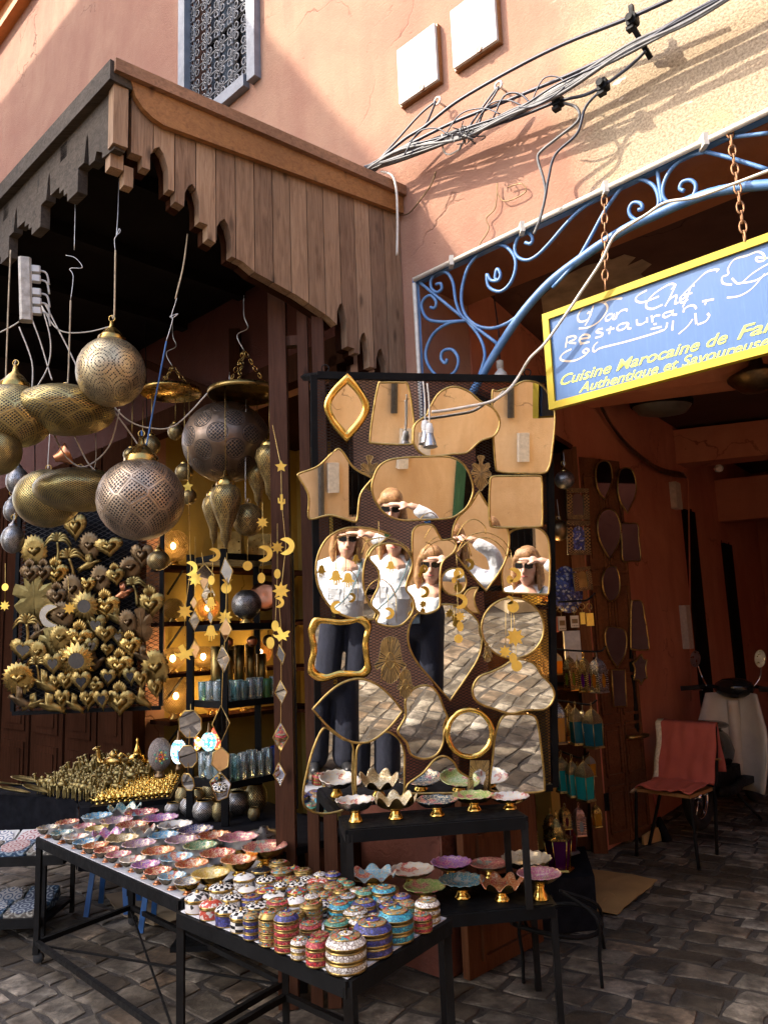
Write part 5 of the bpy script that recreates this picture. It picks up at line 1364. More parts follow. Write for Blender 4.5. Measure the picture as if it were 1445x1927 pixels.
# ------------------------------------------------------------------ hanging pierced lamps
m_rose = pierced('rosette_pierced_brass', (.62, .5, .3), 34, 4, 'rose', .36, .4)
m_cellb = pierced('lattice_pierced_bronze', (.55, .42, .3), 30, 4, 'cell', .4, .36)
m_medal = pierced('medallion_pierced_bronze', (.3, .22, .16), 34, 4, 'medal', .42, .4)
m_disc = pierced('dotted_pierced_brass', (.6, .46, .18), 30, 4, 'cell', .34, .37)
m_dot = pierced('fine_dotted_brass', (.5, .39, .15), 34, 6, 'plain', .36, .34)
m_silp = pierced('pierced_silver', (.4, .39, .38), 20, 3, 'rose', .36, .34)
m_tear = pierced('teardrop_pierced_brass', (.62, .45, .17), 20, 4, 'cell', .34, .36)
m_globs = pierced('small_globe_brass', (.5, .38, .17), 16, 5, 'plain', .36, .3)
m_glow = pierced('lit_pierced_brass', (.3, .19, .08), 20, 5, 'plain', .4, .42, 1)
m_glow2 = pierced('lit_red_pierced_copper', (.4, .16, .05), 22, 5, 'plain', .4, .44, 1)
m_bulbon = emit('glowing_bulb', (1, .66, .28), 16)
def under(p, zt, kind, o):
    """what the lamp hangs on: hook and cord from the local top up to height zt"""
def ball_prof(r, rz, n=14, a0=0.16, a1=PI-.02):
    return [(max(.001, r*math.sin(a)), rz*math.cos(a)) for a in [a1+(a0-a1)*i/n for i in range(n+1)]]
def hanglamp(px, py, rx, ry, y, m, label, cap=True, top=None, cord='string', flatb=False, name='pierced_lamp', loop=True, capm=None, cat='hanging lamp', group=None):
    c = ony(px, py, y); k = mpx(y); r = rx*k; rz = ry*k
    o = E(name, tuple(c), label, cat, group)
    mb = MB()
    pr = ball_prof(r, rz)
    if flatb: pr = [(.001, -rz*.93), (r*.45, -rz*.93)] + [p for p in pr if p[1] > -rz*.88]
    mb.lathe(pr, 40)
    mb.build('shade', m, o)
    zt = rz*math.cos(.16)
    if cap:
        ck = min(r*.38, .075)
        mb = MB(); mb.lathe([(ck*1.05, zt-ck*.18), (ck*1.05, zt+ck*.12), (ck*.85, zt+ck*.3), (ck*.5, zt+ck*.75), (ck*.2, zt+ck*1.05), (ck*.14, zt+ck*1.5), (.001, zt+ck*1.52)], 20)
        mb.build('cap', capm or m_brass, o); zt += ck*1.5
    if loop:
        mb = MB(); mb.tube([(.014*math.sin(t), 0, zt+.012+.014*math.cos(t)) for t in [2*PI*j/12 for j in range(12)]], .0022, 5, True); mb.build('hanging_ring', m_brass, o); zt += .026
    if top:
        for i, (q, mm, rad) in enumerate(top):
            pts = [V((0, 0, zt))]+[ony(*a, y)-c for a in q] if i == 0 else [ony(*a, y)-c for a in q]
            mb = MB(); mb.tube(spline(pts, 5), rad, 5); mb.build('hook' if mm is m_steel else 'cord', mm, o)
    return o
st, hk = m_string, m_steel
hanglamp(209, 700, 66, 69, 3.25, m_rose, 'round brass lamp pierced with rosettes, hanging highest under the canopy corner', top=[([(215, 590), (217, 470)], st, .004), ([(217, 470), (216, 448), (226, 436), (224, 430), (219, 445)], hk, .002), ([(219, 445), (222, 400), (224, 335)], hk, .0022)])
hanglamp(122, 772, 94, 46, 3.4, m_disc, 'flattened disc shaped brass lamp hanging left of the round rosette lamp', False, [([(128, 715), (133, 565)], st, .004), ([(133, 565), (138, 520), (132, 505), (155, 503), (142, 485), (124, 480)], hk, .002), ([(140, 470), (142, 380)], hk, .002)])
hanglamp(26, 783, 74, 62, 3.35, m_disc, 'big pierced brass lamp cut off by the left edge, upper', True, [([(12, 730), (14, 620), (17, 540), (20, 470)], st, .0035)])
hanglamp(-2, 848, 42, 48, 3.3, m_dot, 'pointed brass lamp below the big one at the left edge', False, [([(4, 790), (8, 740)], hk, .002)])
hanglamp(265, 940, 82, 79, 3.3, m_cellb, 'largest rosy bronze lamp with a lattice of dotted cells, on a blue cord', True, [([(272, 850), (290, 760), (313, 642)], m_bplas, .004), ([(313, 642), (325, 600), (319, 596), (335, 590), (322, 598), (330, 570), (333, 560)], hk, .002), ([(330, 562), (345, 500), (353, 440)], st, .0035)], True)
hanglamp(90, 938, 62, 56, 3.75, m_dot, 'round fine dotted brass lamp behind the long oval one', False, [([(90, 880), (94, 810)], hk, .002)])
hanglamp(150, 922, 84, 41, 3.6, m_dot, 'long oval fine dotted brass lamp left of the largest one', False, [([(178, 880), (180, 815)], hk, .002)])
hanglamp(427, 832, 85, 79, 4.15, m_medal, 'very large dark globe lamp covered with round medallions', False, [([(430, 752), (432, 700)], hk, .002)])
hanglamp(33, 905, 21, 27, 4.3, m_silp, 'egg shaped silver lamp, top of three at the left edge', True, [([(37, 868), (40, 830)], hk, .0018)], capm=m_silver)
hanglamp(21, 960, 14, 22, 4.35, m_silp, 'small silver lamp between two egg shaped silver ones', True, [([(26, 935), (28, 920)], hk, .0018)], capm=m_silver)
hanglamp(24, 1015, 21, 27, 4.25, m_silp, 'egg shaped silver lamp, lowest of three at the left edge', True, [([(27, 980), (28, 965)], hk, .0018)], capm=m_silver)
hanglamp(298, 1055, 21, 19, 4.4, m_globs, 'small brass globe below the largest rosy lamp', True, None, loop=False)
hanglamp(467, 978, 30, 32, 4.0, m_tear, 'bell shaped brass lamp hanging right of the teardrop lamps', False, [([(462, 945), (463, 750)], hk, .002)], True)
# copper bell turned up
mb = MB(); c = ony(112, 860, 4.3); mb.lathe([(.02, .03), (.03, .0), (.055, -.03), (.068, -.055), (.065, -.057), (.05, -.03), (.02, .0)], 18, 0, Matrix.Translation(c) @ Matrix.Rotation(R(65), 4, 'Y') @ Matrix.Rotation(R(160), 4, 'X'))
T(mb.build('copper_bell_shade', m_copper), 'copper bell shade lying on its side above the round dotted lamp', 'lamp shade')
def chandelier(px, py, rx, y, mplate, drops, label, chainy=None):
    c = ony(px, py, y); k = mpx(y); r = rx*k
    o = E('chandelier', tuple(c), label, 'chandelier')
    mb = MB(); mb.lathe([(.001, .012), (r*.8, .014), (r, .008), (r, -.018), (r*.97, -.018), (r*.96, -.002), (.001, -.002)], 40); mb.build('plate', mplate, o)
    if chainy:
        h = ony(*chainy, y)-c
        mb = MB()
        for a in (0, 2*PI/3, 4*PI/3):
            p0 = V((r*.75*math.cos(a+.5), r*.75*math.sin(a+.5), .014)); n_ = 6
            for i in range(n_):
                q = p0.lerp(h, (i+.5)/n_); d = (h-p0).normalized(); s_ = d.orthogonal().normalized() if i % 2 else d.cross(d.orthogonal()).normalized()
                mb.tube([q+d*.017*math.cos(t)+s_*.012*math.sin(t) for t in [2*PI*j/8 for j in range(8)]], .0028, 4, True)
        mb.build('chain', m_brass, o)
        mb = MB(); mb.tube(spline([h, h+V((-.04, 0, .09)), h+V((.02, 0, .13)), h+V((0, 0, .2)), h+V((.0, 0, .32))], 5), .0025, 5); mb.build('hook', m_steel, o)
    for (x, yy, kind, w_, h_, dy) in drops:
        q = ony(x, yy, y+dy)-c; s_ = mpx(y+dy); a = w_*s_/2; b = h_*s_/2
        mb = MB(); mb.tube([q+V((0, 0, b*.8)), V((q.x, q.y, -.002))], .0022, 4)
        cd_ = mb.build('drop_rod', m_antique, o)
        mb = MB(); M = Matrix.Translation(q)
        if kind == 't':
            mb.lathe([(.001, -b), (a*.1, -b*.97), (a*.16, -b*.86), (a*.3, -b*.8), (a*.36, -b*.5), (a*.75, -b*.08), (a, b*.25), (a*.86, b*.5), (a*.55, b*.62)], 24, 0, M)
            mb.build('pendant_shade', m_tear, cd_)
            mb = MB(); mb.lathe([(a*.62, b*.58), (a*.62, b*.66), (a*.4, b*.8), (a*.2, b*.86), (a*.12, b*1.0), (.001, b)], 16, 0, M); mb.build('cap', m_brass, cd_)
        else:
            mb.lathe(ball_prof(a, b*.9, 10), 20, 0, M); mb.build('pendant_shade', m_globs, cd_)
            mb = MB(); mb.lathe([(a*.4, b*.8), (a*.4, b*.98), (a*.2, b*1.1), (.001, b*1.1)], 12, 0, M); mb.build('cap', m_brass, cd_)
    return o
chandelier(460, 738, 71, 4.0, m_antique, [(425, 958, 't', 62, 150, -.12), (402, 968, 't', 44, 116, .1), (508, 878, 't', 58, 132, -.02), (486, 905, 't', 46, 100, .14)], 'round brass plate chandelier with four teardrop pendants, hung on three chains', (460, 660))
chandelier(322, 736, 58, 4.5, m_brass, [(330, 812, 'g', 29, 38, 0), (285, 838, 'g', 35, 44, -.1), (248, 856, 'g', 33, 32, .0), (347, 888, 'g', 35, 38, -.1), (356, 935, 'g', 30, 34, -.15), (268, 870, 'g', 22, 26, .15)], 'round brass plate chandelier with small globe pendants behind the largest lamp', (325, 690))
# power strip with plugs and slack flex
c = ony(48, 545, 3.3); o = E('power_strip', tuple(c), 'dirty white power strip hanging upright with plugs in it', 'power strip', None, 0)
o.rotation_euler = (0, R(-3), R(25))
mb = MB(); mb.cbox((0, 0, 0), (.055, .05, .30), .01); mb.build('housing', mat('grimy_white_plastic', (.62, .58, .5), .5, 0, .3, 30, .2, 60, col2=(.3, .26, .2)), o)
for k in range(5):
    mb = MB(); z = -.1+.045*k+(.02 if k > 2 else 0); mb.cbox((.045, -.005, z), (.04, .032, .03), .006); mb.tube(spline([(.06, 0, z), (.09, 0, z-.01), (.1, .01, z-.06)], 4), .005, 5); mb.build('plug', m_white, o)
for q, lb in (([(60, 600), (75, 640), (90, 690), (98, 715)], 'cream flex hanging from the strip to the disc lamp'), ([(78, 575), (110, 620), (160, 625), (215, 612)], 'cream flex sagging from the strip to the rosette lamp'), ([(80, 580), (95, 640), (90, 690), (65, 735)], 'cream flex looping down to a knot left of the disc lamp'), ([(84, 570), (110, 620), (140, 680), (155, 720)], 'cream flex running behind the disc lamp'), ([(36, 615), (60, 680), (60, 735)], 'cream flex dropping from the strip foot'), ([(0, 625), (20, 615), (36, 605)], 'cream flex entering at the left edge'), ([(210, 760), (240, 790), (280, 805), (330, 800), (390, 740)], 'cream flex sagging behind the rosette lamp to the chandelier'), ([(100, 815), (125, 860), (160, 878), (205, 840), (225, 770)], 'cream flex looping under the disc lamp'), ([(208, 765), (245, 815), (268, 850)], 'cream flex from the rosette lamp to the largest one'), ([(140, 820), (165, 870), (190, 895)], 'grey flex crossing behind the long oval lamp')):
    mb = MB(); mb.tube(spline([ony(*p, 3.5) for p in q], 5), .0035, 5); T(mb.build('flex', m_cream), lb, 'flex')

# ------------------------------------------------------------------ board of pressed brass hearts
HY = 5.15
def ch(x, y): return (x/2.58, 950+y/2.58)
hp0, hp1, hp2, hp3 = ony(26, 930, HY+.05), ony(304, 930, HY+.05), ony(303, 1343, HY+.05), ony(24, 1343, HY+.05)
hb = E('heart_board', tuple(hp3), 'black mesh board hung full of pressed brass hearts and birds', 'display board')
HW, HH = hp2.x-hp3.x, hp0.z-hp3.z
mb = MB()
for c, d in (((HW/2, 0, 0), (HW, .025, .025)), ((HW/2, 0, HH), (HW, .025, .025)), ((0, 0, HH/2), (.025, .025, HH-.025)), ((HW, 0, HH/2), (.025, .025, HH-.025))): mb.box(c, d)
mb.build('frame', m_black, hb)
mb = MB(); ph = .03; sl = .5; k = -int(HW*sl/ph)-1
while k*ph < HH:
    y0 = k*ph; x0_, x1_ = max(0, -y0/sl), min(HW, (HH-y0)/sl)
    if x1_-x0_ > .01:
        mb.bar((x0_, 0, y0+sl*x0_), (x1_, 0, y0+sl*x1_), .003, .003); mb.bar((HW-x0_, .004, y0+sl*x0_), (HW-x1_, .004, y0+sl*x1_), .003, .003)
    k += 1
mb.build('mesh_sheet', m_mesh, hb)
mb = MB(); mb.box((HW*.42, .05, HH/2), (HW*.8, .01, HH-.05)); mb.build('backing_cloth', m_cloth, hb)
for x in (.1, HW-.1):
    mb = MB(); mb.tube([(x, 0, HH), (x, -.1, 3.85-hp3.z)], .004, 4); mb.build('hanging_wire', m_iron, hb)
HM = [m_antique, m_antique, m_bronze, m_olive, m_antique]
rh = random.Random(11)
def orient(p): return Matrix.Translation(p) @ Matrix.Rotation(R(99), 4, 'X') @ Matrix.Rotation(rh.uniform(-.12, .12), 4, 'Z') @ Matrix.Rotation(rh.uniform(-.1, .1), 4, 'Y')
def ribbed(mb, ol, q, z0, z1):
    k = len(ol)
    vs = [(x, y, z0) for x, y in ol] + [(x*(1 if i % 2 else .95), y*(1 if i % 2 else .95), z0+(z1 if i % 2 else z1*.2)) for i, (x, y) in enumerate(ol)] + [(x*q, y*q, z0+(z1 if i % 2 else z1*.6)) for i, (x, y) in enumerate(ol)]
    mb.add(vs, [(j*k+i, j*k+(i+1) % k, (j+1)*k+(i+1) % k, (j+1)*k+i) for j in range(2) for i in range(k)] + [tuple(range(2*k, 3*k))], 0, True)
def hornament(kind, x, y, w_, h_, label, m=None, dy=0):
    p = ony(*ch(x, y), HY+dy-.02); k = 1.36*mpx(HY)/2.58; a = w_*k/2; b = h_*k/2
    m = m or HM[rh.randrange(5)]
    G = 'pressed brass ornaments on the mesh board'
    nm = {'heart': 'heart_ornament', 'sun': 'sun_ornament', 'palm': 'palm_ornament', 'leaf': 'leaf_ornament', 'bird': 'bird_ornament', 'crown': 'heart_ornament', 'mheart': 'heart_ornament', 'moon': 'moon_mirror', 'fan': 'heart_ornament'}[kind]
    mb = MB(); M = orient(p)
    if kind in ('heart', 'crown', 'mheart', 'fan'):
        hh = b*(1 if kind in ('heart', 'mheart') else .72); oy = 0 if kind in ('heart', 'mheart') else -b*.26
        if kind == 'fan': ol = [(a*(.86+.14*(i % 2))*math.sin(2*PI*i/44)*-1, b*(.86+.14*(i % 2))*math.cos(2*PI*i/44)*(1 if math.cos(2*PI*i/44) > 0 else 1.05)) for i in range(44)]
        else: ol = [(q[0]*a, q[1]*hh*.95) for q in heart(1, 44)]
        ribbed(mb, ol, .6, 0, .011)
        if kind in ('crown', 'fan') and kind == 'crown':
            for i in range(7):
                t = -.55+1.1*i/6
                L = b*(.62-.25*abs(t))
                mb.relief([(q[0]+math.sin(t)*L*.72, q[1]+math.cos(t)*L*.72+hh*.42) for q in [(-.14*a, -.3*L), (.14*a, -.3*L), (.12*a+math.sin(t)*.2*L, .2*L), (math.sin(t)*.35*L, .45*L), (-.12*a+math.sin(t)*.2*L, .2*L)]], [(1, 0), (1, .002), (.3, .007)])
        o = mb.build(nm, m, None, M=M @ Matrix.Translation((0, oy, 0)))
        mb = MB(); hs = [(q[0]*a*.5, q[1]*hh*.46) for q in heart(1, 30)]
        if kind == 'mheart': mb.relief(hs, [(1.05, .008), (1, .011)], 0, None, False); mb.build('mirror_heart', m_dmirror, o)
        else: mb.relief(hs, [(1.04, .007), (.95, .014), (.8, .024), (.55, .032), (.25, .036)]); mb.build('heart_boss', m, o)
    elif kind == 'sun':
        ol = [((a if i % 2 else a*.68)*math.cos(PI*i/18), (b if i % 2 else b*.68)*math.sin(PI*i/18)) for i in range(36)]
        mb.relief(ol, [(1, 0), (1, .002), (.6, .008), (.5, .012), (.4, .01)])
        o = mb.build(nm, m, None, M=M); mb = MB(); mb.prism(circ(a*.38, 20), .013); mb.build('mirror_disc', m_dmirror, o)
    elif kind == 'palm':
        mb.tube(spline([(0, -b, .004), (a*.06, -b*.3, .006), (-a*.05, b*.25, .006)], 4), [a*.13]*4+[a*.1]*5, 6, flat=.4)
        o = mb.build(nm, m, None, M=M); mb = MB()
        for i in range(8):
            t = R(-15+30*i*.98); dx, dyy = math.cos(t), math.sin(t)
            q = spline([(-a*.05, b*.3, .006), (dx*a*.5, b*.42+dyy*b*.32, .012), (dx*a*.95, b*.3+dyy*b*.42-abs(dx)*b*.28, .004)], 4)
            mb.tube(q, [a*.05, a*.09, a*.12, a*.13, a*.12, a*.1, a*.08, a*.05, a*.015], 5, flat=.35)
        mb.build('fronds', m, o)
    elif kind == 'leaf':
        ol = []
        for i in range(26):
            t = 2*PI*i/26; f = 1 if (i % 4 < 3 or 10 < i < 16) else .62
            ol.append((a*f*math.sin(t)*-1, b*f*math.cos(t)))
        mb.relief(ol, [(1, 0), (1, .002), (.5, .007)], 0, None, False); o = mb.build(nm, m, None, M=M)
        mb = MB(); mb.tube([(0, -b*1.05, .004), (0, b*.8, .008)], .003, 4); mb.build('midrib', m, o)
    elif kind == 'bird':
        s_ = 1 if x % 2 else -1
        body = [(.9*s_, .25), (.7*s_, .42), (.5*s_, .4), (.25*s_, .2), (.1*s_, .95), (-.35*s_, .75), (-.3*s_, .2), (-.6*s_, -.05), (-1*s_, -.35), (-.85*s_, -.5), (-.95*s_, -.75), (-.5*s_, -.5), (0, -.4), (.4*s_, -.15), (.62*s_, .15)]
        ol = [(q[0]*a, q[1]*b) for q in body]
        if s_ > 0: pass
        else: ol = ol[::-1]
        if sum(u_[0]*v_[1]-v_[0]*u_[1] for u_, v_ in zip(ol, ol[1:]+ol[:1])) < 0: ol = ol[::-1]
        mb.relief(ol, [(1, 0), (1, .002), (.6, .01), (.3, .013)]); o = mb.build(nm, m, None, M=M)
        mb = MB()
        for i in range(4): mb.tube([((-.25+.09*i)*s_*a, .2*b, .012), ((-.3+.11*i)*s_*a, (.7+.05*i)*b, .004)], .0035, 4)
        mb.build('feathers', m, o)
    elif kind == 'moon':
        mb.prism(moon(b), .004); o = mb.build(nm, m_mirror, None, M=M)
        mb = MB(); mb.tube([(q[0], q[1], .002) for q in moon(b)], .004, 4, True); mb.build('frame', m_antique, o)
    T(o, label, 'ornament', G)
A_, B_, D_, L_ = m_antique, m_brass, m_bronze, m_olive
HO = [('crown', 272, 318, 98, 140, 'bright crowned brass heart near the monstera leaf', B_), ('heart', 366, 112, 90, 125, 'heart framed by a thick rim, topmost under the lamps', A_), ('fan', 166, 205, 100, 125, 'round rayed heart with a shiny boss at the upper left', A_), ('fan', 436, 182, 84, 110, 'oval rayed heart right of the topmost heart', D_), ('heart', 530, 208, 110, 90, 'low winged heart under the largest lamp', A_), ('crown', 560, 332, 72, 110, 'small crowned heart with a hollow middle', A_), ('heart', 426, 396, 66, 84, 'small plain brass heart right of the sun mirror', B_), ('crown', 146, 318, 80, 118, 'dark crowned heart above the monstera leaf', D_), ('crown', 210, 315, 74, 115, 'dark crowned heart behind the bright one', D_), ('crown', 277, 432, 78, 124, 'dark crowned heart left of the sun mirror', D_), ('fan', 350, 392, 80, 120, 'dark round rayed heart above the sun mirror', D_), ('fan', 488, 342, 78, 110, 'dark rayed heart in the upper middle', D_), ('fan', 632, 290, 84, 90, 'dark rayed heart in the upper right', D_), ('heart', 690, 250, 90, 110, 'dim ribbed heart under the lamp at the upper right', D_),
 ('crown', 385, 635, 112, 160, 'large bright crowned heart in the middle of the board', B_), ('crown', 514, 478, 112, 150, 'large crowned heart right of the sun mirror', B_), ('crown', 731, 462, 116, 156, 'large square rayed crowned heart at the upper right', A_), ('crown', 634, 672, 88, 130, 'crowned heart in the right middle', B_), ('crown', 580, 762, 112, 140, 'bright crowned heart low in the middle', B_), ('fan', 752, 768, 104, 138, 'rayed heart with a bright boss at the right edge', A_), ('fan', 90, 822, 112, 116, 'bright rayed heart at the left edge', B_), ('mheart', 114, 708, 104, 106, 'rayed heart holding a blue grey mirror at the left', A_), ('fan', 296, 630, 80, 96, 'rayed heart left of the large bright one', A_), ('mheart', 258, 775, 76, 100, 'crowned heart with a heart shaped mirror', A_), ('fan', 186, 700, 66, 84, 'small rayed heart right of the mirrored one', A_), ('mheart', 465, 590, 80, 110, 'rayed frame with a greenish mirror', L_), ('heart', 512, 632, 76, 84, 'curly rimmed heart right of the greenish mirror', A_), ('mheart', 574, 644, 56, 80, 'little heart with a pink centre', L_), ('mheart', 448, 688, 52, 80, 'little oval heart with a mirror below the greenish one', L_), ('heart', 522, 706, 48, 60, 'tiny heart left of the low bright crowned one', A_), ('fan', 316, 736, 66, 84, 'rayed heart left of the lower sun mirror', A_), ('crown', 466, 872, 62, 80, 'small bright heart below the dark dove', A_), ('mheart', 396, 862, 76, 96, 'pointed ribbed heart with a mirror, below the lower sun', A_), ('heart', 322, 862, 66, 88, 'ribbed heart left of the pointed one', A_), ('heart', 276, 866, 56, 80, 'plain heart half behind the ribbed one', A_), ('mheart', 526, 842, 62, 82, 'heart with a clear mirror below the low bright one', A_), ('mheart', 634, 836, 54, 86, 'tall heart with a green mirror at the lower right', L_), ('heart', 688, 852, 54, 86, 'ribbed heart at the lower right', A_), ('heart', 757, 896, 54, 94, 'ribbed drop shaped heart at the lower right corner', A_), ('crown', 582, 935, 118, 160, 'big ribbed crowned heart with a dark middle, bottom row', A_), ('mheart', 496, 950, 60, 90, 'drop heart with a mirror, bottom row middle', A_), ('heart', 430, 950, 64, 90, 'crowned hollow heart, bottom row', A_), ('heart', 304, 946, 60, 88, 'ribbed hollow heart, bottom row left', A_), ('heart', 138, 880, 44, 56, 'tiny heart by the left palm', A_), ('fan', 300, 520, 90, 110, 'dark rayed heart behind the gilt star', D_), ('fan', 620, 555, 70, 100, 'dark heart behind the hummingbird', D_),
 ('sun', 411, 492, 122, 122, 'sun shaped brass rim round a dark mirror', A_), ('sun', 374, 756, 146, 146, 'larger sun with a rippled mirror', B_), ('palm', 134, 606, 116, 150, 'bright brass palm tree at the left edge', A_), ('palm', 345, 285, 120, 150, 'brass palm tree in the upper middle', A_), ('palm', 184, 800, 92, 130, 'brass palm tree beside the left rayed heart', A_), ('palm', 282, 205, 104, 140, 'dim palm tree behind the crowned heart', L_), ('palm', 655, 410, 100, 120, 'dim palm tree at the upper right', L_),
 ('leaf', 166, 446, 152, 168, 'big brass monstera leaf at the upper left', L_), ('leaf', 246, 662, 90, 96, 'small monstera leaf left of the large heart', L_), ('leaf', 686, 584, 84, 124, 'dark ribbed feather leaf at the right', D_), ('bird', 562, 546, 100, 116, 'green brass hummingbird in the middle', L_), ('bird', 437, 290, 96, 90, 'brass bird with spread wings in the upper middle', A_), ('bird', 216, 874, 100, 120, 'feathered brass bird with raised wing, lower left', A_), ('bird', 236, 976, 124, 100, 'swallow spread flat in the bottom row', A_), ('bird', 356, 972, 80, 90, 'brass bird rising in the bottom row', A_), ('bird', 165, 966, 86, 84, 'brass bird at the left of the bottom row', A_), ('bird', 461, 776, 100, 110, 'dark grey dove low in the middle', D_), ('bird', 94, 950, 90, 110, 'dark grey dove at the bottom left corner', D_), ('bird', 187, 625, 84, 90, 'dark grey dove by the left palm', D_), ('bird', 680, 945, 90, 90, 'brass bird at the right of the bottom row', A_), ('bird', 601, 432, 84, 100, 'coppery bird wing in the upper right', m_copper), ('bird', 690, 735, 90, 96, 'dark bird between two right hand hearts', D_), ('moon', 246, 540, 60, 84, 'crescent moon mirror beside the monstera leaf', None)]
for q in HO: hornament(*q[:6], q[6], rh.uniform(-.03, .02))

# ------------------------------------------------------------------ hanging chimes of gilt charms
def charm_ol(kind, r):
    return {'disc': lambda: circ(r, 18), 'moon': lambda: moon(r), 'star': lambda: star(8, r, r*.55), 'star5': lambda: star(5, r, r*.5), 'hand': lambda: [(x*r, y*r) for x, y in HAND], 'oval': lambda: [(a*.7, b) for a, b in circ(r, 16)],
     'bird': lambda: [(x*r, y*r) for x, y in [(-1, .25), (-.7, .1), (-.3, .15), (-.6, .75), (-.15, 1), (.2, .35), (.75, .55), (1, .45), (.7, .15), (.85, -.1), (.45, -.15), (.6, -.55), (.1, -.3), (-.3, -.6), (-.5, -.25), (-.85, -.05)]][::-1],
     'rhomb': lambda: [(0, -r), (r*.5, 0), (0, r), (-r*.5, 0)], 'kite': lambda: [(-.1*r, -r), (.55*r, -.8*r), (.75*r, .1*r), (0, r), (-.65*r, .35*r)], 'oct': lambda: [(r*.82*math.cos(R(22.5+45*i)), r*math.sin(R(22.5+45*i))) for i in range(8)], 'hex': lambda: [(r*.8*math.cos(R(60*i+20)), r*math.sin(R(60*i+20))) for i in range(6)],
     'cactus': lambda: [(-.16*r, -r), (.16*r, -r), (.16*r, -.3*r), (.45*r, -.2*r), (.45*r, .4*r), (.28*r, .4*r), (.25*r, 0), (.16*r, -.02*r), (.16*r, r), (-.16*r, r), (-.16*r, .1*r), (-.28*r, .1*r), (-.3*r, .55*r), (-.48*r, .55*r), (-.45*r, -.12*r), (-.16*r, -.2*r)]}[kind]()
def chime(y, top, items, label, gilt=m_golds, group='charm chimes hanging in the stall'):
    t = ony(*top, y); o = E('hanging_chime', tuple(t), label, 'chime', group)
    pts = [V((0, 0, 0))]+[ony(*q[0], y)-t for q in items]
    mb = MB(); mb.tube(pts, .0016, 4); mb.build('chain', m_frame, o)
    for (xy, kind, r) in items:
        p = ony(*xy, y-.006)-t; r = r*mpx(y)
        mir = kind in ('rhomb', 'kite', 'oct', 'hex')
        ang = rnd.uniform(-.5, .5) if mir else rnd.uniform(-.2, .2)
        M = Matrix.Translation(p) @ Matrix.Rotation(ang, 4, 'Z') @ Matrix.Rotation(R(90)+(R(rnd.choice([-4, 13, 15, 17])) if mir else 0), 4, 'X')
        if kind == 'moon': M = M @ Matrix.Rotation(R(180), 4, 'Z')
        ol = charm_ol(kind, r)
        if sum(a[0]*b[1]-b[0]*a[1] for a, b in zip(ol, ol[1:]+ol[:1])) < 0: ol = ol[::-1]
        mb = MB(); mb.prism(ol, .0022, 0, M)
        if mir:
            g_ = mb.build('mirror_charm', m_mirror, o)
            mb = MB(); mb.tube([M @ V((a, b, .001)) for a, b in ol], .0034, 4, True); mb.build('rim', m_frame, g_)
        else: mb.build({'disc': 'disc', 'oval': 'disc', 'moon': 'crescent', 'star': 'star', 'star5': 'star', 'hand': 'hand_charm', 'bird': 'bird_charm', 'cactus': 'cactus_charm'}[kind], gilt, o)
chime(3.55, (354, 840), [((354, 916), 'star5', 11), ((359, 1070), 'moon', 14), ((348, 1151), 'star', 15), ((347, 1232), 'bird', 19)], 'charm chime with moon, star and a flying bird at the bottom')
chime(3.6, (367, 1010), [((368, 1090), 'star', 15), ((365, 1135), 'rhomb', 12), ((366, 1168), 'rhomb', 19), ((367, 1222), 'rhomb', 18)], 'chime with a gilt star above hanging diamond mirrors')
chime(3.5, (398, 1010), [((402, 1044), 'moon', 13), ((398, 1092), 'oval', 9), ((397, 1137), 'hand', 13), ((396, 1161), 'rhomb', 13), ((397, 1192), 'hand', 15)], 'chime with two brass hands one above the other')
chime(3.55, (427, 1040), [((428, 1094), 'star5', 11), ((426, 1107), 'disc', 10), ((424, 1162), 'star', 15)], 'chime with a disc over a dark eight pointed star')
chime(3.6, (466, 1015), [((466, 1065), 'disc', 9)], 'chime with a single gilt disc')
chime(3.45, (494, 945), [((494, 983), 'star', 12), ((497, 1042), 'moon', 16), ((492, 1088), 'oval', 10)], 'chime with a star, crescent and egg shaped disc under the bell lamp')
chime(3.35, (513, 800), [((529, 878), 'star5', 12), ((530, 945), 'cactus', 15), ((538, 1028), 'moon', 17), ((529, 1112), 'star', 17), ((525, 1134), 'moon', 10), ((530, 1197), 'bird', 17), ((529, 1232), 'rhomb', 19), ((529, 1303), 'rhomb', 22), ((528, 1388), 'rhomb', 28), ((526, 1458), 'rhomb', 22)], 'long chime along the post with cactus, moon, star, dove and diamond mirrors')
chime(3.6, (522, 985), [((522, 1030), 'star', 13), ((522, 1080), 'oval', 9), ((518, 1178), 'oval', 10), ((509, 1210), 'oval', 11)], 'dull chime with a dark star behind the long one')
chime(3.5, (424, 1050), [((427, 1075), 'rhomb', 26), ((425, 1185), 'rhomb', 22), ((420, 1240), 'rhomb', 26), ((416, 1362), 'rhomb', 32), ((415, 1430), 'hex', 21), ((413, 1480), 'kite', 27)], 'chain of long diamond mirrors ending in a kite, before the rack post')
chime(3.45, (359, 1325), [((358, 1363), 'oct', 27), ((354, 1424), 'oct', 22), ((354, 1472), 'oct', 17)], 'chain of three eight sided mirrors shrinking downwards')
chime(3.9, (380, 1040), [((385, 1085), 'kite', 24), ((392, 1120), 'rhomb', 26)], 'dark kite mirrors hanging behind the charms')
chime(4.0, (128, 1085), [((131, 1145), 'star', 12)], 'chime with one bright star over the hearts')
chime(3.9, (10, 1060), [((10, 1105), 'disc', 7), ((9, 1140), 'star', 10)], 'chime with a disc and star at the left edge')
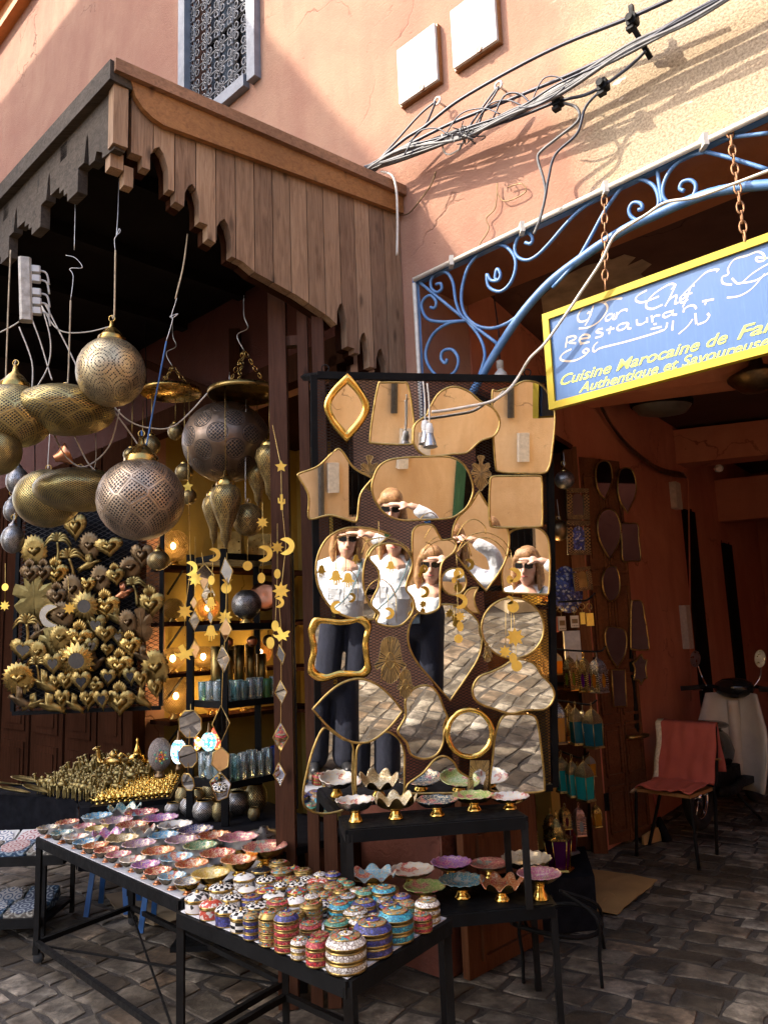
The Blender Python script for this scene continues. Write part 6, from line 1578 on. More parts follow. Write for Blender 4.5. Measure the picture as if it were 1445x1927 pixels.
# ------------------------------------------------------------------ corner rack with glasses
RK = onz(424, 1552, .66)
rack = E('metal_rack', (RK.x, RK.y, 0), 'black metal corner rack of glassware behind the left table', 'rack')
RU, RA = -U*.33, -N*.46
zsh = [.86, 1.27, 1.68, 2.06]
for q in (V((0, 0, 0)), RU, RA, RU+RA):
    mb = MB(); mb.bar(q+UP*.655, q+UP*2.08, .036, .036); mb.build('post', m_black, rack)
for z in zsh:
    mb = MB(); mb.prism([tuple((RU*.97*a+RA*.97*b+RU*.015+RA*.015))[:2] for a, b in ((0, 0), (0, 1), (1, 1), (1, 0))], .035, 0, Matrix.Translation((0, 0, z-.035))); mb.build('shelf', m_black, rack)
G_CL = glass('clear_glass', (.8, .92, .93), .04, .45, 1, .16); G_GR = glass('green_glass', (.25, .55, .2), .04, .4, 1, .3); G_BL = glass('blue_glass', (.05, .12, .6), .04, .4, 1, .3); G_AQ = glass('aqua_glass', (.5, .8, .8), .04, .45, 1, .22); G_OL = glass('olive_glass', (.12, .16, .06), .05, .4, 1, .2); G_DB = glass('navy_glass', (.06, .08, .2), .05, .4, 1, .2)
def tumbler(p, r, h, m, label):
    mb = MB(); mb.lathe([(.001, .002), (r*.85, 0), (r*.86, .004), (r*.92, h*.45), (r*.98, h), (r*.92, h), (r*.87, h*.45), (r*.8, .01), (.001, .012)], 16, 0)
    o = mb.build('drinking_glass', m, None, tuple(p)); T(o, label, 'glass', 'glasses on the corner rack')
GN = {id(G_CL): 'clear', id(G_GR): 'green', id(G_BL): 'deep blue', id(G_AQ): 'aqua', id(G_OL): 'olive', id(G_DB): 'navy'}
for z, lv, h, seq in ((1.27, 'upper', .105, [G_AQ, G_CL, G_CL, G_GR, G_CL, G_DB]), (.86, 'lower', .13, [G_CL, G_CL, G_CL, G_CL, G_BL, G_OL])):
    for i in range(4):
        for j in range(2):
            m = seq[0] if i > 2 and z > 1 else G_CL if j == 0 else G_AQ
            p = V((RK.x, RK.y, 0))+RU*(.14+.22*i)+RA*(.09+.16*j)+UP*(z+.001)
            tumbler(p, .03, h*rnd.uniform(.92, 1.05), m, '%s glass in the left wing of the %s rack shelf' % (GN[id(m)], lv))
    for i in range(6):
        for j in range(1):
            m = seq[i]; p = V((RK.x, RK.y, 0))+RA*(.3+.115*i)+RU*(.09)+UP*(z+.001)
            tumbler(p, .026+.006*(lv == 'lower'), h*rnd.uniform(.95, 1.1), m, '%s glass along the right wing of the %s rack shelf' % (GN[id(m)], lv))
# goods on the rack
def globe(p, r, m, label, name='pierced_globe', foot=True, lit=None, cat='lamp', sq=1, group=None, neck=0):
    o = E(name, tuple(p), label, cat, group)
    z0 = r*.25 if foot else 0
    mb = MB(); mb.lathe([(q[0], q[1]+z0+r*sq) for q in ball_prof(r, r*sq, 12, .3)], 24); mb.build('shade', m, o)
    mb = MB(); mb.lathe([(.001, 0), (r*.5, 0), (r*.45, r*.12), (r*.3, r*.22), (r*.35, r*.35), (.001, r*.35)], 16); mb.build('base', m_brass, o)
    if lit:
        mb = MB(); mb.ball((0, 0, z0+r*sq), .02, 8, 0, None, (1, 1, 1.3))
        mb.build('bulb', m_bulbon, o)
        ld = bpy.data.lights.new('lamp_glow', 'POINT'); ld.energy = lit; ld.color = (1, .62, .25); ld.shadow_soft_size = .03
        lo = bpy.data.objects.new('lamp_glow', ld); COL.objects.link(lo); lo.parent = o; lo.location = (0, 0, z0+r*sq*1.0+.03)
    return o
b = V((RK.x, RK.y, 0))
globe(b+RA*.5+RU*.35+UP*1.681, .085, m_silp, 'silver pierced globe on the upper rack shelf')
for k, (f, m, r) in enumerate(((.2, m_copper, .03), (.55, m_copper, .032), (.8, m_bronze, .035))):
    mb = MB(); mb.ball((0, 0, 0), r, 10); mb.tube([(0, 0, r), (0, 0, .06)], .003, 5); o = mb.build('metal_bauble', m, None, tuple(b+RA*f+RU*.3+UP*1.58)); T(o, ['copper bauble hanging left under the upper rack shelf', 'bright copper bauble hanging in the middle under the rack shelf', 'dark bauble hanging right under the rack shelf'][k], 'bauble', 'baubles under the rack shelf')
mb = MB(); mb.lathe([(.001, 0), (.05, .004), (.062, .01), (.085, .004), (.088, .012), (.06, .02), (.001, .014)], 24, 0, Matrix.Rotation(R(80), 4, 'X')); T(mb.build('copper_plate', m_copper, None, tuple(b+RA*.7+RU*.2+UP*1.83)), 'round copper plate hanging on the right of the rack top', 'plate')
for k in range(5):
    mb = MB(); h = rnd.uniform(.22, .3); mb.lathe([(.001, 0), (.03, 0), (.03, h), (.026, h), (.001, h-.01)], 16); T(mb.build('hammered_cylinder', m_antique, None, tuple(b+RA*(.25+.17*k)+RU*.75+UP*1.275)), 'tall hammered brass tube standing behind the upper glasses', 'tube', 'brass tubes on the rack')
for k in range(2):
    mb = MB(); mb.box((0, 0, .06), (.13, .1, .12)); mb.box((0, 0, .123), (.135, .105, .008)); T(mb.build('wooden_box', m_antique, None, tuple(b+RU*(.3+.0*k)+RA*(.25+.45*k)+UP*2.061)), 'brass clad box on the rack top, ' + ['left of the bell lamp', 'under the bell lamp'][k], 'box')

# ------------------------------------------------------------------ lit shelves inside the shop
def insh(s_, d, z): return W(s_, -d, z)
def shelf(name, s0_, s1_, d0, d1, z, label):
    o = E(name, tuple(insh((s0_+s1_)/2, (d0+d1)/2, z)), label, 'shelf', M=frame(insh((s0_+s1_)/2, (d0+d1)/2, z), U, -N))
    mb = MB(); mb.box((0, 0, -.015), (s1_-s0_, d1-d0, .03)); mb.build('board', m_darkwood, o)
    for f in (-.4, .4):
        mb = MB()
        if (s1_-s0_) > (d1-d0): mb.bar((f*(s1_-s0_), (d1-d0)/2, -.2), (f*(s1_-s0_), -(d1-d0)/2*.6, -.03), .012, .012)
        else: mb.bar((-(s1_-s0_)/2, f*(d1-d0), -.2), ((s1_-s0_)/2*.6, f*(d1-d0), -.03), .012, .012)
        mb.build('bracket', m_iron, o)
zz = [1.02, 1.36, 1.74, 2.16]
for i, z in enumerate(zz):
    shelf('display_shelf', -2.71, -2.43, .1, 1.5, z, 'dark shelf on the yellow side wall of the shop, %s' % ['lowest', 'second from below', 'third from below', 'topmost'][i])
    shelf('display_shelf', -2.42, -.4, 1.28, 1.56, z-.02, 'dark shelf on the yellow back wall of the shop, %s' % ['lowest', 'second from below', 'third from below', 'topmost'][i])
m_mos1 = mosaic('blue_glass_mosaic', [(.1, .35, .75), (.75, .8, .75), (.05, .2, .6), (.8, .75, .5), (.5, .75, .8)], 75, (.03, .03, .03), .2, .06, .9)
m_mos2 = mosaic('orange_glass_mosaic', [(.9, .3, .04), (.9, .55, .08), (.7, .1, .03), (.9, .75, .3), (.2, .3, .5)], 75, (.05, .02, .01), .2, .06, 1.1)
m_mos3 = mosaic('teal_glass_mosaic', [(.1, .45, .5), (.5, .7, .65), (.05, .3, .38), (.7, .8, .75), (.2, .5, .6)], 75, (.03, .03, .03), .2, .06, .7)
m_mos4 = mosaic('red_glass_mosaic', [(.7, .08, .03), (.85, .25, .05), (.5, .04, .03), (.8, .4, .2)], 75, (.05, .02, .01), .2, .06, .8)
m_mos5 = mosaic('beige_bead_mosaic', [(.3, .24, .2), (.4, .33, .27), (.2, .16, .14), (.36, .27, .26)], 190, (.1, .08, .06), .5, .1)
sd_ = lambda k, z: insh(-2.56, .2+.28*k, z)
bk_ = lambda k, z: insh(-2.15+.3*k, 1.42, z-.02)
LI = [(sd_(0, zz[3]), .12, m_glow, 'big pierced globe lamp glowing on the top shelf, left', 1), (sd_(2, zz[3]), .1, m_glow, 'pierced globe on the top shelf, second', 0), (bk_(1, zz[3]), .11, m_glow, 'pierced globe lamp behind the rack top', 1), (bk_(3, zz[3]), .1, m_globs, 'unlit brass globe on the top back shelf', 0),
 (sd_(0, zz[2]), .085, m_glow, 'pear shaped lamp on the third shelf, left', 0), (sd_(1.1, zz[2]), .09, m_glow2, 'red pierced lamp glowing on the third shelf', 1), (sd_(2.3, zz[2]), .08, m_glow, 'small pierced lamp on the third shelf', 0), (bk_(1.6, zz[2]), .1, m_silp, 'silver pierced lamp on the back third shelf', 0), (bk_(3.6, zz[2]), .09, m_glow, 'pierced lamp at the right of the back third shelf', 1),
 (sd_(0, zz[1]), .09, m_glow, 'bright pierced lamp at the left of the second shelf', 1), (sd_(.95, zz[1]), .09, m_glow, 'bright pierced lamp, second on the second shelf', 1), (sd_(1.9, zz[1]), .085, m_globs, 'unlit onion shaped brass lamp on the second shelf', 0), (sd_(2.9, zz[1]), .1, m_glow2, 'wide orange pierced lamp on the second shelf', 1), (bk_(2.3, zz[1]), .075, m_mos2, 'orange mosaic globe lamp on the back second shelf', 1), (bk_(1.4, zz[1]), .075, m_mos4, 'red mosaic globe lamp on the back second shelf', 0), (bk_(3.2, zz[1]), .085, m_glow, 'pierced lamp glowing behind the upper glasses', 1), (bk_(4.1, zz[1]), .085, m_glow2, 'orange pierced lamp at the right of the second back shelf', 1),
 (sd_(.1, zz[0]), .125, m_glow, 'large pierced barrel lamp on the lowest shelf', 1), (sd_(1.25, zz[0]), .1, m_glow2, 'orange pierced lamp right of the barrel lamp', 1), (sd_(2.3, zz[0]), .08, m_glow, 'small pierced lamp with a bright bulb on the lowest shelf', 1), (bk_(2, zz[0]), .08, m_globs, 'unlit brass globe behind the lower glasses', 0)]
for p, r, m, lb, lit in LI: globe(p, r, m, lb, 'pierced_table_lamp', lit=.75 if lit else None, sq=1.1 if r > .11 else .95)
SC_T = .66

# ------------------------------------------------------------------ black cloth table with small brasses
bt = [V(p) for p in ((-2.85, 5.35, 0), (-1.97, 5.0, 0), (-1.85, 4.73, 0), (-1.5, 4.66, 0), (-.50, 3.62, 0), (-.22, 3.92, 0), (-1.3, 5.55, 0), (-2.3, 6.0, 0))]
mb = MB(); mb.prism([(p.x, p.y) for p in bt], .03, 0, Matrix.Translation((0, 0, .62)))
o = mb.build('cloth_table', m_cloth); T(o, 'black cloth covered table crowded with small brass figures behind the enamel bowls', 'table')
mb = MB()
for a, b_ in ((0, 1), (1, 2), (2, 3), (3, 4)):
    d = (bt[b_]-bt[a]); L = d.length; n_ = int(L/.06)+2
    p = [bt[a]+d*(i/(n_-1))+V((d.y, -d.x, 0)).normalized()*(.008+.006*math.sin(i*1.9)) for i in range(n_)]
    mb.add([(q.x, q.y, .64) for q in p]+[(q.x, q.y, .3) for q in p], [(i, i+1, n_+i+1, n_+i) for i in range(n_-1)], 0, True)
mb.build('cloth_skirt', m_cloth, o)
mb = MB()
for q in ((-2.7, 5.4), (-1.6, 4.9), (-.45, 3.8), (-1.3, 5.3)): mb.bar((*q, 0), (*q, .62), .04, .04)
for q in ((-2.7, 5.4), (-1.6, 4.9), (-.45, 3.8), (-1.3, 5.3)):
    mb = MB(); mb.bar((*q, 0), (*q, .62), .04, .04); mb.build('leg', m_iron, o)
def camel_mesh(big):
    mb = MB(); n = 12 if big else 7
    mb.ball((0, 0, .62), .2, n, 0, None, (1.35, .62, .75)); mb.ball((.0, 0, .78), .13, n, 0, None, (.9, .6, 1))
    mb.tube(spline([(.24, 0, .62), (.4, 0, .6), (.46, 0, .78), (.48, 0, .93)], 4), [.09]*3+[.07]*3+[.055]*7, 7)
    mb.tube([(.45, 0, .95), (.52, 0, .96), (.62, 0, .92)], [.055, .06, .035], 7)
    for sx in (-.16, .18):
        for sy in (-.08, .08): mb.tube([(sx, sy, .58), (sx+.015, sy, .3), (sx, sy, .05), (sx+.03, sy, 0)], [.06, .035, .028, .035], 6)
    mb.tube([(-.27, 0, .66), (-.33, 0, .5), (-.33, 0, .4)], [.02, .016, .02], 5)
    for sy in (-.035, .035): mb.tube([(.44, sy, .98), (.42, sy*1.4, 1.03)], [.02, .008], 4)
    return mb
cm = camel_mesh(False).build('brass_camel', m_olive); CB_ = cm
n_c = 0
rc = random.Random(21)
for i in range(14):
    for j in range(6):
        f = i/13; g_ = j/5
        p = V((-2.28, 5.2, .651)).lerp(V((-1.74, 4.8, .651)), f*1.0)+V((.1, .62, 0))*g_+V((rc.uniform(-.015, .015), rc.uniform(-.02, .02), 0))
        c_ = cm if n_c == 0 else cm.copy()
        if n_c: COL.objects.link(c_)
        s_ = rc.uniform(.1, .14)*(1.0+.35*g_); c_.location = p; c_.scale = (s_, s_, s_); c_.rotation_euler = (0, 0, rc.choice([0, PI, .3, 2.8, -.4]))
        T(c_, 'small brass camel figure in the crowded herd on the black cloth', 'figurine', 'small brass camels on the black cloth'); n_c += 1
big = camel_mesh(True).build('brass_camel', m_brass, None, tuple(onz(212, 1478, .651))); big.scale = (.25, .25, .25); big.rotation_euler = (0, 0, 2.9); T(big, 'tall brass camel standing over the herd of small ones', 'figurine')
def genie(s):
    mb = MB(); mb.lathe([(.001, 0), (.2, 0), (.18, .05), (.07, .12), (.12, .2), (.3, .3), (.32, .4), (.22, .5), (.1, .54), (.12, .57), (.06, .68), (.03, .8), (.045, .85), (.0, .92)], 14)
    mb.tube(spline([(.26, 0, .32), (.5, 0, .36), (.72, 0, .5), (.86, 0, .52)], 4), [.1]*4+[.06]*4+[.035]*5, 6); mb.tube(spline([(-.28, 0, .3), (-.5, 0, .42), (-.46, 0, .56), (-.24, 0, .46)], 4), .03, 5)
    return mb
gm = genie(1).build('brass_oil_lamp', m_gold); n_g = 0
ga, gb, gc, gd = onz(176, 1518, .68), onz(318, 1502, .68), onz(336, 1468, .68), onz(236, 1476, .68)
mb = MB(); mb.prism([(p.x, p.y) for p in (ga+(ga-gc)*.04, gb+(gb-gd)*.04, gc+(gc-ga)*.04, gd+(gd-gb)*.04)], .03, 0, Matrix.Translation((0, 0, .651))); T(mb.build('display_tray', m_black), 'black tray holding rows of tiny golden oil lamps', 'tray')
for i in range(14):
    for j in range(8):
        f = (i+.5)/14; g_ = (j+.5)/8
        p = ga.lerp(gb, f).lerp(gd.lerp(gc, f), g_); p = V((p.x+rc.uniform(-.006, .006), p.y+rc.uniform(-.008, .008), .682))
        c_ = gm if n_g == 0 else gm.copy()
        if n_g: COL.objects.link(c_)
        s_ = rc.uniform(.062, .08); c_.location = p; c_.scale = (s_*.8, s_*.8, s_); c_.rotation_euler = (0, 0, rc.uniform(2.2, 3.6))
        T(c_, 'tiny golden oil lamp in the packed rows on the black tray', 'figurine', 'tiny golden oil lamps on the tray'); n_g += 1
bg = genie(1).build('brass_oil_lamp', m_gold, None, tuple(onz(258, 1464, .665))); bg.scale = (.24, .24, .3); bg.rotation_euler = (0, 0, .1); T(bg, 'large golden oil lamp with a long spout behind the tray', 'oil lamp')
for k, (x, y, w_) in enumerate(((18, 1478, 60), (52, 1470, 66), (88, 1474, 60), (28, 1490, 64), (70, 1488, 60), (-10, 1484, 60), (104, 1466, 46))):
    p = onz(x, y, .655+.008*k); r = w_/2*mpx(p.y)
    mb = MB(); ol = [(r*.42*math.sin(t)*(.6+.4*math.cos(t/2)**2), r*math.cos(t)) for t in [2*PI*i/24 for i in range(24)]]
    mb.relief(ol[::-1], [(1, .012), (1, .014), (.8, .004), (.4, .002)]); o = mb.build('brass_leaf_dish', m_olive, None, tuple(p)); o.rotation_euler = (R(14)+rc.uniform(-.1, .1), rc.uniform(-.15, .15), R(80)+rc.uniform(-.5, .5))
    T(o, 'leaf shaped brass dish in the loose pile at the left', 'dish', 'leaf dishes piled on the black cloth')
# egg lamps and mosaics in front of the yellow wall
def mosegg(px, py, w_, h_, y, m, label, top=True):
    c = ony(px, py, y); k = mpx(y); r = w_/2*k; rz = h_/2*k
    o = E('mosaic_lamp', (c.x, c.y, c.z-rz-.035), label, 'lamp')
    mb = MB(); mb.lathe([(q[0], q[1]+rz+.035) for q in ball_prof(r, rz, 12, .2)], 24); mb.build('shade', m, o)
    mb = MB(); mb.lathe([(.001, 0), (r*.5, 0), (r*.4, .015), (r*.25, .03), (r*.35, .045), (.001, .045)], 16); mb.build('base', m_bronze, o)
    if top:
        mb = MB(); mb.lathe([(r*.35, rz*2+.03), (r*.2, rz*2+.05), (.004, rz*2+.085), (.001, rz*2+.09)], 12); mb.build('finial', m_bronze, o)
    return o
q = mosegg(301, 1420, 42, 60, 4.85, m_mos5, 'grey beaded egg lamp with a bright flower patch', False)
mb = MB()
fc = [(.7, .1, .03), (.8, .5, .05), (.1, .4, .25), (.75, .65, .5), (.1, .15, .5)]
for i in range(18):
    a = 2*PI*i/18; rr_ = .012+.022*(i % 3)/2
    mb.ball((.025+rr_*math.cos(a)*1.1, -.068+.004*(i % 2), .13+rr_*math.sin(a)*1.1), .007, 5, i % 3)
mb.build('flower_mosaic', [mat('chip_red', fc[0], .3), mat('chip_yellow', fc[1], .3), mat('chip_green', fc[2], .3)], q)
mosegg(336, 1415, 28, 44, 4.75, m_mos1, 'blue and white mosaic lamp glowing beside the beaded egg')
mosegg(366, 1400, 26, 26, 4.7, m_mos2, 'orange mosaic lamp glowing behind the octagon mirror')
mosegg(393, 1396, 28, 34, 4.65, m_mos3, 'teal mosaic egg lamp behind the lower glasses')
mosegg(410, 1388, 26, 46, 4.7, m_mos4, 'red mosaic lamp behind the rack post')
# candle holders
def holder(px, by, w_, h_, m, label):
    p = onz(px, by-.16*w_, .652); r = w_/2*mpx(p.y); h = h_*mpx(p.y)
    o = E('candle_holder', tuple(p), label, 'candle holder', 'pierced candle holders in front of the rack')
    mb = MB(); mb.lathe([(.001, 0), (r*.5, 0), (r*.55, h*.06), (r*.9, h*.25), (r, h*.5), (r*.9, h*.78), (r*.66, h*.95), (r*.62, h)], 26); mb.build('pierced_wall', m, o)
    mb = MB(); mb.lathe([(r*.62, h), (r*.6, h*.985), (r*.85, h*.7), (r*.9, h*.4), (.001, h*.1)], 26); mb.build('inner_wall', m_dark, o)
    mb = MB(); mb.tube([(r*.635*math.cos(t), r*.635*math.sin(t), h) for t in [2*PI*i/24 for i in range(24)]], .0022, 5, True); mb.build('rim', m_antique, o)
m_hb = pierced('pierced_holder_brass', (.62, .49, .22), 14, 5, 'plain', .36, .36); m_hs = pierced('pierced_holder_silver', (.6, .58, .56), 14, 5, 'plain', .34, .36)
for x, by, w_, h_, m, lb in ((345, 1522, 30, 30, m_hb, 'brass candle holder at the back left of the group'), (370, 1523, 30, 28, m_hb, 'brass candle holder second from the back left'), (396, 1518, 32, 34, m_hb, 'brass candle holder left of the rack post'), (392, 1536, 30, 24, m_hb, 'low brass candle holder before the rack post'), (358, 1541, 38, 28, m_hs, 'silver candle holder behind the dark blue bowl'), (384, 1552, 42, 32, m_hs, 'wide silver candle holder nearest the bowls'), (447, 1512, 34, 30, m_hb, 'brass candle holder right of the rack post'), (448, 1540, 40, 36, m_hs, 'silver candle holder right of the rack post'), (482, 1536, 42, 44, m_hb, 'largest brass candle holder at the right'), (478, 1548, 22, 20, m_hb, 'small brass candle holder below the largest'), (412, 1550, 26, 30, m_hb, 'brass candle holder hard against the rack post'), (325, 1540, 30, 20, m_hs, 'low silver candle holder at the left end')):
    holder(x, by, w_, h_*1.1, m, lb)
p = onz(497, 1578, .64); mb = MB(); mb.lathe([(.001, .075), (.02, .075), (.025, .06), (.09, .045), (.115, .02), (.12, .0), (.001, 0)], 30); T(mb.build('metal_dome', m_silver, None, (p.x, p.y, .62)), 'tarnished silver dome cover by the wooden post', 'dome cover')
# ------------------------------------------------------------------ door leaf, its mirrors, wall fittings of the passage
DA, DB = onz(1147, 1600, 0), onz(1228, 1580, 0)
dd_ = (DB-DA).normalized(); DWID = (DB-DA).length
DM = frame(DA, dd_, UP)                               # local x along the leaf, y up, z out of it
dn = dd_.cross(UP)
door = E('carved_door', (0, 0, 0), 'tall carved brown door leaf folded against the passage wall, hung with dark mirrors', 'door', M=DM)
mb = MB(); mb.box((DWID/2, 1.46, -.03), (DWID, 2.86, .05)); mb.box((DWID*.5, 1.46, .0), (.018, 2.86, .02))
mb.build('leaf', m_door, door)
mb = MB()
for x in (.26, .75):
    for (a, b) in ((.1, .42), (.5, .86), (.93, 1.22), (1.32, 1.9), (2.0, 2.75)):
        cx = DWID*x; wd = DWID*.36; h = b-a; cy = (a+b)/2
        for c, d in (((cx, a, .002), (wd, .02, .02)), ((cx, b, .002), (wd, .02, .02)), ((cx-wd/2, cy, .002), (.018, h-.02, .02)), ((cx+wd/2, cy, .002), (.018, h-.02, .02))): mb.box(c, d)
        mb.box((cx, cy, -.002), (wd*.7, h*.75, .012))
mb.build('panel_moulding', m_door, door)
for z in (.33, 2.25, 1.3):
    mb = MB(); mb.box((-.01, z, .0), (.035, .12, .02)); mb.box((.03, z, .0), (.035, .12, .016)); mb.tube([(.01, z-.06, .01), (.01, z+.06, .01)], .009, 6); mb.build('hinge', m_iron, door)
mb = MB(); mb.prism([(DWID*.8, .82), (DWID*.86, .78), (DWID*.9, .9), (DWID*.87, 1.1), (DWID*.9, 1.3), (DWID*.85, 1.42), (DWID*.8, 1.28), (DWID*.83, 1.1)], .012); mb.build('lock_plate', m_iron, door)
mb = MB(); mb.tube([(DWID*.55, .76, .02), (DWID*.55, .76, .06), (DWID*.95, .76, .06), (DWID*.95, .76, .02)], .016, 6); mb.build('bolt', m_antique, door)
mb = MB(); mb.bar(DA-dd_*.1, DA-dd_*.1+UP*2.95, .1, .08)
T(mb.build('door_jamb', m_door), 'brown timber jamb the carved door leaf hangs from', 'door jamb')
mb = MB(); q = DA+dd_*.28-dn*-.05; mb.prism([(0, 0), (.2, 0), (.16, .1), (.0, .06)], .02, 0, frame((q.x, q.y, 0), dd_, UP)); T(mb.build('timber_wedge', m_card), 'pale wooden wedge at the foot of the carved door', 'wedge')
def dpl(px, py, off=.03):
    q = DM.inverted() @ onpl(px, py, DA+dn*off, dn); return (q.x, q.y)
def dmirror(pts, label, k=5):
    lp = [dpl(*p[:2])+((True,) if len(p) > 2 else ()) for p in pts]
    ol = [(q.x, q.y) for q in spline(lp, k, True)]
    if sum(a[0]*b[1]-b[0]*a[1] for a, b in zip(ol, ol[1:]+ol[:1])) < 0: ol = ol[::-1]
    o = E('door_mirror', (0, 0, 0), label, 'mirror', 'dark mirrors on the carved door', M=DM @ Matrix.Translation((0, 0, .028)))
    mb = MB(); mb.prism(ol, .004); mb.build('glass', m_dmirror, o)
    mb = MB(); mb.tube([(a[0], a[1], .002) for a in ol], .007, 5, True); mb.build('frame', m_antique, o)
def cd5(x, y): return (1030+x/5.505, 850+y/5.505)
def cd1(x, y): return (1030+x/6.423, 1180+y/6.423)
P5 = lambda *a: [cd5(*p[:2])+tuple(p[2:]) for p in a]
P1 = lambda *a: [cd1(*p[:2])+tuple(p[2:]) for p in a]
dmirror(P5((580, 95), (640, 120), (668, 220), (660, 330), (592, 490, True), (520, 380), (500, 230), (520, 130)), 'drop shaped dark mirror, top left on the carved door')
dmirror(P5((810, 165), (880, 200), (915, 330), (905, 460), (828, 635, True), (750, 500), (728, 330), (750, 200)), 'drop shaped dark mirror, top right on the carved door')
dmirror(P5((630, 595), (710, 640), (755, 780), (740, 930), (648, 1115, True), (550, 940), (520, 780), (550, 640)), 'largest drop shaped dark mirror on the door, second row left')
dmirror(P5((765, 750), (850, 745), (932, 755), (945, 900), (962, 1120), (880, 1130), (785, 1128), (772, 940)), 'rectangular dark mirror right of the largest drop')
dmirror(P5((655, 1185), (715, 1210), (748, 1330), (735, 1480), (660, 1550), (595, 1480), (570, 1340), (600, 1220)), 'oval dark mirror in the middle of the door')
dmirror(P1((740, 0), (700, 90), (712, 230), (770, 380), (845, 490, True), (930, 340), (958, 180), (930, 50), (850, 10)), 'heart shaped dark mirror low on the door')
dmirror([(1188, 1138), (1192, 1131), (1207, 1133), (1213, 1160), (1221, 1215), (1216, 1223), (1190, 1222), (1187, 1210)], 'tall tapering dark mirror at the right edge of the door')
dmirror(P1((1130, 330, True), (1160, 390), (1205, 400, True), (1185, 500), (1205, 620, True), (1160, 640), (1130, 700, True), (1100, 640), (1045, 640, True), (1060, 520), (1035, 440, True), (1080, 400)), 'star cornered dark mirror at the right of the door', 3)
dmirror(P1((775, 520, True), (935, 520, True), (955, 960, True), (800, 965, True)), 'narrow dark mirror with bars under the heart mirror', 2)

# wall boxes and wiring in the passage
A2v, A3v = V((*A2, 0)), V((*A3, 0)); ld_ = (A3v-A2v).normalized(); ln_ = ld_.cross(UP)
def lw(px, py, off=.03): return onpl(px, py, A2v+ln_*off, ln_)
for (x, y, w_, h_, lb) in ((1271, 933, .17, .27, 'small cream fuse box high on the passage wall'), (1291, 1180, .14, .42, 'long white wall box low on the passage wall')):
    p = lw(x, y); o = E('fuse_box', (0, 0, 0), lb, 'wall box', M=frame(p, ld_, UP))
    mb = MB(); mb.cbox((0, 0, 0), (w_, h_, .07), .008); mb.build('housing', m_cream, o)
    mb = MB(); mb.box((w_*.56, -h_*.3, 0), (.02, .05, .03)); mb.build('latch', m_grey, o)
mb = MB()
for k in range(4): mb.tube(spline([lw(x+k*2, y+k*3, .05) for x, y in ((1120, 745), (1150, 800), (1190, 845), (1240, 880), (1285, 890))], 5), .011, 5)
q = [lw(1285, 890, .05), lw(1295, 905, .05), lw(1298, 1100, .05), lw(1300, 1320, .05)]
T(mb.build('cable', m_bronze), 'thick dusty cable bundle stapled across the passage wall', 'cable')
mb = MB(); mb.tube(q, .008, 5); T(mb.build('cable', m_pass), 'painted cable dropping down the passage wall past both boxes', 'cable')
c = onz(1245, 760, 3.42); o = E('bulkhead_lamp', tuple(c), 'unlit oval bulkhead lamp on the passage ceiling under the sign', 'lamp')
mb = MB(); mb.lathe([(.001, .06), (.24, .06), (.27, .02), (.26, -.02)], 24, 0, Matrix.Scale(.62, 4, (0, 1, 0))); mb.tube([(0, 0, .06), (0, 0, .2)], .03, 8); mb.build('housing', m_iron, o)
mb = MB(); mb.lathe([(.25, -.02), (.2, -.08), (.1, -.1), (.001, -.105)], 24, 0, Matrix.Scale(.62, 4, (0, 1, 0))); mb.build('glass_cover', mat('dusty_lamp_glass', (.1, .09, .08), .35, 0, .3, 9), o)
bulb('passage_bulb', 1352, 880, 8.0, 'unlit bulb hanging far back in the passage', .05)
c = onz(1425, 712, 3.3); mb = MB(); mb.lathe([(.001, -.1), (.12, -.08), (.2, 0), (.2, .02), (.05, .1), (.03, .3)], 20, 0, Matrix.Translation(c)); T(mb.build('pierced_ceiling_lamp', m_bronze), 'dark pierced ceiling lamp under the right end of the sign', 'lamp')

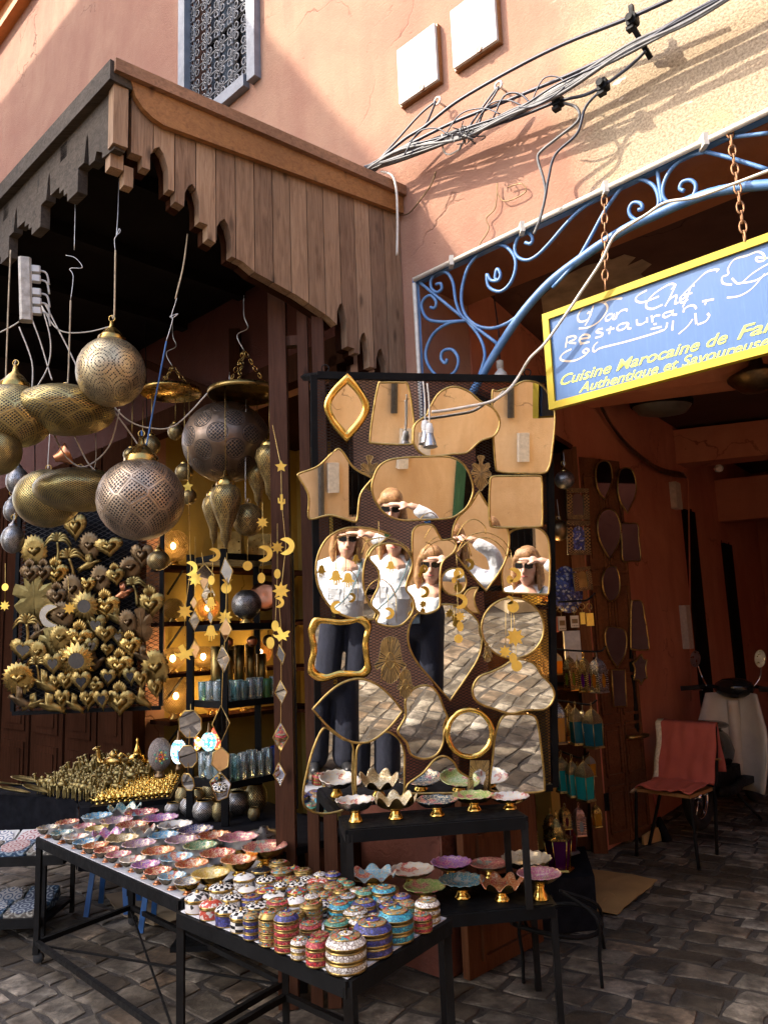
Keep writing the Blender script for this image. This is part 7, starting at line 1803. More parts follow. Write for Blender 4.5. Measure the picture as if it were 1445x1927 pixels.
# ------------------------------------------------------------------ lanterns at the mouth of the passage
GA = {k: glass('lantern_%s_glass' % k, c, .06, .3, .8, .45) for k, c in (('blue', (.04, .24, .3)), ('teal', (.04, .6, .56)), ('amber', (.75, .38, .03)), ('purple', (.2, .01, .2)), ('clear', (.5, .5, .48)), ('red', (.3, .02, .04)), ('green', (.25, .3, .03)))}
m_filg = pierced('pierced_gold_sheet', (.9, .62, .18), 15, 4, 'plain', .24, .38); m_fils = pierced('pierced_silver_sheet', (.75, .74, .72), 15, 4, 'plain', .25, .38); m_filc = pierced('pierced_copper_sheet', (.8, .42, .32), 14, 4, 'plain', .28, .4); m_fila = pierced('pierced_antique_sheet', (.5, .38, .16), 15, 4, 'plain', .34, .38)
def lantern(px, ty, by, w_, y, kind, metal, top, gl, label, rz=0, group='lanterns hanging beside the mirrors', hang=True):
    """px centre, ty ring top, by foot, w_ width in photo pixels"""
    k = mpx(y); p = ony(px, by, y); h = (by-ty)*k; r = w_/2*k
    o = E('lantern', tuple(p), label, 'lantern', group, rz=rz)
    n = 4 if kind in 'sq' else 6
    def poly(rr, z): return [(rr*math.cos(2*PI*(i+.5)/n)*1.15, rr*math.sin(2*PI*(i+.5)/n)*1.15, z) for i in range(n)]
    def rings(lst, mi=0, mb=None, cap=True):
        vs = sum([poly(a, b) for a, b in lst], []); L = len(lst)
        fs = [(j*n+i, j*n+(i+1) % n, (j+1)*n+(i+1) % n, (j+1)*n+i) for j in range(L-1) for i in range(n)]
        if cap: fs += [tuple(range(n-1, -1, -1)), tuple((L-1)*n+i for i in range(n))]
        mb.add(vs, fs, mi)
    hb, ht = h*.05, h*.52
    mb = MB(); rings([(r*1.05, 0), (r*1.05, hb*.5), (r*.95, hb)], 0, mb); mb.build('base', metal, o)
    if kind in 's':                                   # square sheet lantern with feet
        ht = h*.5
    r1 = r*.72 if kind == 'h' else r*.9
    mb = MB(); rings([(r1*.93, hb), (r*.93, ht)], 0, mb, False); mb.build('glass_pane', gl, o)
    for i in range(n):
        a = 2*PI*(i+.5)/n; q0 = V((r1*1.15*math.cos(a), r1*1.15*math.sin(a), hb)); q1 = V((r*1.13*math.cos(a), r*1.13*math.sin(a), ht))
        mb = MB(); mb.tube([q0, q1], r*.05, 4); mb.build('corner_bar', metal, o)
    if kind == 's':
        for i in range(n):
            a = 2*PI*i/n; c = V((r*.83*math.cos(a), r*.83*math.sin(a), (hb+ht)/2)); M = frame(c, V((-math.sin(a), math.cos(a), 0)), UP)
            hw, hh = r*.8, (ht-hb)/2; e_ = [(hw*.42*math.cos(t), hh*.72*math.sin(t)) for t in [2*PI*j/16 for j in range(16)]]; O_ = [(hw*max(-1, min(1, 1.5*math.cos(t))), hh*max(-1, min(1, 1.5*math.sin(t)))) for t in [2*PI*j/16 for j in range(16)]]
            mb = MB(); mb.add([(x, y_, 0) for x, y_ in O_]+[(x, y_, 0) for x, y_ in e_], [(j, (j+1) % 16, 16+(j+1) % 16, 16+j) for j in range(16)], 0, False, M); mb.build('cut_panel', top, o)
    mb = MB()
    if kind == 'h': lst = [(r*1.05, ht), (r*1.05, ht+h*.03), (r*.6, ht+h*.07), (r*.6, ht+h*.12), (r*.5, ht+h*.2), (r*.22, ht+h*.28), (r*.1, ht+h*.32)]
    elif kind == 's': lst = [(r*1.12, ht), (r*1.12, ht+h*.02), (r*.92, ht+h*.025), (r*.86, ht+h*.12), (r*.6, ht+h*.22), (r*.12, ht+h*.29)]
    elif kind == 'q': lst = [(r*.98, ht), (r*.94, ht+h*.07), (r*.72, ht+h*.17), (r*.38, ht+h*.25), (r*.06, ht+h*.31)]
    else: lst = [(r*.98, ht), (r*.92, ht+h*.08), (r*.7, ht+h*.17), (r*.4, ht+h*.24), (r*.08, ht+h*.31)]
    rings(lst, 0, mb, False); mb.build('pierced_dome', top, o)
    mb = MB()
    if kind in 'q6':
        for i in range(n):
            a = 2*PI*(i+.5)/n; mb.tube([(q[0]*1.15*math.cos(a), q[0]*1.15*math.sin(a), q[1]) for q in lst], r*.035, 4)
    mb.ball((0, 0, lst[-1][1]+h*.01), r*.13, 6); mb.tube([(0, 0, lst[-1][1]), (0, 0, lst[-1][1]+h*.035)], r*.05, 5)
    mb.build('finial', metal, o)
    R_ = h*.055; zc = lst[-1][1]+h*.03+R_
    mb = MB(); mb.tube([(R_*math.cos(t)*.7, R_*math.cos(t)*.7, zc+R_*math.sin(t)) for t in [2*PI*j/14 for j in range(14)]], r*.04, 4, True); mb.build('hanging_ring', metal, o)
    return o
mg, ms, ma, mc = m_gold, m_silver, m_antique, m_copper
LN = [(1049, 1222, 1270, 20, 4.9, 'q', ma, GA['clear'], GA['amber'], 'small amber lantern at the left end of the top rod'), (1075, 1222, 1300, 22, 4.6, 's', mg, m_filg, GA['green'], 'gold lantern with green oval windows on the top rod'), (1103, 1224, 1303, 22, 4.6, 's', mg, m_filg, GA['purple'], 'bright gold lantern with purple oval windows on the top rod'), (1090, 1230, 1298, 16, 4.8, 's', ma, m_fila, GA['red'], 'narrow antique lantern between the two gold ones'), (1128, 1225, 1304, 30, 4.65, 's', ms, m_fils, GA['amber'], 'silver lantern with cut out windows at the right end of the top rod'),
 (1053, 1310, 1400, 28, 4.5, '6', m_bronze, m_fils, GA['amber'], 'round topped silver lantern with glowing amber sides on the second rod'), (1074, 1318, 1385, 22, 4.7, 'q', mg, m_filg, GA['amber'], 'gold topped lantern half hidden on the second rod'), (1087, 1322, 1402, 25, 4.55, 'q', ma, m_fila, GA['blue'], 'antique lantern with dark blue panes on the second rod'), (1118, 1324, 1408, 32, 4.5, 'q', ma, m_fila, GA['blue'], 'largest antique lantern with teal blue panes at the right of the second rod'),
 (1060, 1416, 1492, 24, 4.55, 'q', ma, m_fila, GA['teal'], 'antique lantern with teal panes, left on the third rod'), (1080, 1424, 1500, 24, 4.5, 'q', ma, m_fila, GA['teal'], 'antique lantern with teal panes, middle of the third rod'), (1103, 1426, 1508, 30, 4.45, 'q', ma, m_fila, GA['teal'], 'lantern with one light and one teal pane, right on the third rod'), (1112, 1418, 1462, 18, 4.75, 'q', ma, GA['clear'], GA['amber'], 'small amber lantern behind the third rod'),
 (1062, 1330, 1398, 22, 4.75, 'q', mg, m_filg, GA['amber'], 'gold lantern with amber panes behind the silver domed one'), (1100, 1326, 1396, 20, 4.8, 's', ms, m_fils, GA['clear'], 'small silver lantern deep on the second rod'), (1070, 1430, 1490, 20, 4.7, 'q', ma, m_fila, GA['blue'], 'small dark blue lantern behind the teal ones'), (1090, 1436, 1496, 20, 4.72, 'q', mg, m_filg, GA['amber'], 'gold and amber lantern behind the teal ones'), (1064, 1512, 1560, 20, 4.6, 's', mg, m_filg, GA['red'], 'small gold lantern hanging left of the copper one'), (1092, 1512, 1573, 22, 4.4, 's', mc, m_filc, GA['clear'], 'pink copper lantern with an arched opening under the third rod'), (1124, 1512, 1556, 17, 4.55, 'q', mg, m_filg, GA['amber'], 'small gold triangle topped lantern near the door hinge')]
for q in LN: lantern(*q, rz=rnd.uniform(.1, .9))
for q in ((1053, 1535, 1638, 44, 4.5, 'h', mg, m_filg, GA['purple'], 'large gold lantern with purple and green panes standing on the dark plinth'), (1000, 1525, 1618, 27, 4.45, 's', mg, m_filg, GA['red'], 'gold lantern with a red pane behind the bowls'), (966, 1530, 1615, 22, 4.45, 's', ms, m_fils, GA['purple'], 'silver lantern with a purple pane behind the shelf leg'), (1068, 1520, 1605, 36, 4.75, 'h', ms, m_fils, GA['red'], 'dark red lantern with silver top behind the large gold one'), (1040, 1522, 1600, 26, 4.75, 's', mg, m_filg, GA['clear'], 'gold lantern half hidden behind the large gold one')):
    lantern(*q, rz=rnd.uniform(.1, .9), group='lanterns standing on the plinth')
pl = onz(1053, 1634, .365)
mb = MB()
q = [V((.62, 4.33, 0)), V((1.05, 4.38, 0)), V((1.14, 4.95, 0)), V((.72, 4.9, 0))]
zp = ony(1053, 1638, 4.5).z
mb.prism([(p.x, p.y) for p in q], zp-.002)
T(mb.build('plinth', m_cloth), 'low black plinth carrying standing lanterns beside the bowls', 'plinth')
for i, (pts, lb) in enumerate((([(1045, 1222), (1085, 1225), (1128, 1226), (1140, 1216)], 'thin black rod carrying the top row of lanterns'), ([(1040, 1317), (1075, 1322), (1108, 1326), (1123, 1318)], 'thin black rod carrying the second row of lanterns'), ([(1040, 1408), (1070, 1420), (1095, 1427), (1108, 1415)], 'thin black rod carrying the third row of lanterns'), ([(1050, 1133), (1085, 1131), (1105, 1129), (1120, 1116)], 'thin black rod carrying the hanging charms above the lanterns'))):
    mb = MB(); mb.tube(spline([ony(x, y, 4.62) for x, y in pts], 5), .006, 5); T(mb.build('hanging_rod', m_iron), lb, 'rod')
for x, ty, by, w_, m, lb in ((1047, 1138, 1190, 10, m_copper, 'copper tube charm at the left of the charm rod'), (1058, 1140, 1187, 15, m_crem, 'ivory key fob with dark script on the charm rod'), (1082, 1142, 1181, 15, m_crem, 'ivory and brass key fob in the middle of the charm rod'), (1097, 1136, 1175, 9, m_golds, 'narrow gilt fob on the charm rod'), (1111, 1136, 1178, 14, m_golds, 'broad gilt fob at the right of the charm rod')):
    k = mpx(4.6); p = ony(x, by, 4.6); h = (by-ty)*k; o = E('key_fob', tuple(p), lb, 'key fob', 'fobs on the charm rod', rz=rnd.uniform(-.2, .4))
    mb = MB(); mb.cbox((0, 0, h*.28), (w_*k, .012, h*.56), .002); mb.build('tag', m, o)
    if m is m_crem:
        mb = MB()
        for j in range(4): mb.box((-w_*k*.3+j*w_*k*.2, -.0075, h*.08), (w_*k*.1, .002, h*.05)); 
        mb.box((0, -.0075, h*.3), (w_*k*.7, .002, h*.2)); mb.build('tag_print', m_bronze, o)
    mb = MB(); mb.tube([(0, 0, h*.56), (0, 0, h*.8)], .002, 4); mb.tube([(.018*math.cos(t), 0, h*.85+.018*math.sin(t)) for t in [2*PI*j/12 for j in range(12)]], .0025, 4, True); mb.build('ring', m_brass, o)
# brass framed arches and plates in the niche
NA = V((*A0, 0)); nd = (V((*A1, 0))-NA).normalized()
def nframe(x0, y0, x1, y1, y, label, inner, rzz=0):
    a, b = ony(x0, y1, y), ony(x1, y0, y); w_, h_ = b.x-a.x, b.z-a.z
    o = E('arched_frame', tuple((a+b)/2), label, 'frame', 'brass frames by the carved door', rz=.35)
    o.rotation_euler = (R(4), rzz, .35)
    w_ *= 1.05
    mb = MB(); t = .18
    for c, d in (((0, 0, h_/2-h_*t*.4), (w_, .012, h_*t*.8)), ((0, 0, -h_/2+h_*.07), (w_, .012, h_*.14)), ((-w_/2+w_*.12, 0, -.03*h_), (w_*.24, .012, h_*.68)), ((w_/2-w_*.12, 0, -.03*h_), (w_*.24, .012, h_*.68))): mb.box(c, d)
    mb.build('border', m_fila, o)
    mb = MB(); mb.prism([(-w_*.26, -h_*.36), (w_*.26, -h_*.36), (w_*.26, h_*.18), (w_*.14, h_*.3), (0, h_*.34), (-w_*.14, h_*.3), (-w_*.26, h_*.18)], .003, 0, Matrix.Translation((0, .004, 0)) @ Matrix.Rotation(R(90), 4, 'X')); mb.build('arch_mirror', inner, o)
nframe(1066, 918, 1108, 978, 4.9, 'brass frame with a dark arched mirror, upper of two', m_dmirror)
nframe(1067, 979, 1110, 1045, 4.88, 'brass frame with an arched mirror showing blue tile, lower of two', mosaic('blue_tile', [(.03, .05, .25), (.1, .12, .35), (.5, .5, .5), (.02, .03, .15)], 60))
nframe(1079, 1067, 1113, 1112, 4.85, 'plain engraved brass frame tilted below the arched mirrors', m_olive, R(-6))
hanglamp(1062, 903, 19, 18, 4.7, m_silp, 'small pierced silver ball lamp high beside the carved door', True, [([(1062, 880), (1060, 850)], hk, .002)])
hanglamp(1052, 998, 18, 20, 4.9, m_bronze, 'dark copper ball hanging left of the arched frames', False, [([(1052, 975), (1048, 940)], hk, .002)])
o = ony(1066, 1110, 4.95); mb = MB(); mb.lathe([(.001, 0), (.07, .004), (.1, .016), (.1, .02), (.001, .006)], 24, 0, Matrix.Rotation(R(86), 4, 'X') @ Matrix.Scale(1.5, 4, (0, 1, 0)))
T(mb.build('blue_platter', MATS['blue_tile'], None, tuple(o)), 'oval blue patterned platter behind the brass frames', 'platter')
globe(V((1.05, 5.1, 1.75)), .1, m_glow2, 'glowing amber pierced lamp in the side niche', 'pierced_table_lamp', lit=2.2)
globe(V((.88, 4.95, 1.2)), .12, m_glow, 'glowing brass pierced lamp low in the side niche', 'pierced_table_lamp', lit=2.2)
mb = MB()
for z in (1.19, 1.74, 2.3): 
    mb = MB(); a = NA+nd*.15; b = NA+nd*1.75; w2 = V((-.26, .19, 0))
    mb.prism([(p.x, p.y) for p in (a, b, b+w2, a+w2)], .025, 0, Matrix.Translation((0, 0, z-.027))); T(mb.build('niche_shelf', m_darkwood), 'dark shelf inside the lantern niche, %s' % {1.19: 'lowest', 1.74: 'middle', 2.3: 'topmost'}[z], 'shelf')
mb = MB(); mb.box((0, 0, .12), (.1, .03, .24)); T(mb.build('cream_board', m_cream, None, tuple(ony(1080, 1260, 4.95)), ), 'pale board leaning behind the lanterns', 'board')
# wooden stool frame seen under lanterns, timber door behind the bowl table
mb = MB(); mb.box((.3, -.02, .6), (.6, .04, 1.2))
o = mb.build('timber_door', m_door, bld, None, WM.inverted() @ Matrix.Translation((.285, 3.87, 0)) @ Matrix.Rotation(R(45), 4, 'Z'))
mb = MB()
for z in (.18, .5, .82):
    for c, d in (((.3, -.05, z-.11), (.42, .02, .02)), ((.3, -.05, z+.11), (.42, .02, .02)), ((.1, -.05, z), (.02, .02, .2)), ((.5, -.05, z), (.02, .02, .2))): mb.box(c, d)
mb.build('panel_moulding', m_door, o)

# ------------------------------------------------------------------ things on the ground
def sheet(name, px, label, m, z=.012, seed=1, mode='k'):
    rs = random.Random(seed); P_ = [onz(x, y, 0) for x, y in px]; mid = sum(P_, V())/len(P_)
    ol = []
    for a, b in zip(P_, P_[1:]+P_[:1]):
        for i in range(6):
            q = a.lerp(b, i/6)+V((rs.uniform(-.006, .006), rs.uniform(-.006, .006), 0)); ol.append((q.x-mid.x, q.y-mid.y))
    k = len(ol)
    if sum(a[0]*b[1]-b[0]*a[1] for a, b in zip(ol, ol[1:]+ol[:1])) < 0: ol = ol[::-1]
    mb = MB(); vs = []
    lv = [1, .75, .5, .25]
    hz = lambda x, y: z+.010*math.sin(x*7+seed)*math.cos(y*5)+.012*abs(x)+(.004 if abs((x*2.1+y) % .28) < .02 else 0)
    for f in lv: vs += [(a*f, b*f, hz(a*f, b*f)) for a, b in ol]
    vs.append((0, 0, hz(0, 0)))
    fs = [(j*k+i, j*k+(i+1) % k, (j+1)*k+(i+1) % k, (j+1)*k+i) for j in range(3) for i in range(k)]+[(3*k+i, 3*k+(i+1) % k, 4*k) for i in range(k)]
    vs2 = [(a[0], a[1], a[2]-.005) for a in vs]; n_ = len(vs)
    mb.add(vs+vs2, fs+[tuple(n_+i for i in f[::-1]) for f in fs]+[(i, n_+i, n_+(i+1) % k, (i+1) % k) for i in range(k)])
    return T(mb.build(name, m, None, (mid.x, mid.y, 0)), label, 'cardboard')
sheet('cardboard_sheet', [(1098, 1637), (1237, 1660), (1203, 1690), (1160, 1726), (1100, 1716), (1045, 1700)], 'flattened brown cardboard on the cobbles beside the lanterns', m_card, .014, 2)
sheet('cardboard_sheet', [(197, 1690), (278, 1675), (332, 1690), (332, 1738), (292, 1748), (250, 1732), (222, 1720)], 'dirty flattened cardboard under the bowl table', m_card2, .014, 5)
# wire stool
o = E('wire_stool', tuple(onz(1047, 1800, 0)), 'rusty bent wire stool without a seat at the end of the bowl table', 'stool')
L_ = V(o.location); zz_ = .24
cen = onz(1046, 1733, zz_); rr_ = 78*mpx(cen.y)
ringp = [cen+V((rr_*math.cos(t), rr_*.95*math.sin(t), .015*math.sin(2*t))) for t in [2*PI*j/24 for j in range(24)]]
mb = MB(); mb.tube([p-L_ for p in ringp], .011, 6, True); mb.build('seat_ring', m_iron, o)
for a, ft in ((-.7, (1133, 1860)), (.15, (1137, 1786)), (-2.6, (985, 1850)), (2.3, (1000, 1770))):
    q = cen+V((rr_*math.cos(a), rr_*.95*math.sin(a), 0)); f_ = onz(*ft, 0)
    mb = MB(); mb.tube(spline([cen+V((rr_*.2*math.cos(a+.6), rr_*.2*math.sin(a+.6), .12))-L_, q+UP*.05-L_, q.lerp(f_, .5)-L_, f_-L_], 5), .009, 6); mb.build('leg', m_iron, o)
# chair with a red cloth
fl, fr, br, bl = onz(1198, 1612, 0), onz(1315, 1636, 0), onz(1349, 1609, 0), onz(1222, 1590, 0)
ch_ = E('chair', tuple((fl+fr+br+bl)/4), 'steel legged plywood chair draped with a red cloth, in front of the scooter', 'chair')
Lc = V(ch_.location); zs_ = .43
sx = (fr-fl).normalized(); sy = UP.cross(sx)
mid = (fl+fr)/2+sy*.2
S0 = fl.lerp(mid, .12)+UP*zs_; S1 = fr.lerp(mid, .12)+UP*zs_; S2 = S1+sy*.36; S3 = S0+sy*.36
mb = MB(); mb.prism([((p-Lc).x, (p-Lc).y) for p in (S0, S1, S2, S3)], .022, 0, Matrix.Translation((0, 0, zs_))); mb.build('seat', m_seat, ch_)
for a, b in ((fl, S0), (fr, S1)):
    mb = MB(); mb.tube(spline([a-Lc, a.lerp(b, .8)-Lc+UP*.03, b+sx*.0-Lc+UP*-.005], 4), .012, 7); mb.build('leg', m_chrome if 0 else m_iron, ch_)
for a, b in ((bl, S3), (br, S2)):
    tp = b+sy*.1+UP*.42
    mb = MB(); mb.tube(spline([a-Lc, a.lerp(b, .85)-Lc, b-sy*.02-Lc+UP*.01, b+sy*.05+UP*.1-Lc, tp-Lc], 4), .012, 7); mb.build('leg', m_iron, ch_)
mb = MB(); q0 = S3+sy*.07+UP*.2; q1 = S2+sy*.07+UP*.2; mb.bar(q0-Lc, q1-Lc+sx*.03, .03, .012); mb.build('back_rail', m_seat, ch_)
nx, ny = 22, 26; vs = []
m_ = MB()
for j in range(ny+1):
    t = j/ny
    for i in range(nx+1):
        s_ = -.1+1.16*i/nx
        base0, base1 = S0.lerp(S3, 0), S1
        if t < .32: f = t/.32; p = S0.lerp(S1, s_)+sy*(-.03+.36*f)+UP*(.034+.05*f*f*(1-f)*3)
        elif t < .72: f = (t-.32)/.4; p = S0.lerp(S1, s_)+sy*(.33+.1*f)+UP*(.04+.42*f)
        else: f = (t-.72)/.28; p = S0.lerp(S1, s_)+sy*(.45+.03*f)+UP*(.465-.36*f)
        w_ = .014*math.sin(s_*9+t*5)+.009*math.sin(s_*17-t*11)+.006*math.sin(t*31+s_*3)
        p = p + (UP if t < .32 else -sy if t < .72 else sy)*abs(w_) + sx*.006*math.sin(t*14)
        if s_ < .02 and t < .3: p = p-UP*(.02-s_)*.5
        vs.append(p-Lc)
fs = [(j*(nx+1)+i, j*(nx+1)+i+1, (j+1)*(nx+1)+i+1, (j+1)*(nx+1)+i) for j in range(ny) for i in range(nx)]
m_.add(vs, fs, [1 if (f[0] % (nx+1)) < 2 else 0 for f in fs], True)
cl = m_.build('draped_cloth', [m_red, m_lace], None, tuple(Lc)); sol = cl.modifiers.new('thick', 'SOLIDIFY'); sol.thickness = .006
T(cl, 'dull red cloth with a cream lace edge draped over the chair', 'cloth')
# brush hanging under the chair
p = onz(1243, 1580, 0); o = E('hand_broom', (p.x, p.y, 0), 'short dark hand broom with a red handle behind the chair legs', 'broom')
mb = MB(); mb.tube([(0, 0, .12), (-.02, .03, .42)], .012, 6); mb.build('handle', m_red, o)
mb = MB(); mb.tube([(0, 0, .16), (.01, -.01, .08), (.03, -.02, .0)], [.025, .07, .09], 10, flat=.45); mb.build('bristles', m_cloth, o)
# ------------------------------------------------------------------ scooter
SP, SF = V((2.42, 6.35, 0)), V((3.14, 7.1, 0)); sdv = (SF-SP).normalized()
sco = E('scooter', (0, 0, 0), 'white and black step through scooter parked deep in the passage behind the chair', 'scooter', M=frame((SP+SF)/2, sdv, UP.cross(sdv)))
LW_ = (SF-SP).length*.58                              # half wheelbase
for x, nm in ((-LW_, 'wheel'), (LW_, 'wheel')):
    M = Matrix.Translation((x, 0, .24)) @ Matrix.Rotation(R(90), 4, 'X')
    mb = MB(); mb.tube([M @ V((.2*math.cos(t), .2*math.sin(t), 0)) for t in [2*PI*j/24 for j in range(24)]], .042, 8, True); wv = mb.build(nm, m_rubber, sco)
    mb = MB(); mb.tube([M @ V((.165*math.cos(t), .165*math.sin(t), 0)) for t in [2*PI*j/24 for j in range(24)]], .014, 6, True)
    for j in range(6): mb.tube([M @ V((0, 0, 0)), M @ V((.165*math.cos(j*PI/3), .165*math.sin(j*PI/3), 0))], .008, 4)
    mb.ball((x, 0, .24), .04, 8); mb.build('rim', m_chrome, wv)
mb = MB()                                              # leg shield: curved apron
ny, nx = 12, 10; vs = []
for j in range(ny+1):
    t = j/ny; z = .16+.80*t; hw = .30*(1-.26*max(0, t-.62)/.38)*(.82+.18*min(1, t*3)); xx = LW_-.34+.14*t-.03*math.sin(PI*t)
    for i in range(nx+1):
        s_ = -1+2*i/nx
        vs.append((xx-.10*s_*s_-.035*(abs(s_) > .55)*(abs(s_)-.55)/.45, hw*s_, z))
mb.add(vs, [(j*(nx+1)+i, j*(nx+1)+i+1, (j+1)*(nx+1)+i+1, (j+1)*(nx+1)+i) for j in range(ny) for i in range(nx)], 0, True)
sh = mb.build('leg_shield', m_scooter, sco); so_ = sh.modifiers.new('thick', 'SOLIDIFY'); so_.thickness = .02
mb = MB(); mb.tube(spline([(LW_-.3, 0, .9), (LW_-.31, 0, .7), (LW_-.34, 0, .45), (LW_-.36, 0, .28)], 4), .05, 8); mb.build('inner_spine', m_scooter, sco)
mb = MB(); mb.tube([(LW_-.22, 0, .9), (LW_, .0, .26)], .03, 8); mb.build('fork', m_iron, sco)
mb = MB(); mb.tube(spline([(-.55, 0, .735), (-.4, 0, .755), (-.2, 0, .745), (.02, 0, .72)], 4), [.08, .11, .12, .125, .125, .12, .115, .11, .105, .1, .09, .07, .04], 12, flat=.36); mb.build('seat', m_gloss, sco)
mb = MB(); mb.tube(spline([(-.7, 0, .62), (-.45, 0, .6), (-.15, 0, .56), (.02, 0, .44)], 4), [.05, .08, .1, .12, .13, .13, .13, .125, .12, .11, .1, .08, .05], 12, flat=1.3); mb.build('body', m_gloss, sco)
mb = MB(); mb.cbox((-.2, 0, .33), (.5, .22, .16), .03); mb.tube(spline([(-.05, -.14, .3), (-.3, -.16, .26), (-.62, -.17, .3)], 4), .04, 8); mb.build('engine', m_iron, sco)
mb = MB(); mb.cbox((.16, 0, .26), (.36, .28, .05), .03); mb.build('footboard', m_rubber, sco)
mb = MB(); mb.ball((.0, .16, .3), .09, 10, 0, None, (1, .5, 1)); mb.build('crankcase_cover', m_chrome, sco)
hx = LW_-.24
mb = MB(); mb.tube(spline([(hx-.16, -.34, 1.0), (hx-.08, -.2, 1.02), (hx, 0, .98), (hx-.08, .2, 1.02), (hx-.16, .34, 1.0)], 5), .016, 7); mb.build('handlebar', m_iron, sco)
mb = MB(); mb.ball((hx, 0, 1.0), .13, 10, 0, None, (1, 1.35, .7)); mb.build('headlamp_cowl', m_gloss, sco)
for s_ in (-1, 1):
    mb = MB(); mb.tube([(hx-.12, s_*.26, 1.01), (hx-.19, s_*.40, 1.0)], .022, 8); mb.build('grip', m_rubber, sco)
    mb = MB(); mb.tube(spline([(hx-.1, s_*.2, 1.02), (hx-.06, s_*.25, 1.1), (hx-.08, s_*.27, 1.2)], 4), .006, 5); st_ = mb.build('mirror_stem', m_chrome, sco)
    M = frame((hx-.1, s_*.28, 1.26), V((0, 1, .1)), V((.15, 0, 1)))
    mb = MB(); mb.prism([(.045*math.cos(t), .075*math.sin(t)) for t in [2*PI*j/16 for j in range(16)]], .012, 0, M); mb.build('rear_mirror', m_silver, st_)
    mb = MB(); mb.tube([(hx-.1, s_*.24, .985), (hx-.02, s_*.36, .975)], .006, 5); mb.build('brake_lever', m_chrome, sco)
mb = MB(); mb.tube([(-.1, -.1, .2), (-.05, -.26, .0)], .012, 6); mb.build('kick_stand', m_iron, sco)
mb = MB(); mb.prism([(-.12, .0), (.02, .0), (.1, .22), (-.02, .26)], .03, 0, frame((LW_+.08, .015, .04), V((1, 0, 0)), UP)); mb.build('mud_flap', m_rubber, sco)
# ------------------------------------------------------------------ tile trays at the far left
m_tile = []
for k, (a, b) in enumerate((((.62, .6, .56), (.1, .14, .22)), ((.6, .5, .46), (.35, .1, .1)), ((.1, .12, .17), (.55, .58, .56)), ((.17, .15, .12), (.5, .48, .4)), ((.05, .1, .17), (.4, .5, .55)))):
    t = NT('tile_pattern_%d' % k); g = t.co(1, 'Object'); v = t.voro(15, 'F1', g, 'Distance', 0.)
    r_ = t.math('SINE', t.math('MULTIPLY', v, 21))
    t.set('Base Color', t.mix(t.ramp(r_, [(.35, 0.), (.5, 1.)]), a, b)).set('Roughness', .3); m_tile.append(t.m)
def ttray(p, rows, label, zb):
    pass
stn = E('tile_stand', tuple(onz(40, 1729, 0)), 'low two tier stand of patterned tiles at the left edge', 'stand')
Ls = V(stn.location)
y0 = 4.55
for z, (x0, x1) in ((.075, (-2.75, -1.98)), (.40, (-2.9, -1.86))):
    mb = MB(); mb.box(((x0+x1)/2-Ls.x, y0+.22-Ls.y, z), (x1-x0, .46, .02)); mb.box(((x0+x1)/2-Ls.x, y0-.01-Ls.y, z+.015), (x1-x0, .02, .05)); mb.build('tier', m_iron, stn)
for x in (-2.8, -1.98):
    for yy in (y0+.02, y0+.42):
        mb = MB(); mb.bar((x-Ls.x, yy-Ls.y, 0), (x-Ls.x, yy-Ls.y, .41), .022, .022); mb.build('leg', m_iron, stn)
for z, n_, x0, nm in ((.09, 4, -2.02, 'lower'), (.415, 5, -1.9, 'upper')):
    for i in range(n_):
        for j in range(2):
            o = E('tile_box', (x0-.09-.185*i, y0+.09+.2*j, z), ['dark', 'pale', 'grey'][0 if z < .3 else (1 if j else 2)]+' patterned tile box on the %s tier, %s row' % (nm, ['front', 'back'][j]), 'tile box', 'tile boxes on the stand')
            o.rotation_euler = (R(24 if j else 10), 0, 0)
            mb = MB(); mb.cbox((0, 0, .03), (.17, .17, .06), .004); mb.build('box_body', m_tile[(i+j) % 2+3] if (z < .3 or not j) else m_white, o)
            mb = MB(); mb.prism([(.078*math.cos(t)*(1+.05*math.cos(8*t)), .078*math.sin(t)*(1+.05*math.cos(8*t))) for t in [2*PI*q/32 for q in range(32)]], .004, 0, Matrix.Translation((0, 0, .061))); mb.build('tile_face', m_tile[[0, 1, 0, 2, 0][i] if z > .3 else [2, 0, 2, 0][i]], o)
# blue plastic stools under the table
for k, (x, y, lb) in enumerate(((200, 1655, 'blue plastic stool under the bowl table, farther back'), (305, 1690, 'blue plastic stool under the bowl table near its right end'))):
    p = onz(x, 1725+30*k, 0); o = E('plastic_stool', (p.x, p.y+.12, 0), lb, 'stool', 'blue plastic stools')
    mb = MB(); mb.cbox((0, 0, .3), (.22, .22, .03), .03); mb.build('seat', m_bplas, o)
    for sx_ in (-1, 1):
        for sy_ in (-1, 1):
            mb = MB(); mb.bar((sx_*.09, sy_*.09, .285), (sx_*.12, sy_*.12, 0), .03, .015); mb.build('leg', m_bplas, o)
# things stored under the near table
for x, y, r, lb in ((383, 1800, .05, 'brass framed glass lantern stored under the box table, left'), (425, 1812, .06, 'brass framed glass lantern stored under the box table, right')):
    p = onz(x, y, 0); o = E('glass_lantern', (p.x, p.y, .11), lb, 'lantern', 'glass lanterns under the table')
    P_ = [(r*.6, 0), (r, r*.9), (r*.6, r*1.9)]
    mb = MB(); mb.lathe(P_, 6, 0, None, False); mb.build('glass_pane', GA['clear'], o)
    mb = MB()
    for i in range(6): mb.tube([(a*math.cos(PI*i/3), a*math.sin(PI*i/3), z) for a, z in P_], .003, 4)
    for a, z in P_: mb.tube([(a*math.cos(PI*i/3), a*math.sin(PI*i/3), z) for i in range(6)], .003, 4, True)
    mb.build('frame', m_brass, o)
mb = MB(); p = onz(400, 1815, 0); mb.box((p.x, p.y+.1, .09), (.4, .3, .025))
T(mb.build('storage_board', m_black), 'black board lying low under the box table', 'board')
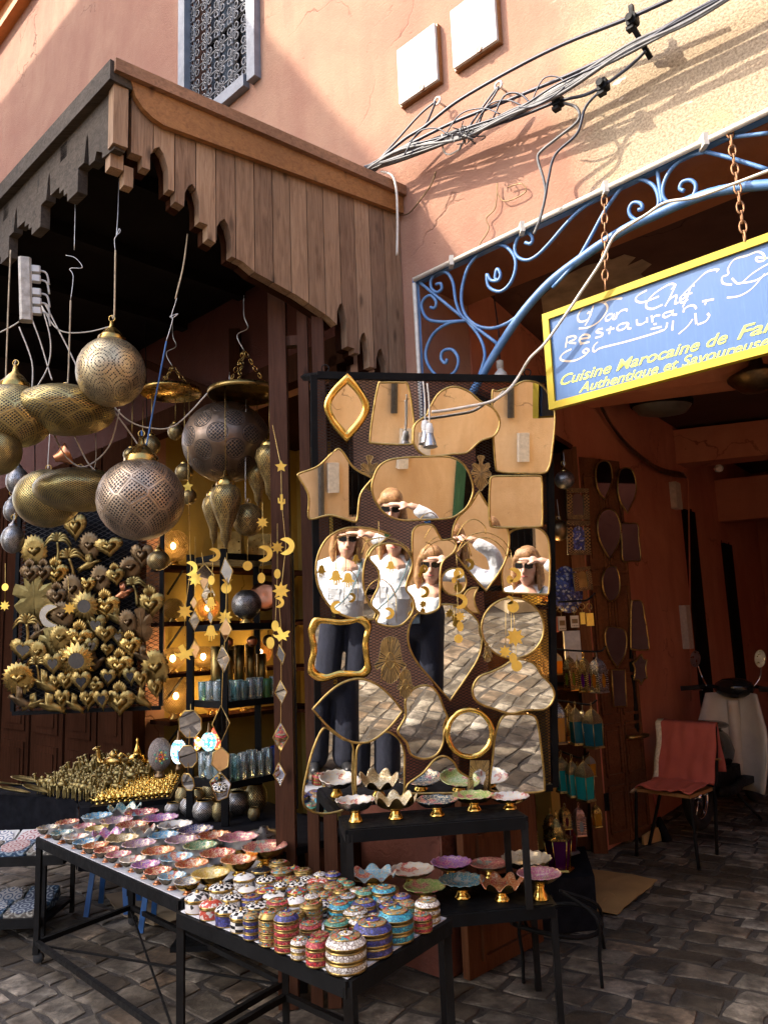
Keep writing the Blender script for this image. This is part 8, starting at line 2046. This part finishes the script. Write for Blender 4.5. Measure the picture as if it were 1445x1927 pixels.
# ------------------------------------------------------------------ the shopper seen in the mirrors
def blob(lst, name, m, parent, vox=.012, smooth=8):
    """one continuous skin grown over tapered limbs: lst of (points, radii, flatness)"""
    mb = MB()
    for pts, rs, fl in lst:
        mb.tube(spline(pts, 5), [rs[min(len(rs)-1, int(i/5))]*(1-(i % 5)/5)+rs[min(len(rs)-1, int(i/5)+1)]*((i % 5)/5) for i in range(5*(len(pts)-1)+1)], 12, flat=fl)
        mb.ball(pts[0], rs[0], 10, 0, None, (1, 1, 1)); mb.ball(pts[-1], rs[-1], 10)
    o = mb.build('tmp', m)
    r = o.modifiers.new('r', 'REMESH'); r.mode = 'VOXEL'; r.voxel_size = vox; r.use_smooth_shade = True
    s = o.modifiers.new('s', 'SMOOTH'); s.iterations = smooth; s.factor = .5
    bpy.context.view_layer.update()
    me = bpy.data.meshes.new_from_object(o.evaluated_get(bpy.context.evaluated_depsgraph_get()))
    bpy.data.objects.remove(o)
    for p in me.polygons: p.use_smooth = True
    me.name = name; n = bpy.data.objects.new(name, me); COL.objects.link(n)
    if parent: n.parent = parent
    return n
m_skin = mat('skin', (.62, .36, .26), .5, 0, .06, 20); m_hair = mat('auburn_blond_hair', (.4, .22, .09), .45, 0, .4, 60, .9, 110, col2=(.17, .08, .03))
m_shirt = mat('white_cotton', (.7, .71, .74), .8, 0, .06, 9, .5, 16, bd=.03); m_trou = mat('navy_trousers', (.009, .011, .024), .9, 0, .25, 8, .3, 30, bd=.02)
m_bag = mat('slate_leather', (.04, .055, .075), .4, 0, .2, 10, .2, 60); m_shoe = mat('black_shoe_leather', (.015, .015, .017), .35, 0, .2, 10)
PB = V((HEAD.x, HEAD.y, 0))
face = (V((0, 3.2, 0))-PB); face.z = 0; face.normalize()
PMX = frame(PB, V((face.y, -face.x, 0)), face)        # local x: her right-hand side seen from behind = camera side, y: facing, z up
per = E('person', (0, 0, 0), 'woman in white shirt, navy trousers and sunglasses shading her eyes, seen in the mirrors', 'person', M=PMX)
# x>0 is her right
hz = HEAD.z
body = blob([([(0, -.01, hz-.02), (0, .0, hz+.045), (0, -.015, hz+.06)], [.078, .082, .074], 1), ([(0, .03, hz-.06), (0, .035, hz-.095)], [.062, .042], 1), ([(0, -.02, hz-.08), (0, -.025, hz-.2)], [.052, .056], 1), ([(-.13, -.02, hz-.25), (0, -.02, hz-.22), (.13, -.02, hz-.25)], [.06, .07, .06], 1),
 ([(0, 0, hz-.25), (0, .0, hz-.45), (0, 0, hz-.65)], [.12, .12, .14], .8), ([(0, .082, hz+.005), (0, .1, hz-.03)], [.012, .017], 1), ([(-.078, -.005, hz+.01), (-.08, -.005, hz-.025)], [.014, .012], .6), ([(.078, -.005, hz+.01), (.08, -.005, hz-.025)], [.014, .012], .6),
 ([(.18, -.02, hz-.25), (.33, .06, hz-.22), (.30, .1, hz-.02), (.155, .15, hz+.06)], [.048, .04, .034, .026], 1), ([(.15, .15, hz+.062), (.09, .155, hz+.068)], [.026, .03], .5),
 ([(.09, .17, hz+.07), (.04, .17, hz+.072), (-.005, .165, hz+.066)], [.0095, .009, .0075], 1), ([(.09, .155, hz+.071), (.035, .152, hz+.075), (-.015, .148, hz+.07)], [.0095, .009, .0075], 1), ([(.09, .14, hz+.07), (.04, .134, hz+.074), (-.008, .13, hz+.07)], [.0095, .009, .0075], 1), ([(.09, .127, hz+.067), (.05, .118, hz+.07), (.015, .115, hz+.067)], [.0085, .008, .007], 1), ([(.11, .175, hz+.06), (.085, .19, hz+.05), (.06, .19, hz+.045)], [.011, .01, .008], 1),
 ([(-.18, -.02, hz-.25), (-.24, -.02, hz-.45), (-.22, .05, hz-.65), (-.19, .1, hz-.73)], [.048, .042, .034, .026], 1), ([(-.19, .1, hz-.73), (-.18, .12, hz-.8)], [.028, .03], .6)]+
 [([(-.19+.02*k, .11, hz-.79), (-.185+.02*k, .13, hz-.835), (-.18+.018*k, .125, hz-.87)], [.0095, .009, .0075], 1) for k in range(-1, 3)]+[([(-.15, .11, hz-.76), (-.13, .13, hz-.79), (-.13, .135, hz-.82)], [.011, .01, .008], 1)]+
 [([(s*.09, 0, hz-.7), (s*.095, .01, .5), (s*.1, -.01, .1)], [.085, .06, .042], 1) for s in (-1, 1)], 'body', m_skin, per, .0075, 4)
# face paint: mouth
mb = MB(); mb.tube(spline([(-.026, .079, hz-.063), (-.01, .088, hz-.061), (0, .09, hz-.063), (.01, .088, hz-.061), (.026, .079, hz-.063)], 4), [.003]+[.0055]*15+[.003], 6); mb.build('lips', mat('lips', (.45, .13, .11), .45, 0, .05), body)
for s in (-1, 1):
    mb = MB(); mb.prism([(-.03, -.018), (.0, -.025), (.026, -.018), (.032, .008), (.02, .018), (-.028, .018), (-.034, .004)], .004, 0, frame((s*.036, .092-.004, hz+.018), V((-1, -.35*s*-1 if 0 else .25*s, 0)), UP)); g_ = mb.build('sunglass_lens', m_gloss, per)
    mb = MB(); mb.tube([(s*.068, .08, hz+.028), (s*.084, -.005, hz+.022)], .003, 5); mb.build('temple_arm', m_bronze, g_)
mb = MB(); mb.tube([(-.01, .097, hz+.022), (.01, .097, hz+.022)], .003, 5); mb.tube([(-.066, .083, hz+.036), (-.03, .098, hz+.037), (.03, .098, hz+.037), (.066, .083, hz+.036)], .003, 5); mb.build('sunglass_bridge', m_bronze, per)
hair = [([(0, -.03, hz+.045), (0, -.02, hz+.066)], [.092, .09], 1), ([(.02, .032, hz+.088), (-.03, .03, hz+.085)], [.056, .056], 1)]
for s in (-1, 1):
    hair += [([(s*.02, .055, hz+.09), (s*.068, .035, hz+.06), (s*.088, .005, hz), (s*.1, .005, hz-.09), (s*.094, .025, hz-.17)], [.024, .028, .028, .032, .014], 1), ([(s*.035, -.05, hz+.05), (s*.06, -.06, hz-.05), (s*.07, -.04, hz-.16)], [.055, .048, .028], 1)]
blob(hair, 'hair', m_hair, per, .009, 3)
shirt = blob([([(0, -.02, hz-.19), (0, -.01, hz-.26), (0, .01, hz-.42), (0, .0, hz-.6), (0, 0, hz-.78)], [.08, .14, .15, .15, .165], 1), ([(-.17, -.02, hz-.235), (0, -.03, hz-.2), (.17, -.02, hz-.235)], [.07, .085, .07], 1), ([(-.07, .045, hz-.38), (.07, .045, hz-.38)], [.1, .1], 1),
 ([(.17, -.02, hz-.25), (.33, .055, hz-.225), (.305, .1, hz-.05), (.2, .14, hz+.03)], [.072, .066, .055, .045], 1), ([(-.17, -.02, hz-.25), (-.245, -.02, hz-.45), (-.225, .045, hz-.64), (-.2, .09, hz-.71)], [.072, .064, .054, .045], 1)], 'shirt', m_shirt, per, .013, 5)
for s in (-1, 1):
    mb = MB(); mb.prism([(0, 0), (s*.085, .03), (s*.075, -.03), (s*.03, -.085)][::s], .006, 0, frame((0, .085, hz-.21), V((1, -.25*s, 0)), V((0, -.55, 1)))); mb.build('collar', m_shirt, shirt)
    mb = MB(); mb.box((s*.085, .147, hz-.38), (.085, .012, .09)); mb.build('chest_pocket', m_shirt, shirt)
mb = MB()
for k in range(6): mb.ball((0, .162-.002*k, hz-.31-.075*k), .006, 6)
mb.build('button_row', m_cream, shirt)
blob([([(0, 0, hz-.72), (0, 0, hz-.85)], [.165, .165], 1)]+[([(s*.085, 0, hz-.8), (s*.105, .01, .5), (s*.115, 0, .09)], [.115, .1, .105], 1) for s in (-1, 1)], 'trousers', m_trou, per, .014, 5)
for s in (-1, 1):
    blob([([(s*.115, -.06, .04), (s*.12, .05, .045), (s*.125, .15, .03)], [.042, .045, .034], 1)], 'shoe', m_shoe, per, .01, 3)
bag = E('shoulder_bag', (0, 0, 0), 'slate grey leather shoulder bag on a dark green strap, carried by the shopper', 'bag', M=PMX @ Matrix.Translation((-.14, .2, hz-.72)) @ Matrix.Rotation(R(-12), 4, 'Y'))
mb = MB(); mb.prism([(-.15, -.1), (.15, -.11), (.16, .02), (.13, .1), (-.13, .1), (-.16, .02)], .07, 0, Matrix.Translation((0, .035, 0)) @ Matrix.Rotation(R(90), 4, 'X')); mb.build('bag_body', m_bag, bag)
mb = MB(); mb.prism([(-.155, -.02), (.155, -.03), (.135, .105), (-.135, .105)], .01, 0, Matrix.Translation((0, .047, 0)) @ Matrix.Rotation(R(90), 4, 'X')); mb.build('flap', m_bag, bag)
MI_ = bag.matrix_world.inverted() @ PMX if False else (Matrix.Translation((-.14, .2, hz-.72)) @ Matrix.Rotation(R(-12), 4, 'Y')).inverted()
mb = MB(); mb.tube(spline([MI_ @ V(p) for p in ((-.24, .17, hz-.64), (-.1, .19, hz-.5), (.03, .185, hz-.36), (.10, .09, hz-.2), (.11, -.04, hz-.165), (.06, -.17, hz-.3), (-.12, -.19, hz-.5), (-.27, .02, hz-.66))], 5), .017, 6, flat=.3); mb.build('strap', mat('green_strap', (.03, .07, .08), .6, 0, .1), bag)
# moped by the green doors, seen only in the oval mirror
mo = E('moped', (0, 0, 0), 'old black moped with spoked wheels by the green doorway, seen in the oval mirror', 'moped', M=Matrix.Translation((4.75, -1.6, 0)) @ Matrix.Rotation(R(150), 4, 'Z'))
for x in (-.6, .6):
    M = Matrix.Translation((x, 0, .3)) @ Matrix.Rotation(R(90), 4, 'X')
    mb = MB(); mb.tube([M @ V((.27*math.cos(t), .27*math.sin(t), 0)) for t in [2*PI*j/28 for j in range(28)]], .03, 8, True); wv = mb.build('wheel', m_rubber, mo)
    mb = MB(); mb.tube([M @ V((.235*math.cos(t), .235*math.sin(t), 0)) for t in [2*PI*j/28 for j in range(28)]], .011, 6, True); mb.build('rim', mat('red_rim', (.4, .04, .03), .4), wv)
    mb = MB()
    for j in range(12): mb.tube([M @ V((0, 0, .01*(j % 2))), M @ V((.23*math.cos(j*PI/6), .23*math.sin(j*PI/6), 0))], .0025, 4)
    mb.build('spokes', m_steel, wv)
mb = MB(); mb.tube(spline([(.5, 0, .85), (.35, 0, .6), (.0, 0, .42), (-.3, 0, .5), (-.6, 0, .3)], 4), .04, 8); mb.tube([(.6, .06, .3), (.48, .05, .95)], .018, 6); mb.tube([(.6, -.06, .3), (.48, -.05, .95)], .018, 6); mb.build('frame', m_gloss, mo)
mb = MB(); mb.cbox((0, 0, .33), (.3, .16, .22), .03); mb.build('engine', m_silver, mo)
mb = MB(); mb.tube([(-.45, 0, .72), (-.1, 0, .74)], [.09, .07], 10, flat=.5); mb.build('saddle', m_gloss, mo)
mb = MB(); mb.ball((.22, 0, .68), .12, 10, 0, None, (1.5, .7, .8)); mb.build('fuel_tank', m_gloss, mo)
mb = MB(); mb.tube([(.42, -.32, 1.0), (.47, 0, .97), (.42, .32, 1.0)], .013, 6); mb.build('handlebar', m_chrome, mo)
mb = MB(); mb.ball((.62, 0, .85), .09, 10); mb.build('headlamp', m_chrome, mo)
